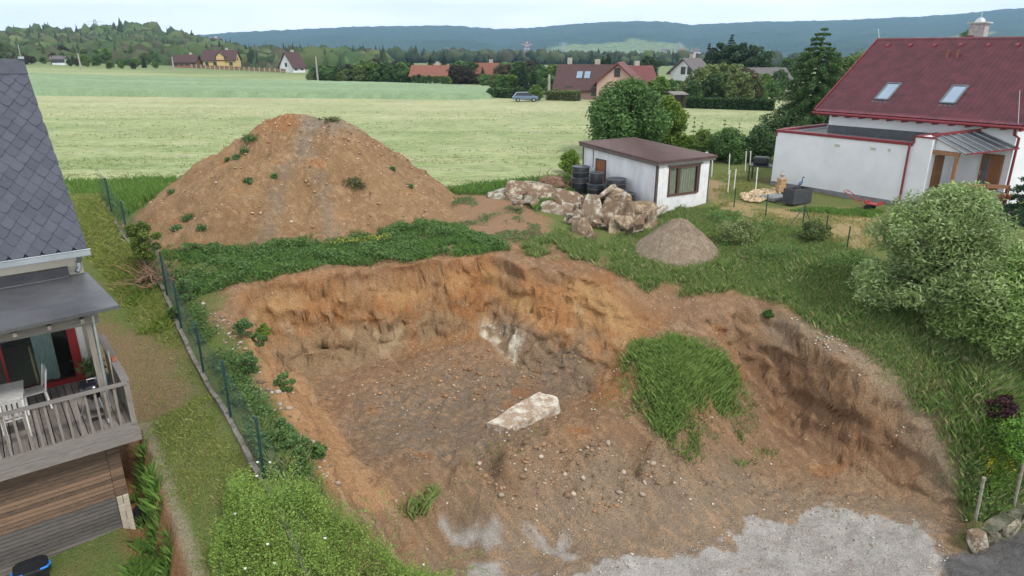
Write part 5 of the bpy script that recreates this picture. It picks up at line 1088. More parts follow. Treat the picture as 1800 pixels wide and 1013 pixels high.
q = zone(BANK, 150000, 11, lambda x, y: (.35 + .65 * sstep(-.35, .1, fbm(x * .8, y * .8, 300, 4))) * clear(x, y)); hm = .55 + .75 * sstep(-.4, .5, fbm(q[:, 0] * .6, q[:, 1] * .6, 301, 4))
blades('tall_grass', q, .12, .36, .0125, GR_TALL + GR_LUSH, 12, .5, 'tall uncut grass covering the bank on the right of the pit', hmod=hm)
q = zone([(1100, 455), (1125, 478), (1190, 492), (1290, 500), (1290, 526), (1200, 530), (1140, 520), (1090, 488), (1020, 462), (920, 450), (905, 432), (985, 405), (1010, 425), (1090, 430)], 42000, 13, patch(302, 1.2, -.35, 0))
blades('tall_grass', q, .10, .28, .013, GR_LUSH + GR_TALL, 14, .5, 'bright green grass between the rubble heap and the pit edge')
q = zone([(1060, 440), (1105, 385), (1160, 366), (1290, 376), (1300, 505), (1190, 510), (1110, 490)], 26000, 113, clear); blades('tall_grass', q, .08, .22, .014, GR_LUSH + GR_TALL, 114, .6, 'short bright grass hugging the foot of the fine gravel heap')
q = zone([(1092, 640), (1125, 604), (1180, 594), (1250, 610), (1296, 655), (1325, 705), (1312, 738), (1250, 725), (1210, 748), (1185, 790), (1135, 760), (1095, 700)], 34000, 15, patch(303, 1.2, -.8, -.3), .6)
blades('tall_grass', q, .10, .34, .011, [(.19, .29, .07), (.24, .34, .10), (.15, .24, .06)], 16, .5, 'light green grass tuft growing on the earth hump inside the cut')
q = zone([(1070, 630), (1130, 590), (1270, 596), (1350, 700), (1330, 770), (1180, 820), (1080, 730)], 5000, 116, patch(313, 2, -.3, .3)); blades('grass', q, .04, .18, .011, GR_TALL, 117, .7, 'stray grass stems thinning out round the grass tuft on the hump')
q = zone([(1270, 690), (1330, 700), (1350, 760), (1380, 820), (1300, 830), (1190, 840), (1180, 780)], 2600, 17, patch(304, 1.3, .1, .3)); blades('grass', q, .08, .28, .016, GR_LUSH, 18, .5, 'sparse green tufts on the bare earth below the hump')
q = zone([(560, 800), (1100, 650), (1150, 780), (1250, 850), (1000, 900), (700, 920)], 1800, 19, patch(305, 1.6, .22, .35)); blades('grass', q, .04, .16, .014, GR_LUSH, 20, .6, 'scattered weed sprouts on the floor of the pit')
q = zone([(775, 335), (1000, 312), (1030, 330), (1000, 360), (940, 375), (900, 345), (800, 345)], 14000, 21); blades('tall_grass', q, .12, .36, .02, GR_LUSH + [(.09, .19, .06)], 22, .4, 'lush green strip along the near edge of the hay field')
q = zone([(100, 322), (330, 316), (300, 345), (240, 372), (205, 400), (180, 350), (120, 345)], 12000, 23, lambda x, y: clear(x, y)); blades('tall_grass', q, .12, .42, .02, GR_LUSH + [(.15, .25, .05)], 24, .4, 'green grass strip between the hay field and the left foot of the mound')
LAWN = [(95, 335), (178, 345), (232, 428), (292, 515), (322, 600), (400, 740), (462, 850), (500, 905), (560, 1060), (350, 1100), (333, 1000), (306, 925), (262, 790), (240, 740), (225, 600), (190, 500), (130, 430)]
q = zone(LAWN, 165000, 25, lambda x, y: .25 + .75 * sstep(-.25, .1, fbm(x * 1.1, y * 1.1, 306, 4) + .12)); worn = sdist(q[:, 0], q[:, 1], GP([(170, 560), (300, 600), (350, 690), (260, 740), (200, 690), (150, 640)])) + fbm(q[:, 0], q[:, 1], 307, 3) * .6
q = q[(worn < 0) | (np.random.default_rng(1).random(len(q)) < .12)]; farl = sstep(17, 24, q[:, 1])
blades('lawn_grass', q, .04, .11, .014, GR_LAWN, 26, .8, 'patchy mown lawn between the slate roofed house and the wire fence', hmod=1 + farl * 1.6)
q = zone([(150, 350), (230, 440), (290, 520), (320, 590), (240, 590), (200, 480), (140, 420)], 24000, 27, patch(308, .9, -.3, .2)); blades('lawn_grass', q, .10, .3, .018, [(.12, .20, .03), (.16, .25, .04), (.21, .26, .06)], 28, .6, 'longer yellow green grass at the back of the left lawn')
q = zone([(215, 1100), (230, 960), (242, 880), (250, 770), (264, 800), (300, 930), (330, 1100)], 16000, 29, patch(309, 1.5, -.3, .1), .08); blades('tall_grass', q, .12, .4, .018, GR_LUSH, 30, .5, 'grass growing in the cut beside the timber clad basement')
q = zone([(1350, 345), (1420, 362), (1560, 372), (1640, 440), (1500, 450), (1330, 395), (1260, 372), (1240, 300), (1340, 300)], 26000, 31, patch(310, .8, -.2, .25)); blades('lawn_grass', q, .04, .13, .018, GR_LAWN + [(.3, .28, .13)], 32, .7, 'thin dry lawn of the garden in front of the white wing')
q = zone([(1378, 366), (1560, 372), (1540, 385), (1380, 372)], 6000, 33); blades('lawn_grass', q, .08, .22, .018, GR_LUSH, 34, .6, 'greener grass strip along the foot of the white wing')
q = zone([(1712, 912), (1730, 960), (1800, 925), (1800, 905)], 3500, 35, patch(311, 2, -.3, .1)); blades('grass', q, .06, .2, .015, GR_LUSH, 36, .6, 'strip of weeds between the stone wall and the road')
# swaths of cut hay and stubble on the field
rn = np.random.default_rng(44); yy = 31 + 45 * rn.random(90000) ** 1.4; xx = rn.uniform(-1, 1, 90000) * (yy * .8 + 2); k = (yy > np.interp(xx, [-60, -22, -15.5, -13, -1.5, 2.5, 6, 16, 30, 60], [30.5, 30.8, 30.2, 33.0, 31.8, 33.5, 38.5, 47, 53, 60]))
u_ = xx * .94 + yy * .34; w_ = -xx * .10 + yy; k &= rn.random(90000) < sstep(-.1, .5, fbm(u_ * .12, w_ * 1.2, 312, 4)); q = np.c_[xx[k], yy[k], height(xx[k], yy[k])]
blades('hay_swath', q, .04, .15, .05, [(.22, .29, .10), (.30, .35, .15), (.42, .42, .22), (.17, .25, .08)], 45, 1.6, 'rows of cut grass lying on the mown field', 'hay')
# leafy weeds: low mounds of small leaves
def weedmat_pts(q, hmax, seed, f=1.6):
    rn = np.random.default_rng(seed); h = hmax * (.25 + .9 * np.clip(fbm(q[:, 0] * f, q[:, 1] * f, seed, 4) + .45, 0, 1)) * np.sqrt(rn.random(len(q))); q = q.copy(); q[:, 2] += h; return q
WB = [(280, 446), (330, 428), (400, 430), (520, 426), (640, 416), (735, 398), (810, 396), (870, 424), (925, 446), (850, 452), (760, 458), (700, 468), (660, 476), (600, 470), (560, 474), (500, 484), (470, 496), (390, 512), (330, 530), (295, 500)]
q = zone(WB, 60000, 151, patch(319, 1.3, -.25, .1)); blades('tall_grass', q, .08, .26, .014, GR_LUSH + GR_WEED, 152, .6, 'grass mixed through the weed band between mound and pit')
q = zone(WB, 80000, 51, patch(320, 1.1, -.28, .12))
o = leafmesh('weeds', weedmat_pts(q, .42, 52), .065, GR_WEED + [(.14, .25, .07), (.17, .27, .06)], 53, .6); tag(o, 'band of dark green leafy weeds between the mound and the pit', 'weeds', None, 'stuff')
q = zone([(570, 436), (690, 424), (700, 434), (640, 442), (580, 446)], 500, 54); q[:, 2] += np.random.default_rng(3).uniform(.3, .45, len(q)); o = leafmesh('yellow_flowers', q, .035, [(.65, .55, .03), (.5, .45, .04)], 55, .9); tag(o, 'specks of yellow flowers at the foot of the mound', 'flowers', None, 'stuff')
q = zone([(300, 490), (350, 512), (372, 560), (440, 650), (505, 735), (560, 815), (585, 880), (560, 930), (500, 880), (470, 838), (410, 735), (350, 625), (300, 530)], 60000, 56, patch(321, 1.1, -.35, .05))
o = leafmesh('weeds', weedmat_pts(q, .42, 57), .065, GR_WEED + [(.11, .19, .045), (.14, .22, .05)], 58, .55); tag(o, 'weeds scrambling over the strip between wire fence and pit', 'weeds', None, 'stuff')
q = zone([(420, 700), (560, 830), (580, 900), (520, 900), (470, 835)], 9000, 59, patch(322, 1.2, -.2, .1)); blades('tall_grass', q, .15, .42, .014, GR_TALL, 60, .5, 'grass tufts on the strip between wire fence and pit')
q = zone(BANK, 46000, 61, lambda x, y: sstep(0, .3, fbm(x * .7, y * .7, 323, 4)) * clear(x, y)); o = leafmesh('weeds', weedmat_pts(q, .6, 62), .07, GR_LUSH + GR_WEED, 63, .45); tag(o, 'leafy nettles mixed into the tall grass of the right bank', 'weeds', None, 'stuff')
q = zone([(1692, 770), (1800, 740), (1800, 880), (1715, 905), (1698, 850)], 22000, 64); o = leafmesh('weeds', weedmat_pts(q, .55, 65), .055, [(.13, .24, .03), (.17, .28, .04), (.10, .19, .03)], 66, .5); tag(o, 'bright yellow green weeds filling the corner behind the stone wall', 'weeds', None, 'stuff')
q = zone([(1705, 810), (1770, 800), (1780, 860), (1720, 880)], 420, 67); q[:, 2] += .5; o = leafmesh('yellow_flowers', q, .035, [(.7, .6, .03)], 68, .9); tag(o, 'yellow blossoms scattered in the weeds behind the stone wall', 'flowers', None, 'stuff')
q = zone([(780, 350), (890, 345), (980, 400), (1000, 430), (900, 432), (800, 410)], 9000, 69, patch(324, 1.0, 0, .25)); o = leafmesh('weeds', weedmat_pts(q, .14, 70), .06, GR_WEED, 71, .6); tag(o, 'low weeds dotted over the bare earth right of the mound', 'weeds', None, 'stuff')
# weeds on the mound
rn = np.random.default_rng(72); CL = [(440, 245, .55), (430, 268, .28), (416, 280, .3), (452, 255, .4), (330, 385, .5), (620, 322, .6), (630, 330, .45), (435, 318, .3), (480, 312, .2), (720, 330, .25), (560, 216, .5), (585, 214, .5), (400, 285, .2), (300, 340, .25), (690, 300, .2), (350, 410, .3), (310, 430, .4)]
def onmound(u, v):
    pv = MV[:, 2:70].reshape(-1, 3); f = pv[:, 1] * math.cos(PITCH) - (pv[:, 2] - CAMH) * math.sin(PITCH); w = pv[:, 1] * math.sin(PITCH) + (pv[:, 2] - CAMH) * math.cos(PITCH)
    d = np.hypot(900 + 1200 * pv[:, 0] / f - u, 506.5 - 1200 * w / f - v) + (pv[:, 1] > 30.5) * 1e3; return pv[d.argmin()]
for i, (u, v, s) in enumerate(CL):
    p = onmound(u, v); ol = i in (5, 6, 10, 11)
    lb = ('dull olive' if ol else 'green') + ' weed clump on the soil mound, ' + ['largest, high on the left face', 'below the largest one', 'leftmost of the high row', 'just right of the largest', 'low on the left slope', 'bushy one on the right face', 'lower part of the bushy one', 'in the middle of the left face', 'beside the grey streak', 'far down the right slope', 'at the very top of the grey ridge', 'on the right shoulder of the top', 'tiny one high on the left', 'on the far left slope', 'high on the right slope', 'near the front left foot', 'lowest at the front left foot'][i]; n = int(900 * s); c = np.clip(rn.normal(size=(n, 3)), -1.7, 1.7) * np.array((s * .36, s * .26, .09)) * .9; n = n; c[:, 2] = np.abs(c[:, 2]) - c[:, 1] * 0 + c[:, 1] * .35
    o = leafmesh('weed_clump', c, .075, GR_WEED if i not in (5, 6, 10, 11) else [(.15, .15, .07), (.11, .13, .05)], 73 + i, .55); o.location = p; tag(o, lb, 'weeds', 'weed clumps on the soil mound')
# loose stones and clods
M_st = None
allp = GP([(380, 520), (440, 480), (870, 440), (1090, 490), (1350, 540), (1520, 620), (1690, 820), (1700, 960), (1650, 1040), (800, 1040), (640, 900), (500, 700)])
q = scatter(allp, 3200, 81, lambda x, y: .15 + .85 * sstep(0, .35, fbm(x * .9, y * .9, 330, 4)) * 1.0); stones('loose_stones', q, .010, .038, [(.42, .37, .30), (.30, .22, .15), (.5, .46, .4), (.26, .16, .10)], 82, 'small loose stones scattered over the bare earth of the plot', 'stones')
q = scatter(GP([(1290, 535), (1420, 560), (1560, 650), (1690, 800), (1700, 940), (1640, 860), (1560, 760), (1420, 620)]), 2200, 83, lambda x, y: patch(340, 1.2, -.2, .4)(x, y)); stones('loose_stones', q, .012, .05, [(.5, .45, .38), (.36, .30, .23)], 84, 'stony rubble lying along the rim of the right hand cut', 'stones')
q = scatter(GP([(620, 660), (900, 600), (960, 640), (780, 720), (640, 720)]), 220, 85); stones('clods', q, .015, .085, [(.35, .19, .10), (.42, .3, .2), (.25, .14, .08)], 86, 'reddish clods broken off the pit wall onto its floor', 'clods')
q = scatter(GP([(830, 800), (1080, 790), (1200, 830), (1100, 900), (900, 890), (840, 870)]), 260, 87); stones('clods', q, .02, .10, [(.30, .18, .10), (.4, .33, .26), (.2, .13, .08)], 88, 'rough clods and stones on the ridge at the front of the pit', 'clods')
mv = MV[:, 3:74].reshape(-1, 3); mv = mv[mv[:, 1] < 31]; i_ = rng.integers(0, len(mv), 2600); q = mv[i_] + rng.normal(size=(2600, 3)) * np.array((.08, .08, 0)); stones('mound_stones', q, .010, .06, [(.40, .28, .19), (.28, .16, .09), (.5, .40, .3)], 89, 'stones and clods sprinkled over the soil mound', 'stones')
q = scatter(GP([(530, 650), (740, 615), (880, 620), (1030, 690), (1300, 740), (1480, 830), (1600, 900), (1300, 900), (1000, 940), (800, 930), (640, 850)]), 3800, 95, patch(341, .8, -.3, .3)); stones('clods', q, .010, .045, [(.17, .105, .065), (.34, .235, .15), (.25, .155, .095), (.21, .16, .12)], 94, 'crumbs of brown soil lying all over the pit floor', 'clods')
q = scatter(GP([(1370, 915), (1440, 890), (1640, 915), (1670, 980), (1600, 1060), (1000, 1060), (960, 1010), (1180, 965), (1300, 940)]), 6000, 97); stones('gravel_stones', q, .006, .022, [(.42, .40, .38), (.30, .28, .26), (.52, .5, .47)], 98, 'fine grey gravel grains on the pale apron', 'gravel')
q = scatter(GP([(345, 520), (400, 560), (500, 700), (570, 800), (600, 860), (560, 830), (480, 730), (390, 600)]), 700, 90); stones('loose_stones', q, .02, .09, [(.45, .40, .34), (.3, .22, .17), (.2, .14, .1)], 91, 'stones strewn between the wire fence and the pit rim', 'stones')
q = scatter(GP([(370, 530), (520, 720), (560, 800), (500, 740), (380, 590)]), 260, 92)
# ---- bushes and trees
def blobs_tree(name, label, cat, loc, H, Wd, n, leaf, cols, seed, trunk_h=.25, nb=26, aspect=.5, low=.15, droop=0, squash=1.0, group=None, trunk_r=None, shell=.45, zshape=1.0, rzv=0, up=.25, tv=.22, sub=True, twig=0, rough=0):
    rn = np.random.default_rng(seed); root = empty(name, loc, rzv, label, cat, group)
    R0 = Wd / 2; Hc = H * (1 - low); C = []
    for i in range(nb):
        t = (i + .5) / nb; zz = low * H + Hc * (.08 + .84 * t); prof = math.sin(math.pi * min(1, (.12 + .88 * t) ** zshape)) ** .55; a = i * 2.39996 + rn.uniform(-.3, .3); rr = R0 * prof * rn.uniform(.35, .78 + .16 * rough)
        C.append((rr * math.cos(a), rr * math.sin(a), zz, R0 * rn.uniform(.26 - .08 * rough, .42 - .12 * rough) * (.65 + .35 * prof)))
    C = np.array(C); bi = rn.integers(0, nb, n); wgt = C[:, 3] ** 2; bi = rn.choice(nb, n, p=wgt / wgt.sum())
    d = rn.normal(size=(n, 3)); d /= np.linalg.norm(d, axis=1)[:, None]; r = (shell + (1 - shell) * rn.random(n) ** .6)
    # lumpy surface of every bough
    lump = 1 + .28 * np.sin(d[:, 0] * 5 + bi * 1.7) * np.sin(d[:, 1] * 6 + bi) * np.cos(d[:, 2] * 5 + bi * .6)
    pts = C[bi, :3] + d * (C[bi, 3] * r * lump)[:, None] * np.array((1, 1, .82 * squash)); pts[:, 2] = np.maximum(pts[:, 2], .03)
    bt = 1 + rn.uniform(-tv, tv, nb)
    leafmesh('crown', pts, leaf, cols, seed + 1, aspect, up, droop, root, bt[bi])
    tr = trunk_r or Wd * .028; b = MB(); b.tube([(0, 0, -.2), (tr * .5, 0, H * .25), (0, tr, H * .5), (0, 0, H * .78)], [tr * 1.25, tr, tr * .7, tr * .25], 8)
    for i in range(0, nb, 2 if nb > 14 else 1):
        c = C[i]; z0 = max(.05, c[2] * .55); b.tube([(0, 0, z0), (c[0] * .5, c[1] * .5, (z0 + c[2]) / 2 + .05 * H), tuple(c[:3])], [tr * .5, tr * .35, tr * .12], 5)
    b.build('trunk', M_bark, root, smooth=True)
    return root
def conifer(name, label, loc, H, Wd, n, leaf, cols, seed, cat='tree', group=None, low=.04, aspect=.35, dens=1, tiers=None):
    rn = np.random.default_rng(seed); root = empty(name, loc, rn.uniform(0, 6), label, cat, group); C = []; b = MB(); R0 = Wd / 2; tiers = tiers or max(9, int(H * 2.2)); per = 7
    b.tube([(0, 0, -.2), (0, 0, H * .5), (0, 0, H * .97)], [Wd * .035, Wd * .022, .01], 8)
    for k in range(tiers):
        t = k / (tiers - 1); z0 = H * (low + (1 - low) * t * .97); L_ = R0 * (1 - t) ** .8 * rn.uniform(.82, 1.12) + .06 * R0
        for j in range(per if t < .85 else 4):
            a = j * 2 * math.pi / per + k * 1.1 + rn.uniform(-.25, .25); l = L_ * rn.uniform(.75, 1.15); dr = l * rn.uniform(.12, .38) * (1 - t * .9)
            e = np.array((l * math.cos(a), l * math.sin(a), z0 - dr)); m = max(6, int(n / (tiers * per) * (l / R0 + .15) * 1.7)); s = rn.random(m) ** .75
            p = np.outer(s, e - np.array((0, 0, z0))) + np.array((0, 0, z0)); p[:, 2] += .25 * dr * np.sin(s * 3.1); w = (.05 + .30 * l * s * (1.15 - s))[:, None]
            q = rn.normal(size=(m, 3)) * w * np.array((.5, .5, .22)); q[:, 2] -= np.abs(rn.normal(size=m)) * .10 * l * s; C.append(p + q)
            if l > .25 * R0: b.tube([(0, 0, z0), tuple((e + np.array((0, 0, z0))) * .5 * np.array((1, 1, 1)) + np.array((0, 0, dr * .1))), tuple(e)], [Wd * .007, Wd * .005, .004], 4)
    leafmesh('crown', np.vstack(C), leaf, cols, seed + 1, aspect, .1, .35, root); b.build('trunk', M_bark, root); return root
OLV = [(.14, .19, .06), (.18, .23, .08), (.10, .15, .045)]; MID = [(.10, .19, .055), (.14, .25, .07), (.075, .15, .045)]; DRK = [(.05, .095, .04), (.07, .125, .05), (.04, .08, .036)]; LIM = [(.17, .27, .035), (.22, .33, .05), (.12, .21, .03)]
# big pale leaved shrub on the right bank
bp_ = Vector(G(1640, 565)); top = PY(1620, 318, bp_.y).z; Hh = top - bp_.z
blobs_tree('willow_shrub', 'large rounded shrub with pale whitish green narrow leaves on the right bank', 'shrub', bp_, Hh, 4.2, 46000, .14, [(.29, .39, .15), (.24, .34, .12), (.38, .46, .24), (.18, .28, .09)], 401, low=.04, nb=70, aspect=.30, droop=.25, shell=.25, zshape=.8, tv=.14, rough=.7)
bp2 = Vector(G(1752, 588)); blobs_tree('willow_shrub', 'lower right half of the pale leaved shrubs, reaching the photo edge', 'shrub', bp2, PY(1750, 440, bp2.y).z - bp2.z, 4.4, 42000, .14, [(.27, .40, .12), (.22, .35, .09), (.36, .46, .20), (.17, .28, .07)], 403, low=.03, nb=60, aspect=.3, droop=.25, shell=.25, zshape=.8, tv=.14, rough=.7)
# near trees behind the shed
def at_tree(u, D, vtop, zb=None):
    p = PY(u, 200, D); z = hz(p.x, D) if abs(p.x) < 300 else 5; return Vector((p.x, D, z)), PY(u, vtop, D).z - z
p, h = at_tree(1105, 42, 142); blobs_tree('leafy_tree', 'broad dark green leafy tree rising right behind the white shed', 'tree', p, h, 6.0, 34000, .20, MID + [(.09, .18, .05)], 405, low=.05, nb=40, aspect=.55, zshape=.85, shell=.3)
p, h = at_tree(1172, 44, 165); blobs_tree('leafy_tree', 'yellow green tree to the right of the dark tree behind the shed', 'tree', p, h, 3.0, 14000, .16, LIM, 407, low=.04, nb=22, aspect=.5, zshape=.85)
p, h = at_tree(1005, 36.5, 264); blobs_tree('leafy_bush', 'small lime green bush at the back left corner of the shed', 'bush', p, h, 1.5, 5000, .10, LIM, 409, low=.02, nb=14)
for i, (u, D, vt, w, cols, lb, n) in enumerate([(1212, 41, 238, 1.6, LIM, 'light green bush just behind the right roof corner of the shed', 4000), (1240, 42, 228, 1.8, OLV + LIM, 'sparse bush with upright shoots behind the white poles', 4500), (1285, 40, 228, 3.0, MID, 'dense round dark bush behind the pair of white poles', 11000), (1268, 42, 248, 2.0, OLV, 'olive coloured bush to the left of the dense dark bush', 5000), (1340, 40, 222, 2.4, DRK + MID, 'dark bush pressed against the corner of the white wing', 9000)]):
    p, h = at_tree(u, D, vt); blobs_tree('leafy_bush', lb, 'bush', p, h, w, n, .13, cols, 411 + 2 * i, low=.02, nb=18, zshape=.85)
for i, (u, D, vt) in enumerate([(1222, 40.5, 205), (1236, 41, 214), (1276, 41, 210), (1302, 41, 216), (1206, 41, 222), (1250, 40, 226)]):
    p, h = at_tree(u, D, vt); conifer('upright_shoots', 'thin upright leafy shoot sticking out above the garden bushes', p, h, .55, 900, .10, MID + LIM, 430 + i, 'plant', 'leafy shoots above the garden bushes', aspect=.4, tiers=10)
p, h = at_tree(1428, 47, 45); conifer('spruce_tree', 'tall dark spruce beside the left end of the red tiled roof', p, h, 7.6, 70000, .16, [(.05, .10, .035), (.075, .145, .045), (.10, .19, .055)], 441, low=.03, tiers=26)
p, h = at_tree(1492, 54, 92); blobs_tree('leafy_tree', 'mid green leafy tree between the tall spruce and the red tiled roof', 'tree', p, h, 6.0, 16000, .22, MID + OLV, 443, low=.05, nb=30)
p, h = at_tree(1530, 62, 86); blobs_tree('leafy_tree', 'darker leafy tree whose top shows just left of the red roof', 'tree', p, h, 5.0, 9000, .25, DRK + MID, 445, low=.05, nb=24)
p, h = at_tree(1669, 80, 45); blobs_tree('leafy_tree', 'small treetop showing over the ridge left of the chimney', 'tree', p, h, 2.6, 4000, .2, MID, 447, low=.3, nb=14)
p = Vector(P(1802, 398, 4.7)); conifer('garden_conifer', 'bluish dark conifer cut by the photo edge beside the flower pot rack', p, 2.9, 2.2, 12000, .10, [(.03, .075, .04), (.045, .10, .05)], 449)
# shrub and dead creeper on the left fence, plants by the fence
p = Vector(G(262, 486)); blobs_tree('leafy_bush', 'yellow green shrub grown into the left wire fence', 'bush', p, 1.9, 1.25, 6000, .075, [(.15, .22, .04), (.20, .27, .06), (.10, .15, .03)], 451, low=.3, nb=14)
brush('dry_creeper', Vector(G(272, 500)), 60, 1.1, 'grey brown dry creeper stems below the shrub on the left fence', 9, .9)
for i, (u, v, h, w, c) in enumerate([(330, 530, .75, .9, GR_WEED), (455, 610, .45, .6, MID), (440, 655, .6, .8, GR_WEED + MID), (500, 690, .55, .6, MID), (465, 590, .4, .5, LIM), (520, 810, .6, .8, MID), (560, 805, .4, .5, MID), (430, 590, .5, .7, GR_WEED), (500, 770, .5, .7, GR_WEED + MID), (310, 560, .4, .5, MID)]):
    p = Vector(G(u, v)); blobs_tree('small_bush', 'small leafy bush by the left wire fence, ' + ['farthest back below the fence shrub', 'upper one near the pit corner', 'wide one beside a fence post', 'right at the edge of the orange ramp', 'small lime one beside pale stones', 'nearest the pit ramp in front', 'last before the rose bush', 'dark one just behind the pale stones', 'wide dark one low on the strip', 'pressed against the fence far back'][i], 'bush', p, h, w, 1500, .06, c, 461 + 2 * i, low=.02, nb=8, group='small bushes beside the left wire fence')
for i, (u, v, h, w, c, lb) in enumerate([(1755, 745, .8, .8, [(.06, .025, .03), (.09, .04, .04)], 'dark purple leaved bush low on the right bank'), (1770, 800, 1.1, 2.0, [(.10, .22, .03), (.14, .27, .04)], 'fresh green bush with layered leaves above the stone wall'), (1430, 425, .8, 1.3, OLV, 'scraggy olive bush by the braced green fence post'), (1300, 430, .9, 1.8, OLV + GR_TALL, 'low olive green bush right of the gravel heap'), (1350, 560, .28, .35, MID, 'small green plant on the stony rim of the right hand cut')]):
    p = Vector(G(u, v)); blobs_tree('leafy_bush', lb, 'bush', p, h, w, 6000, .07, c, 481 + 2 * i, low=.02, nb=14)
rn = np.random.default_rng(5); C = np.array([(0, 0, .45)]) + rn.normal(size=(420, 3)) * np.array((.13, .13, .12)); leafmesh('leaves', C, .09, MID, 491, parent=PLANT_ROOT)
for k, t in enumerate(POTS):
    C = np.array([(0, 0, .24)]) + rn.normal(size=(60, 3)) * np.array((.05, .05, .035)); leafmesh('leaves', C, .05, MID + LIM, 500 + k, parent=t)
# rose bush in front, with long shoots and white flowers
ROSE = [(370, 1090), (350, 1000), (400, 940), (415, 890), (470, 885), (520, 905), (560, 890), (625, 912), (680, 895), (750, 915), (820, 945), (880, 1000), (880, 1090)]
rb_ = Vector(G(600, 985)); rose = empty('rose_bush', rb_, 0, 'sprawling bright green wild rose bush with white flowers at the bottom of the photo', 'bush')
def rosepts(n, seed, up0=0, up1=1.0):
    rn = np.random.default_rng(seed); poly = [tuple(P(u + (v - 880) * .22, v + 62, 1.0)[:2]) for u, v in ROSE]; xs = [q[0] for q in poly]; ys = [q[1] for q in poly]; x = rn.uniform(min(xs), max(xs), n * 3); y = rn.uniform(min(ys), max(ys), n * 3); k = inpoly(x, y, poly); x = x[k][:n]; y = y[k][:n]
    s = np.clip((sdist(x, y, poly) + fbm(x * 2.2, y * 2.2, 361, 4) * .55) / .8, 0, 1); kk = s > .04; x, y, s = x[kk], y[kk], s[kk]; s = s ** .9; top = .15 + 1.2 * s * (.35 + 1.2 * (fbm(x * 2.4, y * 2.4, 351, 5, .75) + .5)); g = height(x, y, False)
    g2 = np.maximum(np.minimum(g, 2.2), .2); z = g2 + top * (up0 + (up1 - up0) * rn.random(len(x)) ** .6); return np.c_[x, y, z]
Cr = rosepts(85000, 352); leafmesh('foliage', Cr - np.array(rb_), .040, [(.17, .29, .045), (.24, .36, .065), (.10, .19, .035), (.30, .40, .10)], 353, .55, parent=rose)
rnd = random.Random(8); tip = []; M_stem = mat('green_stem', (.16, .22, .06), .7)
SHO = [(730, 905, 735, 845), (690, 930, 672, 862), (755, 930, 760, 858), (640, 925, 600, 880), (480, 900, 450, 872), (560, 905, 590, 870), (790, 985, 850, 972), (700, 915, 708, 868), (660, 920, 640, 873), (520, 900, 500, 876), (820, 1000, 845, 1000)]
for (u0, v0, u1, v1) in SHO:
    a = P(u0, v0, 1.7); c = PY(u1, v1, a.y + rnd.uniform(-.1, .3)); m = (a + c) / 2 + Vector((rnd.uniform(-.06, .06), 0, .07)); b = MB(); b.tube([a - Vector((0, 0, .5)) - Vector(rb_), a - rb_, m - rb_, c - rb_], [.008, .007, .005, .003], 5); b.build('shoot', M_stem, rose)
    for k in range(26): t = rnd.random() ** .7; q = a.lerp(c, t) + Vector([rnd.uniform(-.06, .06) for _ in range(3)]) + Vector((0, 0, .05)); tip.append(tuple(q - rb_))
for k in range(150):
    c = Cr[rnd.randrange(len(Cr))] - np.array(rb_); c = Vector(c); an = rnd.uniform(0, 6.28); l = rnd.uniform(.25, .6); e = c + Vector((math.cos(an) * l * .7, math.sin(an) * l * .7, l * rnd.uniform(.3, .7)))
    for j in range(24): tip.append(tuple(c.lerp(e, rnd.random()) + Vector([rnd.uniform(-.045, .045) for _ in range(3)])))
leafmesh('shoot_leaves', np.array(tip), .05, [(.18, .28, .05), (.24, .32, .08)], 355, parent=rose)
Cf = rosepts(60, 357, .95, 1.08)[:16]
rn = np.random.default_rng(9)
for c in Cf:
    fl = [c + np.array((.014 * math.cos(k * 1.257), .014 * math.sin(k * 1.257), .01)) for k in range(5)]
    leafmesh('flower', np.array(fl) - np.array(rb_), .036, [(.8, .8, .76)], 358, .9, up=3, parent=rose)
# rake of thin grass standing left of the rose bush shoots, on the earth ramp
q = zone([(690, 905), (770, 850), (790, 835), (780, 870), (730, 930)], 1600, 95); blades('tall_grass', q, .15, .45, .012, [(.20, .28, .08), (.26, .32, .12)], 96, .6, 'pale green grass running up the ramp right of the rose bush')
# ------------------------------------------------------------------ beyond the field: trees, houses, poles
def gz(x, y): return float(upper(np.array([x]), np.array([y]))[0] + sstep(260, 1400, math.hypot(x, y)) * (-22 - upper(np.array([x]), np.array([y]))[0]) * .9)
def far_at(u, D, vt=None, wide=None):
    p = PY(u, 100, D); z = gz(p.x, D); q = Vector((p.x, D, z)); h = None if vt is None else PY(u, vt, D).z - z; return q, h
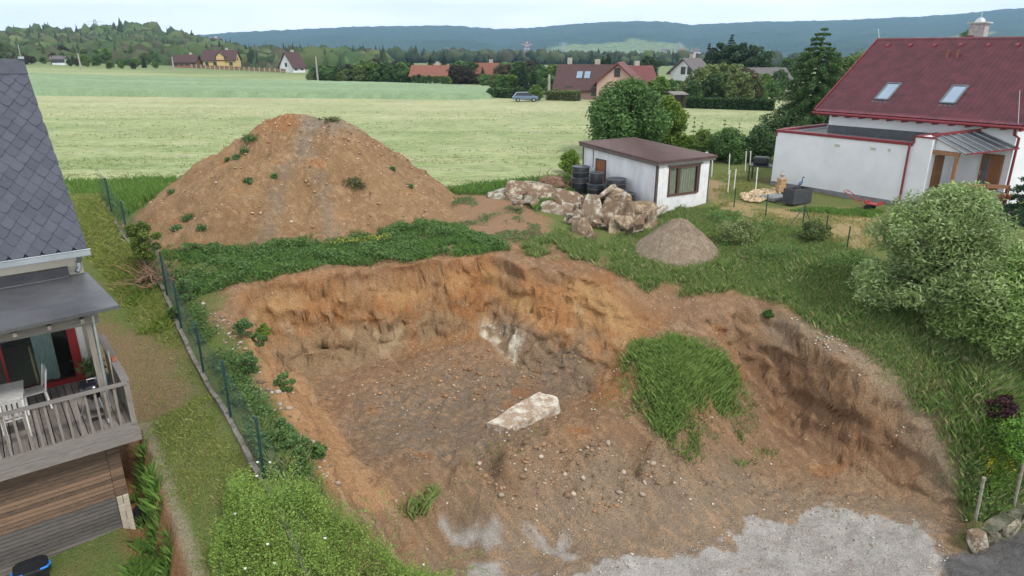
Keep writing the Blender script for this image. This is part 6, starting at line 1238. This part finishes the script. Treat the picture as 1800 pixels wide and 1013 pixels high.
# prototypes (crown and trunk), one of them already standing where it is used first
PROTO = {}
def far_tree(kind, u, D, vt, lab, group, wf=1.0):
    q, h = far_at(u, D, vt)
    if h < 1.5: h = 1.5
    key = kind
    if key not in PROTO:
        sp = {'a': (MID, .85), 'b': (OLV, .95), 'c': (LIM + MID, .8), 'd': (DRK + MID, .75), 'p': ([(.10, .085, .05), (.13, .11, .06), (.07, .07, .035)], .8), 'r': ([(.075, .05, .035), (.05, .045, .03), (.06, .07, .03)], .8)}
        if kind[0] == 's': o = conifer('conifer', lab, q, 10, 4.6, 5200, .45, [(.022, .048, .024), (.035, .07, .032), (.05, .09, .04)], 601 + ord(kind[-1]), aspect=.45, low=.08); base = 10
        elif kind[0] == 'k': o = blobs_tree('pine_tree', lab, 'tree', q, 10, 6.5, 4200, .5, DRK, 611, low=.35, nb=14, aspect=.5); base = 10
        else: c, w = sp[kind[0]]; o = blobs_tree('far_tree', lab, 'tree', q, 10, 10 * w, 4600, .55, c, 621 + sum(map(ord, kind)), low=.02, nb=22, aspect=.6, zshape=.9, tv=.3); base = 10
        PROTO[key] = (o, base); c = o
    else:
        c = copy_tree(PROTO[key][0]); c.location = q
    s = h / PROTO[key][1]; c.scale = (s * wf, s * wf, s); c.rotation_euler = (0, 0, (u * 7.13) % 6.28); c['label'] = lab; c['category'] = 'tree'; c['group'] = group; return c
rn = np.random.default_rng(701)
G1 = 'trees beyond the far left edge of the meadow'; G2 = 'trees of the village edge behind the barley'; G3 = 'trees around the pink house'; G4 = 'trees behind the clipped hedge'
tv_ = [(-10, 72), (60, 80), (130, 82), (200, 84), (290, 92), (350, 104), (400, 112), (470, 122), (560, 124)]
LB = {'a': 'mid green leafy tree in the wood left of the yellow house', 'b': 'olive green tree in the wood left of the yellow house', 'd': 'dark green tree in the wood left of the yellow house', 'r': 'brownish red leaved tree in the wood left of the yellow house', 'p': 'thin brownish tree in the wood left of the yellow house', 'c': 'fresh green tree in the wood left of the yellow house', 's1': 'small dark conifer in the wood left of the yellow house'}
for row, (D0, dv) in enumerate(((268, 0), (225, 14), (212, 22))):
    u = -15 + row * 6
    while u < (560 if row == 0 else 345):
        vt = np.interp(u, [q[0] for q in tv_], [q[1] for q in tv_]) + dv + rn.uniform(-5, 6); k = ['a', 'b', 'd', 'r', 'p', 'a', 's1', 'c'][rn.integers(0, 8)]
        Dd = D0 + rn.uniform(-8, 12); q, h = far_at(u, Dd, vt)
        if h > 2: far_tree(k + ('' if k == 's1' else '12'[rn.integers(0, 2)]), u, Dd, vt, LB[k], G1, rn.uniform(.95, 1.5))
        u += rn.uniform(13, 22)
L2_ = {'a': 'mid green leafy tree in the village row behind the barley', 'b': 'olive green tree in the village row behind the barley', 'c': 'light green tree in the village row behind the barley', 'd': 'dark leafy tree in the village row behind the barley', 's': 'dark conifer in the village row behind the barley', 'p': 'almost bare brownish tree in the village row behind the barley', 'r': 'brown leaved tree in the village row behind the barley'}
ROW2 = [(548, 122, 'a1', 180), (562, 128, 'c1', 165), (580, 120, 's1', 185), (592, 114, 's2', 170), (608, 124, 'a2', 165), (622, 130, 'r1', 160), (640, 108, 'a1', 168), (652, 110, 'c2', 160), (664, 118, 'd1', 165), (676, 112, 'd2', 158), (690, 116, 's1', 160), (702, 112, 'a2', 158), (714, 120, 'b1', 160),
        (756, 100, 's2', 190), (780, 98, 's1', 190), (768, 116, 's2', 188), (745, 138, 'c1', 150), (760, 132, 'a1', 150), (727, 136, 'b2', 150), (800, 116, 'r1', 148), (812, 118, 'r2', 150), (808, 112, 's2', 185), (826, 140, 'a2', 138), (840, 132, 'd1', 138), (856, 138, 'a1', 135), (870, 140, 'b1', 132), (848, 120, 's1', 150), (880, 116, 'p1', 150), (893, 114, 'p2', 152), (902, 128, 'p1', 148), (884, 140, 'a2', 130), (898, 142, 'c2', 130), (630, 138, 'c1', 150), (600, 138, 'b2', 158), (570, 136, 'd2', 160), (655, 138, 'b1', 150), (685, 138, 'a1', 150), (705, 138, 'd1', 148), (915, 110, 'd2', 140), (820, 136, 'b2', 140)]
for u, vt, k, D in ROW2: far_tree(k, u, max(D * .95, 151) if u < 850 else D * .95, min(vt - 3, 130), L2_[k[0]], G2, 1.5 if k[0] != 's' else 1.1)
u = 545
while u < 940:
    gap = 722 < u < 790 or 832 < u < 872; k = ['a1', 'b2', 'd1', 'a2', 'r1', 'c1', 'b1', 'd2'][rn.integers(0, 8)]
    far_tree(k, u, rn.uniform(144, 148) if gap else rn.uniform(148, 160), rn.uniform(129, 135) if gap else np.interp(u, [545, 640, 700, 800, 930], [124, 112, 112, 116, 108]) + rn.uniform(-4, 9), L2_[k[0]], G2, 1.25); u += rn.uniform(8, 13)
BK = {'a': 'mid green tree in the back row behind the barley', 'b': 'olive tree in the back row behind the barley', 'd': 'dark green tree in the back row behind the barley', 's': 'conifer in the back row behind the barley', 'r': 'brown leaved tree in the back row behind the barley'}
u = 552
while u < 925:
    if not (724 < u < 788 or 836 < u < 868): far_tree(k2 := ['a1', 'd1', 'b2', 'a2', 'd2', 's1', 'r2'][rn.integers(0, 7)], u, rn.uniform(152, 166), np.interp(u, [545, 640, 800, 930], [118, 104, 108, 102]) + rn.uniform(-3, 8), BK[k2[0]], 'back row trees behind the barley', 1.5)
    u += rn.uniform(10, 15)
L3_ = {'a': 'mid green tree near the pink house with brown roof', 'b': 'olive tree near the pink house with brown roof', 'c': 'bright light green tree near the pink house with brown roof', 'd': 'dark leafy tree near the pink house with brown roof', 's': 'dark conifer near the pink house with brown roof', 'k': 'dark pine near the pink house with brown roof'}
ROW3 = [(918, 108, 's2', 128), (926, 138, 's1', 108), (938, 118, 's1', 116), (944, 148, 'c1', 101), (950, 112, 'd1', 135), (958, 118, 'a1', 130), (975, 112, 'c2', 135), (985, 104, 's2', 132), (1000, 100, 's1', 134), (1012, 108, 's2', 136), (932, 158, 'd2', 102), (914, 150, 'd1', 106), (1052, 100, 'd1', 150), (1070, 90, 's2', 140), (1060, 98, 's1', 142), (1142, 97, 'k1', 125), (1130, 120, 'a1', 120), (1165, 133, 'c1', 92), (1182, 138, 'a2', 95), (1150, 140, 'c2', 90), (1195, 140, 'a1', 100), (1190, 152, 'b1', 90), (967, 150, 'b2', 110), (978, 160, 'b1', 104)]
for u, vt, k, D in ROW3: far_tree(k, u, D * .95, vt, L3_[k[0]], G3, 1.35 if k[0] not in 'sk' else 1.15)
L4_ = {'a': 'mid green tree behind the clipped hedge', 'b': 'olive round crowned tree behind the clipped hedge', 'c': 'light green tree behind the clipped hedge', 'd': 'dark tree behind the clipped hedge', 's': 'dark conifer behind the clipped hedge', 'k': 'dark spreading pine behind the clipped hedge', 'p': 'brownish thin leaved tree behind the clipped hedge'}
ROW4 = [(1232, 118, 'b1', 92), (1250, 112, 'b2', 94), (1272, 110, 'b1', 96), (1262, 128, 'd1', 90), (1296, 112, 'b2', 94), (1318, 118, 'p1', 90), (1305, 124, 'b1', 88), (1246, 76, 's2', 125), (1268, 74, 'k1', 128), (1284, 60, 's1', 128), (1300, 74, 'k1', 126), (1326, 78, 'k1', 124), (1338, 92, 'k1', 122), (1350, 128, 'c1', 100), (1345, 148, 'a2', 92), (1365, 140, 'a1', 98), (1225, 140, 'd2', 88), (1375, 120, 'd1', 105), (1385, 100, 'd2', 130)]
for u, vt, k, D in ROW4: far_tree(k, u, D, vt, L4_[k[0]], G4, 1.2 if k[0] not in 'sk' else 1.2)
# distant woods: many tree crowns that read as one mass
def wood(name, label, spots, cols, seed, hmin, hmax):
    rn = np.random.default_rng(seed); t = (1 + 5 ** .5) / 2; n = len(spots)
    me = bpy.data.meshes.new('i'); bm = bmesh.new(); bmesh.ops.create_icosphere(bm, subdivisions=2, radius=1); ico = np.array([v.co[:] for v in bm.verts]); fc = np.array([[v.index for v in f.verts] for f in bm.faces]); bm.free()
    h = rn.uniform(hmin, hmax, n); con = rn.random(n) < .35; k = len(ico); jit = 1 + rn.uniform(-.38, .38, (n, k, 1))
    sc = np.stack([np.where(con, .24, .48) * h, np.where(con, .24, .48) * h, np.where(con, .62, .5) * h], -1)[:, None, :]; V = ico[None] * jit
    V[..., :2] *= np.where(con[:, None, None], np.clip(1 - (V[..., 2:3] + .2) * .75, .08, 1.4), 1); V = V * sc
    V[..., 0] += spots[:, 0:1]; V[..., 1] += spots[:, 1:2]; V[..., 2] += (spots[:, 2] + h * .5)[:, None]
    c = pick(rn, cols, n, .3); c = np.where(con[:, None], c * .6, c); F = fc[None] + (np.arange(n) * k)[:, None, None]
    o = np_mesh(name, V.reshape(-1, 3), F.reshape(-1, 3), leafmat('distant_crowns', rough=.95, transl=0), np.repeat(c, k, 0)); return tag(o, label, 'wood', None, 'stuff')
WC = [(.05, .085, .03), (.07, .11, .035), (.035, .065, .025), (.09, .12, .045), (.06, .06, .035)]
def fan(u0, u1, D0, D1, n, seed, dens=None):
    rn = np.random.default_rng(seed); u = rn.uniform(u0, u1, n); D = D0 + (D1 - D0) * rn.random(n) ** .8; x = (u - 900) / 1200 * D * 1.06
    if dens is not None: k = dens(x, D); x, D = x[k], D[k]
    z = upper(x, D); fr = np.hypot(x, D); z = z + sstep(260, 1400, fr) * (-22 - z) * .9; return np.c_[x, D, z]
wood('distant_wood', 'wide belt of mixed trees in the valley below the blue hills', fan(500, 1560, 480, 1500, 11000, 711, lambda x, y: fbm(x * .012, y * .008, 712, 3) > -.25), [(.04, .065, .028), (.055, .08, .03), (.028, .05, .022), (.065, .085, .035), (.045, .045, .03)], 713, 5, 10)
def onhill(o, n, seed, umin, umax, clearf=None):
    rn = np.random.default_rng(seed); V = np.empty(len(o.data.vertices) * 3, np.float32); o.data.vertices.foreach_get('co', V); V = V.reshape(-1, 3); i = rn.integers(0, len(V), n); p = V[i] + rn.normal(size=(n, 3)) * np.array((4, 4, 0)); u = 900 + 1132 * p[:, 0] / p[:, 1]; k = (u > umin) & (u < umax); p = p[k]
    if clearf is not None: p = p[clearf(p[:, 0], p[:, 1], 900 + 1132 * p[:, 0] / p[:, 1])]
    return p
hill2 = bpy.data.objects['wooded_hill']
def clr(x, y, u): 
    r = np.hypot(x, y); f = ((r - 300) / 320) ** 1.3; n = fbm(x / 40, y / 40, 261, 4); p = n * .5 + .3 - ((u - 320) / 75) ** 2 - ((f - .58) / .10) ** 2; return p < .05
wood('distant_wood', 'dark mixed wood covering the nearer hill at the far left', onhill(hill2, 5200, 715, -60, 700, clr) - np.array((0, 0, 2.5)), WC, 716, 7, 13)
# houses
M_yel = mat('yellow_render', (.60, .44, .19), .9); M_pink = mat('pink_render', (.52, .35, .30), .9, (.45, .30, .25)); M_rbrown = mat('brown_roof_tiles', (.075, .034, .034), .7, (.05, .022, .022), 2, .3, 8); M_rorange = mat('orange_roof_tiles', (.22, .085, .055), .8, (.16, .06, .04), 2, .3, 8); M_rred = mat('red_roof_tiles', (.15, .045, .042), .75, (.11, .032, .03), 2, .3, 8); M_rgrey = mat('grey_roof_tiles', (.12, .11, .115), .7)
M_wpane = mat('dark_pane', (.04, .05, .07), .1, spec=1); M_chim = mat('chimney_render', (.45, .40, .36), .9)
def far_house(label, u, D, w, d, hw, hr, rz, mw, mr, group=None, ends=((.25, .5), (.5, .5), (.75, .5)), along_=4, sky=0, chim=True, dz=0, name='house'):
    q, _ = far_at(u, D); q.z += dz; t = empty(name, q, rz, label, 'house', group); b = MB(); W2, D2 = w / 2, d / 2
    b.bb((-W2, -D2, -1.5), (W2, D2, hw))
    for x in (-W2 + .01, W2 - .26): b.prism([(x, -D2, hw), (x, D2, hw), (x, 0, hw + hr * .97)], (.25, 0, 0))
    b.build('wall', mw, t); o = .5; k = hr / D2
    b = MB()
    for s in (1, -1): b.prism([(-W2 - o, s * (D2 + o), hw - k * o), (W2 + o, s * (D2 + o), hw - k * o), (W2 + o, 0, hw + hr), (-W2 - o, 0, hw + hr)], (0, 0, .22))
    r = b.build('roof', mr, t)
    if chim: b = MB(); b.bb((W2 * .3, .2, hw + hr * .5), (W2 * .3 + .7, .9, hw + hr + .9)); b.build('chimney', M_chim, r)
    if sky:
        for i in range(sky):
            x = -W2 * .3 + i * 1.1; y0 = -D2 * .62; y1 = -D2 * .34; b = MB(); zf_ = lambda y: hw + hr * (1 + y / D2) + .26; b.prism([(x, y0, zf_(y0)), (x + .8, y0, zf_(y0)), (x + .8, y1, zf_(y1)), (x, y1, zf_(y1))], (0, 0, .06)); b.build('skylight', MATS['sky_glass'], r)
    for i in range(along_):
        x = -W2 + w * (i + .5) / along_; b = MB(); b.bb((x - .55, -D2 - .04, hw * .35), (x + .55, -D2 - .005, hw * .35 + 1.3)); b.build('window', M_wpane, t)
    for s in (-1, 1):
        for (f, g) in ends[:2]:
            y = -D2 + d * f; b = MB(); b.bb((s * (W2 + .005), y - .45, hw * .9), (s * (W2 + .04), y + .45, hw * .9 + 1.2)); b.build('window', M_wpane, t)
    return t
yh = far_house('yellow house with brown red roof and small front gable at the far meadow edge', 389, 250, 10.6, 7.5, 3.0, 2.9, R(6), M_yel, M_rbrown, along_=4)
b = MB(); b.bb((-.6, -4.1, 0), (2.0, -3.6, 4.0)); b.prism([(-.6, -4.1, 4.0), (2.0, -4.1, 4.0), (.7, -4.1, 5.3)], (0, 2.5, 0)); b.build('front_gable', M_yel, yh)
b = MB(); b.prism([(-.9, -4.3, 3.8), (-.9, -4.3, 4.05), (.7, -4.3, 5.55), (.7, -4.3, 5.3)], (0, 3, 0)); b.prism([(2.3, -4.3, 3.8), (2.3, -4.3, 4.05), (.7, -4.3, 5.55), (.7, -4.3, 5.3)], (0, 3, 0)); b.build('gable_roof', M_rbrown, yh)
far_house('white steep gabled house right of the yellow house', 512, 228, 5.2, 5.6, 1.9, 4.0, R(62), M_wht, M_rbrown, ends=((.5, .5),), along_=2)
far_house('low dark roofed house left of the yellow house', 327, 246, 7.5, 5, 2.0, 2.0, R(4), mat('brick_wall', (.28, .14, .09), .9), M_rbrown)
far_house('small white garden hut in the far left wood edge', 103, 222, 3.4, 3, 1.8, .7, R(15), M_wht, M_rgrey, chim=False)
far_house('long house with orange tiled roof half hidden by village trees', 756, 152, 7.2, 6, 1.7, 1.8, R(-3), M_wht, M_rorange)
far_house('orange roofed house behind the brownish bare tree', 853, 154, 5.0, 5, 1.7, 2.3, R(-12), M_chim, M_rorange)
far_house('dull red roofed house between the bare tree and dark conifers', 908, 150, 4.6, 4, 1.0, 1.5, R(30), M_wht, mat('dull_red_tiles', (.26, .11, .11), .8))
far_house('orange roofed house low behind the first village trees', 615, 178, 5, 5, 1.2, 1.5, R(10), M_chim, M_rorange)
ph = far_house('pink house with long brown roof and blue skylights beyond the field', 1032, 103, 7.4, 8.0, 1.4, 3.0, R(-14), M_pink, M_rbrown, along_=2, sky=2)
b = MB(); b.bb((2.2, -5.2, -1.5), (7.6, 3.2, 2.4)); b.prism([(2.2, -5.2, 2.4), (7.6, -5.2, 2.4), (4.9, -5.2, 4.6)], (0, .3, 0)); b.build('cross_wing_wall', M_pink, ph)
b = MB(); b.prism([(1.7, -5.7, 1.95), (1.7, -5.7, 2.2), (4.9, -5.7, 5.0), (4.9, -5.7, 4.75)], (0, 9.5, 0)); b.prism([(8.1, -5.7, 1.95), (8.1, -5.7, 2.2), (4.9, -5.7, 5.0), (4.9, -5.7, 4.75)], (0, 9.5, 0)); b.build('cross_wing_roof', M_rred, ph)
b = MB(); b.bb((4.5, -5.24, 3.1), (5.3, -5.205, 4.3)); b.build('window', M_wpane, ph)
b = MB(); b.bb((-2.9, .5, 3.0), (-2.3, 1.1, 5.5)); b.build('chimney', M_chim, ph)
far_house('dark red roofed house with dormer right of the pink house', 1108, 112, 6.6, 6.0, 1.6, 2.5, R(12), M_pink, M_rred, along_=3)
far_house('white house corner seen between the trees left of the clipped hedge', 1216, 118, 4.0, 5, 3.2, 2.0, R(40), M_wht, M_rgrey)
far_house('low grey roofed house behind the right end of the clipped hedge', 1335, 112, 8, 5, 2.4, 1.4, R(5), M_chim, M_rgrey, chim=False)
for i, (u, D, w) in enumerate([(1092, 1000, 12), (1108, 1050, 14), (1170, 900, 8), (1197, 760, 8), (1221, 800, 9), (1160, 1100, 10), (940, 900, 9), (735, 1150, 12), (1255, 900, 8), (1005, 1000, 8), (1320, 900, 9)]):
    far_house('tiny pale house among the trees of the distant valley village', u, D, w, 8, 4.5, 3, R(13 * i % 40), M_wht, M_rorange if i % 2 else M_rgrey, 'houses of the distant valley village', along_=3, dz=9 + (i % 3) * 2)
# small wooden hut, clipped hedge, round bush
def hedge(name, label, a, c, h, w, cols, seed, n):
    rn = np.random.default_rng(seed); a = Vector(a); c = Vector(c); d = c - a; l = d.length; rz = math.atan2(d.y, d.x); t = empty(name, a, rz, label, 'hedge')
    x = rn.random(n) * l; f = rn.integers(0, 3, n); y = np.where(f == 0, rn.uniform(-w / 2, w / 2, n), np.where(f == 1, -w / 2, w / 2)) + rn.normal(size=n) * .06; z = np.where(f == 0, h, rn.random(n) * h) + rn.normal(size=n) * .06
    z = z + fbm(x * .5, y * .5, seed, 3) * .15
    leafmesh('leaves', np.c_[x, y, z], .2, cols, seed + 1, .6, parent=t); b = MB(); b.bb((0, -w / 2 + .12, -.3), (l, w / 2 - .12, h - .12)); b.build('dark_core', mat('hedge_dark_core', (.02, .03, .012), .95), t); return t  # dark core box added inside; its colour stands in for inner shade
q0, _ = far_at(1214, 82); q1, _ = far_at(1372, 78); hedge('clipped_hedge', 'long low clipped dark green hedge at the far edge of the field', q0, q1, 1.15, 1.2, [(.035, .075, .022), (.05, .10, .03)], 731, 12000)
q0, _ = far_at(872, 103); q1, _ = far_at(905, 101); hedge('garden_hedge', 'short dark hedge beside the round bush at the end of the barley', q0, q1, 1.3, 1.2, DRK + MID, 733, 2500)
q0, _ = far_at(965, 97); q1, _ = far_at(1020, 95); hedge('garden_hedge', 'loose olive hedge below the brown roof of the pink house', q0, q1, 1.2, 1.4, OLV + [(.16, .17, .08)], 735, 4000)
far_tree('d1', 861, 101, 163, 'round dark bush standing alone at the end of the barley strip', 'bush at the barley end', 1.3)
q, _ = far_at(1197, 83); t = empty('wooden_hut', q, R(10), 'small open fronted grey wooden hut left of the clipped hedge', 'hut'); b = MB(); b.bb((-.8, -.7, 0), (-.7, .7, 1.5)); b.bb((.7, -.7, 0), (.8, .7, 1.5)); b.bb((-.7, .6, 0), (.7, .7, 1.5)); b.build('wall', M_greyZ, t); b = MB(); b.prism([(-.95, -.9, 1.45), (.95, -.9, 1.45), (.95, .9, 1.7), (-.95, .9, 1.7)], (0, 0, .08)); b.build('roof', M_greyX, t)
# parked car
q, _ = far_at(924, 93); t = empty('parked_car', q, R(4), 'blue grey car parked between the short hedge and the light green tree', 'car', None, .8); M_car = mat('car_paint', (.16, .22, .32), .3, (.14, .2, .29), metal=.3)
b = MB(); b.prism([(-2.1, -.85, .35), (-2.1, -.85, .8), (-1.75, -.85, .98), (1.3, -.85, .95), (2.0, -.85, .80), (2.1, -.85, .4)], (0, 1.7, 0)); b.build('body', M_car, t, bevel=.06)
b = MB(); b.add([(-1.9, -.78, .95), (1.1, -.78, .95), (.45, -.64, 1.46), (-1.45, -.64, 1.46), (-1.9, .78, .95), (1.1, .78, .95), (.45, .64, 1.46), (-1.45, .64, 1.46)], [(0, 1, 2, 3), (7, 6, 5, 4), (0, 3, 7, 4), (1, 5, 6, 2), (3, 2, 6, 7), (0, 4, 5, 1)]); cb = b.build('cabin', mat('car_glass', (.03, .04, .05), .08), t)
b = MB(); b.bb((-1.4, -.64, 1.462), (.42, .64, 1.50)); b.build('roof', M_car, cb)
for sx in (-1.3, 1.3):
    for sy in (-.8, .8): b = MB(); b.tube([(sx, sy - .1, .32), (sx, sy + .1, .32)], .32, 16); wv = b.build('wheel', M_blackp, t); b = MB(); b.tube([(sx, sy - .11, .32), (sx, sy + .11, .32)], .18, 10); b.build('rim', M_steel, wv)
# meadow fence by the yellow house
q0, _ = far_at(335, 238); q1, _ = far_at(500, 216); t = empty('meadow_fence', q0, 0, 'long brownish fence with pale posts in front of the yellow house', 'fence'); dv = q1 - q0
for i in range(20):
    p = dv * (i / 19); b = MB(); b.bb((p.x - .14, p.y - .14, p.z - .2), (p.x + .14, p.y + .14, p.z + 1.35)); b.build('post', mat('sand_post', (.5, .38, .26), .9), t)
for h in (.35, .75, 1.1): b = MB(); b.bar((0, 0, h), tuple(dv + Vector((0, 0, h))), .05, .3); b.build('rail', mat('brown_rail', (.2, .12, .09), .9), t)
# poles and pylons
def pole(u, D, vt, lab, arms=1, r=.12):
    q, h = far_at(u, D, vt); t = empty('utility_pole', q, 0, lab, 'pole'); b = MB(); b.tube([(0, 0, -.3), (0, 0, h)], [r * 1.2, r * .8], 8); b.build('pole', mat('concrete_pole', (.36, .34, .31), .9), t)
    for k in range(arms): b = MB(); b.bb((-1.7, -.07, h - .5 - k * .9), (1.7, .07, h - .36 - k * .9)); b.build('crossarm', mat('dark_arm', (.12, .11, .10), .8), t)
    for s in (-1.4, 0, 1.4):
        if arms: b = MB(); b.lathe([(.09, 0), (.11, .15), (.04, .35)], (s, 0, h - .36), 6); b.build('insulator', mat('insulator_brown', (.10, .05, .03), .4), t)
    return t
pole(966, 99, 131, 'tall plain concrete pole in front of the conifers near the pink house', 0, .19)
pole(555, 150, 100, 'utility pole with crossarm standing at the right in the barley', 1, .17); pole(302, 205, 100, 'utility pole with crossarm left of the yellow house', 1, .2); pole(138, 190, 94, 'lone pale pole in the meadow near the white garden hut', 0, .2)
def pylon(u, D, vt, vb, lab, banded, w=5):
    q = PY(u, vb, D); h = PY(u, vt, D).z - q.z; t = empty('pylon', q, .3, lab, 'pylon'); cols = [mat('pylon_grey', (.42, .45, .50), .6), mat('pylon_red', (.55, .10, .10), .6), mat('pylon_white', (.75, .75, .75), .6)]; n = 6; r = D * .00035
    for k in range(n):
        b = MB(); z0, z1 = h * k / n - (25 if k == 0 else 0), h * (k + 1) / n; s0, s1 = w * .5 * (1 - .85 * max(k, 0) / n), w * .5 * (1 - .85 * (k + 1) / n)
        C4 = [(-1, -1), (1, -1), (1, 1), (-1, 1)]
        for i in range(4):
            a, c = C4[i], C4[(i + 1) % 4]; b.bar((a[0] * s0, a[1] * s0, z0), (a[0] * s1, a[1] * s1, z1), r, r); b.bar((a[0] * s0, a[1] * s0, z0), (c[0] * s1, c[1] * s1, z1), r * .6, r * .6); b.bar((c[0] * s0, c[1] * s0, z0), (a[0] * s1, a[1] * s1, z1), r * .6, r * .6)
        b.build('tower_section', cols[1 + k % 2] if banded else cols[0], t)
    for z in (.72, .86): b = MB(); b.bar((-w * (1.4 - z * .4), 0, h * z), (w * (1.4 - z * .4), 0, h * z), r, r * 1.2); b.build('crossarm', cols[1 if banded and z > .8 else (2 if banded else 0)], t)
pylon(172, 640, 34, 66, 'grey lattice pylon on top of the nearer left hill', False, 7); pylon(27, 640, 48, 74, 'small grey lattice pylon at the far left skyline', False, 6)
pylon(382, 1350, 64, 84, 'red and white banded pylon before the blue hills left of centre', True, 10); pylon(785, 1500, 84, 101, 'red and white banded pylon above the orange roofed house', True, 10); pylon(926, 1450, 74, 90, 'red and white banded pylon in front of the hills at centre', True, 10); pylon(990, 1500, 74, 88, 'faint grey pylon right of the banded ones', False, 9); pylon(1193, 1500, 74, 90, 'faint grey pylon above the distant village', False, 8)
# ------------------------------------------------------------------ air: haze filling the valley
hb = MB(); hb.bb((-4200, -300, -60), (4400, 5800, 330)); hzo = hb.build('haze', None); m = bpy.data.materials.new('haze'); m.use_nodes = True; nt = m.node_tree; nt.nodes.clear(); o_ = N(nt, 'ShaderNodeOutputMaterial'); v_ = N(nt, 'ShaderNodeVolumePrincipled')
v_.inputs['Color'].default_value = (.40, .68, 1.0, 1); v_.inputs['Density'].default_value = .00019; v_.inputs['Anisotropy'].default_value = .1; nt.links.new(v_.outputs[0], o_.inputs['Volume']); hzo.data.materials.append(m); tag(hzo, 'thin bluish summer haze over the valley and hills', 'haze', None, 'stuff')

# ------------------------------------------------------------------ look-alikes are told apart by their order from the left
ORD = ['first', 'second', 'third', 'fourth', 'fifth', 'sixth', 'seventh', 'eighth', 'ninth', 'tenth', 'eleventh', 'twelfth', 'thirteenth', 'fourteenth', 'fifteenth', 'sixteenth', 'seventeenth', 'eighteenth', 'nineteenth', 'twentieth']
same = {}
for o in bpy.data.objects:
    if o.get('label') and o.get('group') and o.parent is None: same.setdefault(o['label'], []).append(o)
for lb, os_ in same.items():
    if len(os_) > 1 and len(os_) <= 20:
        for i, o in enumerate(sorted(os_, key=lambda o: o.location.x / max(o.location.y, 1))): o['label'] = lb + ', ' + ORD[i] + ' from the left'
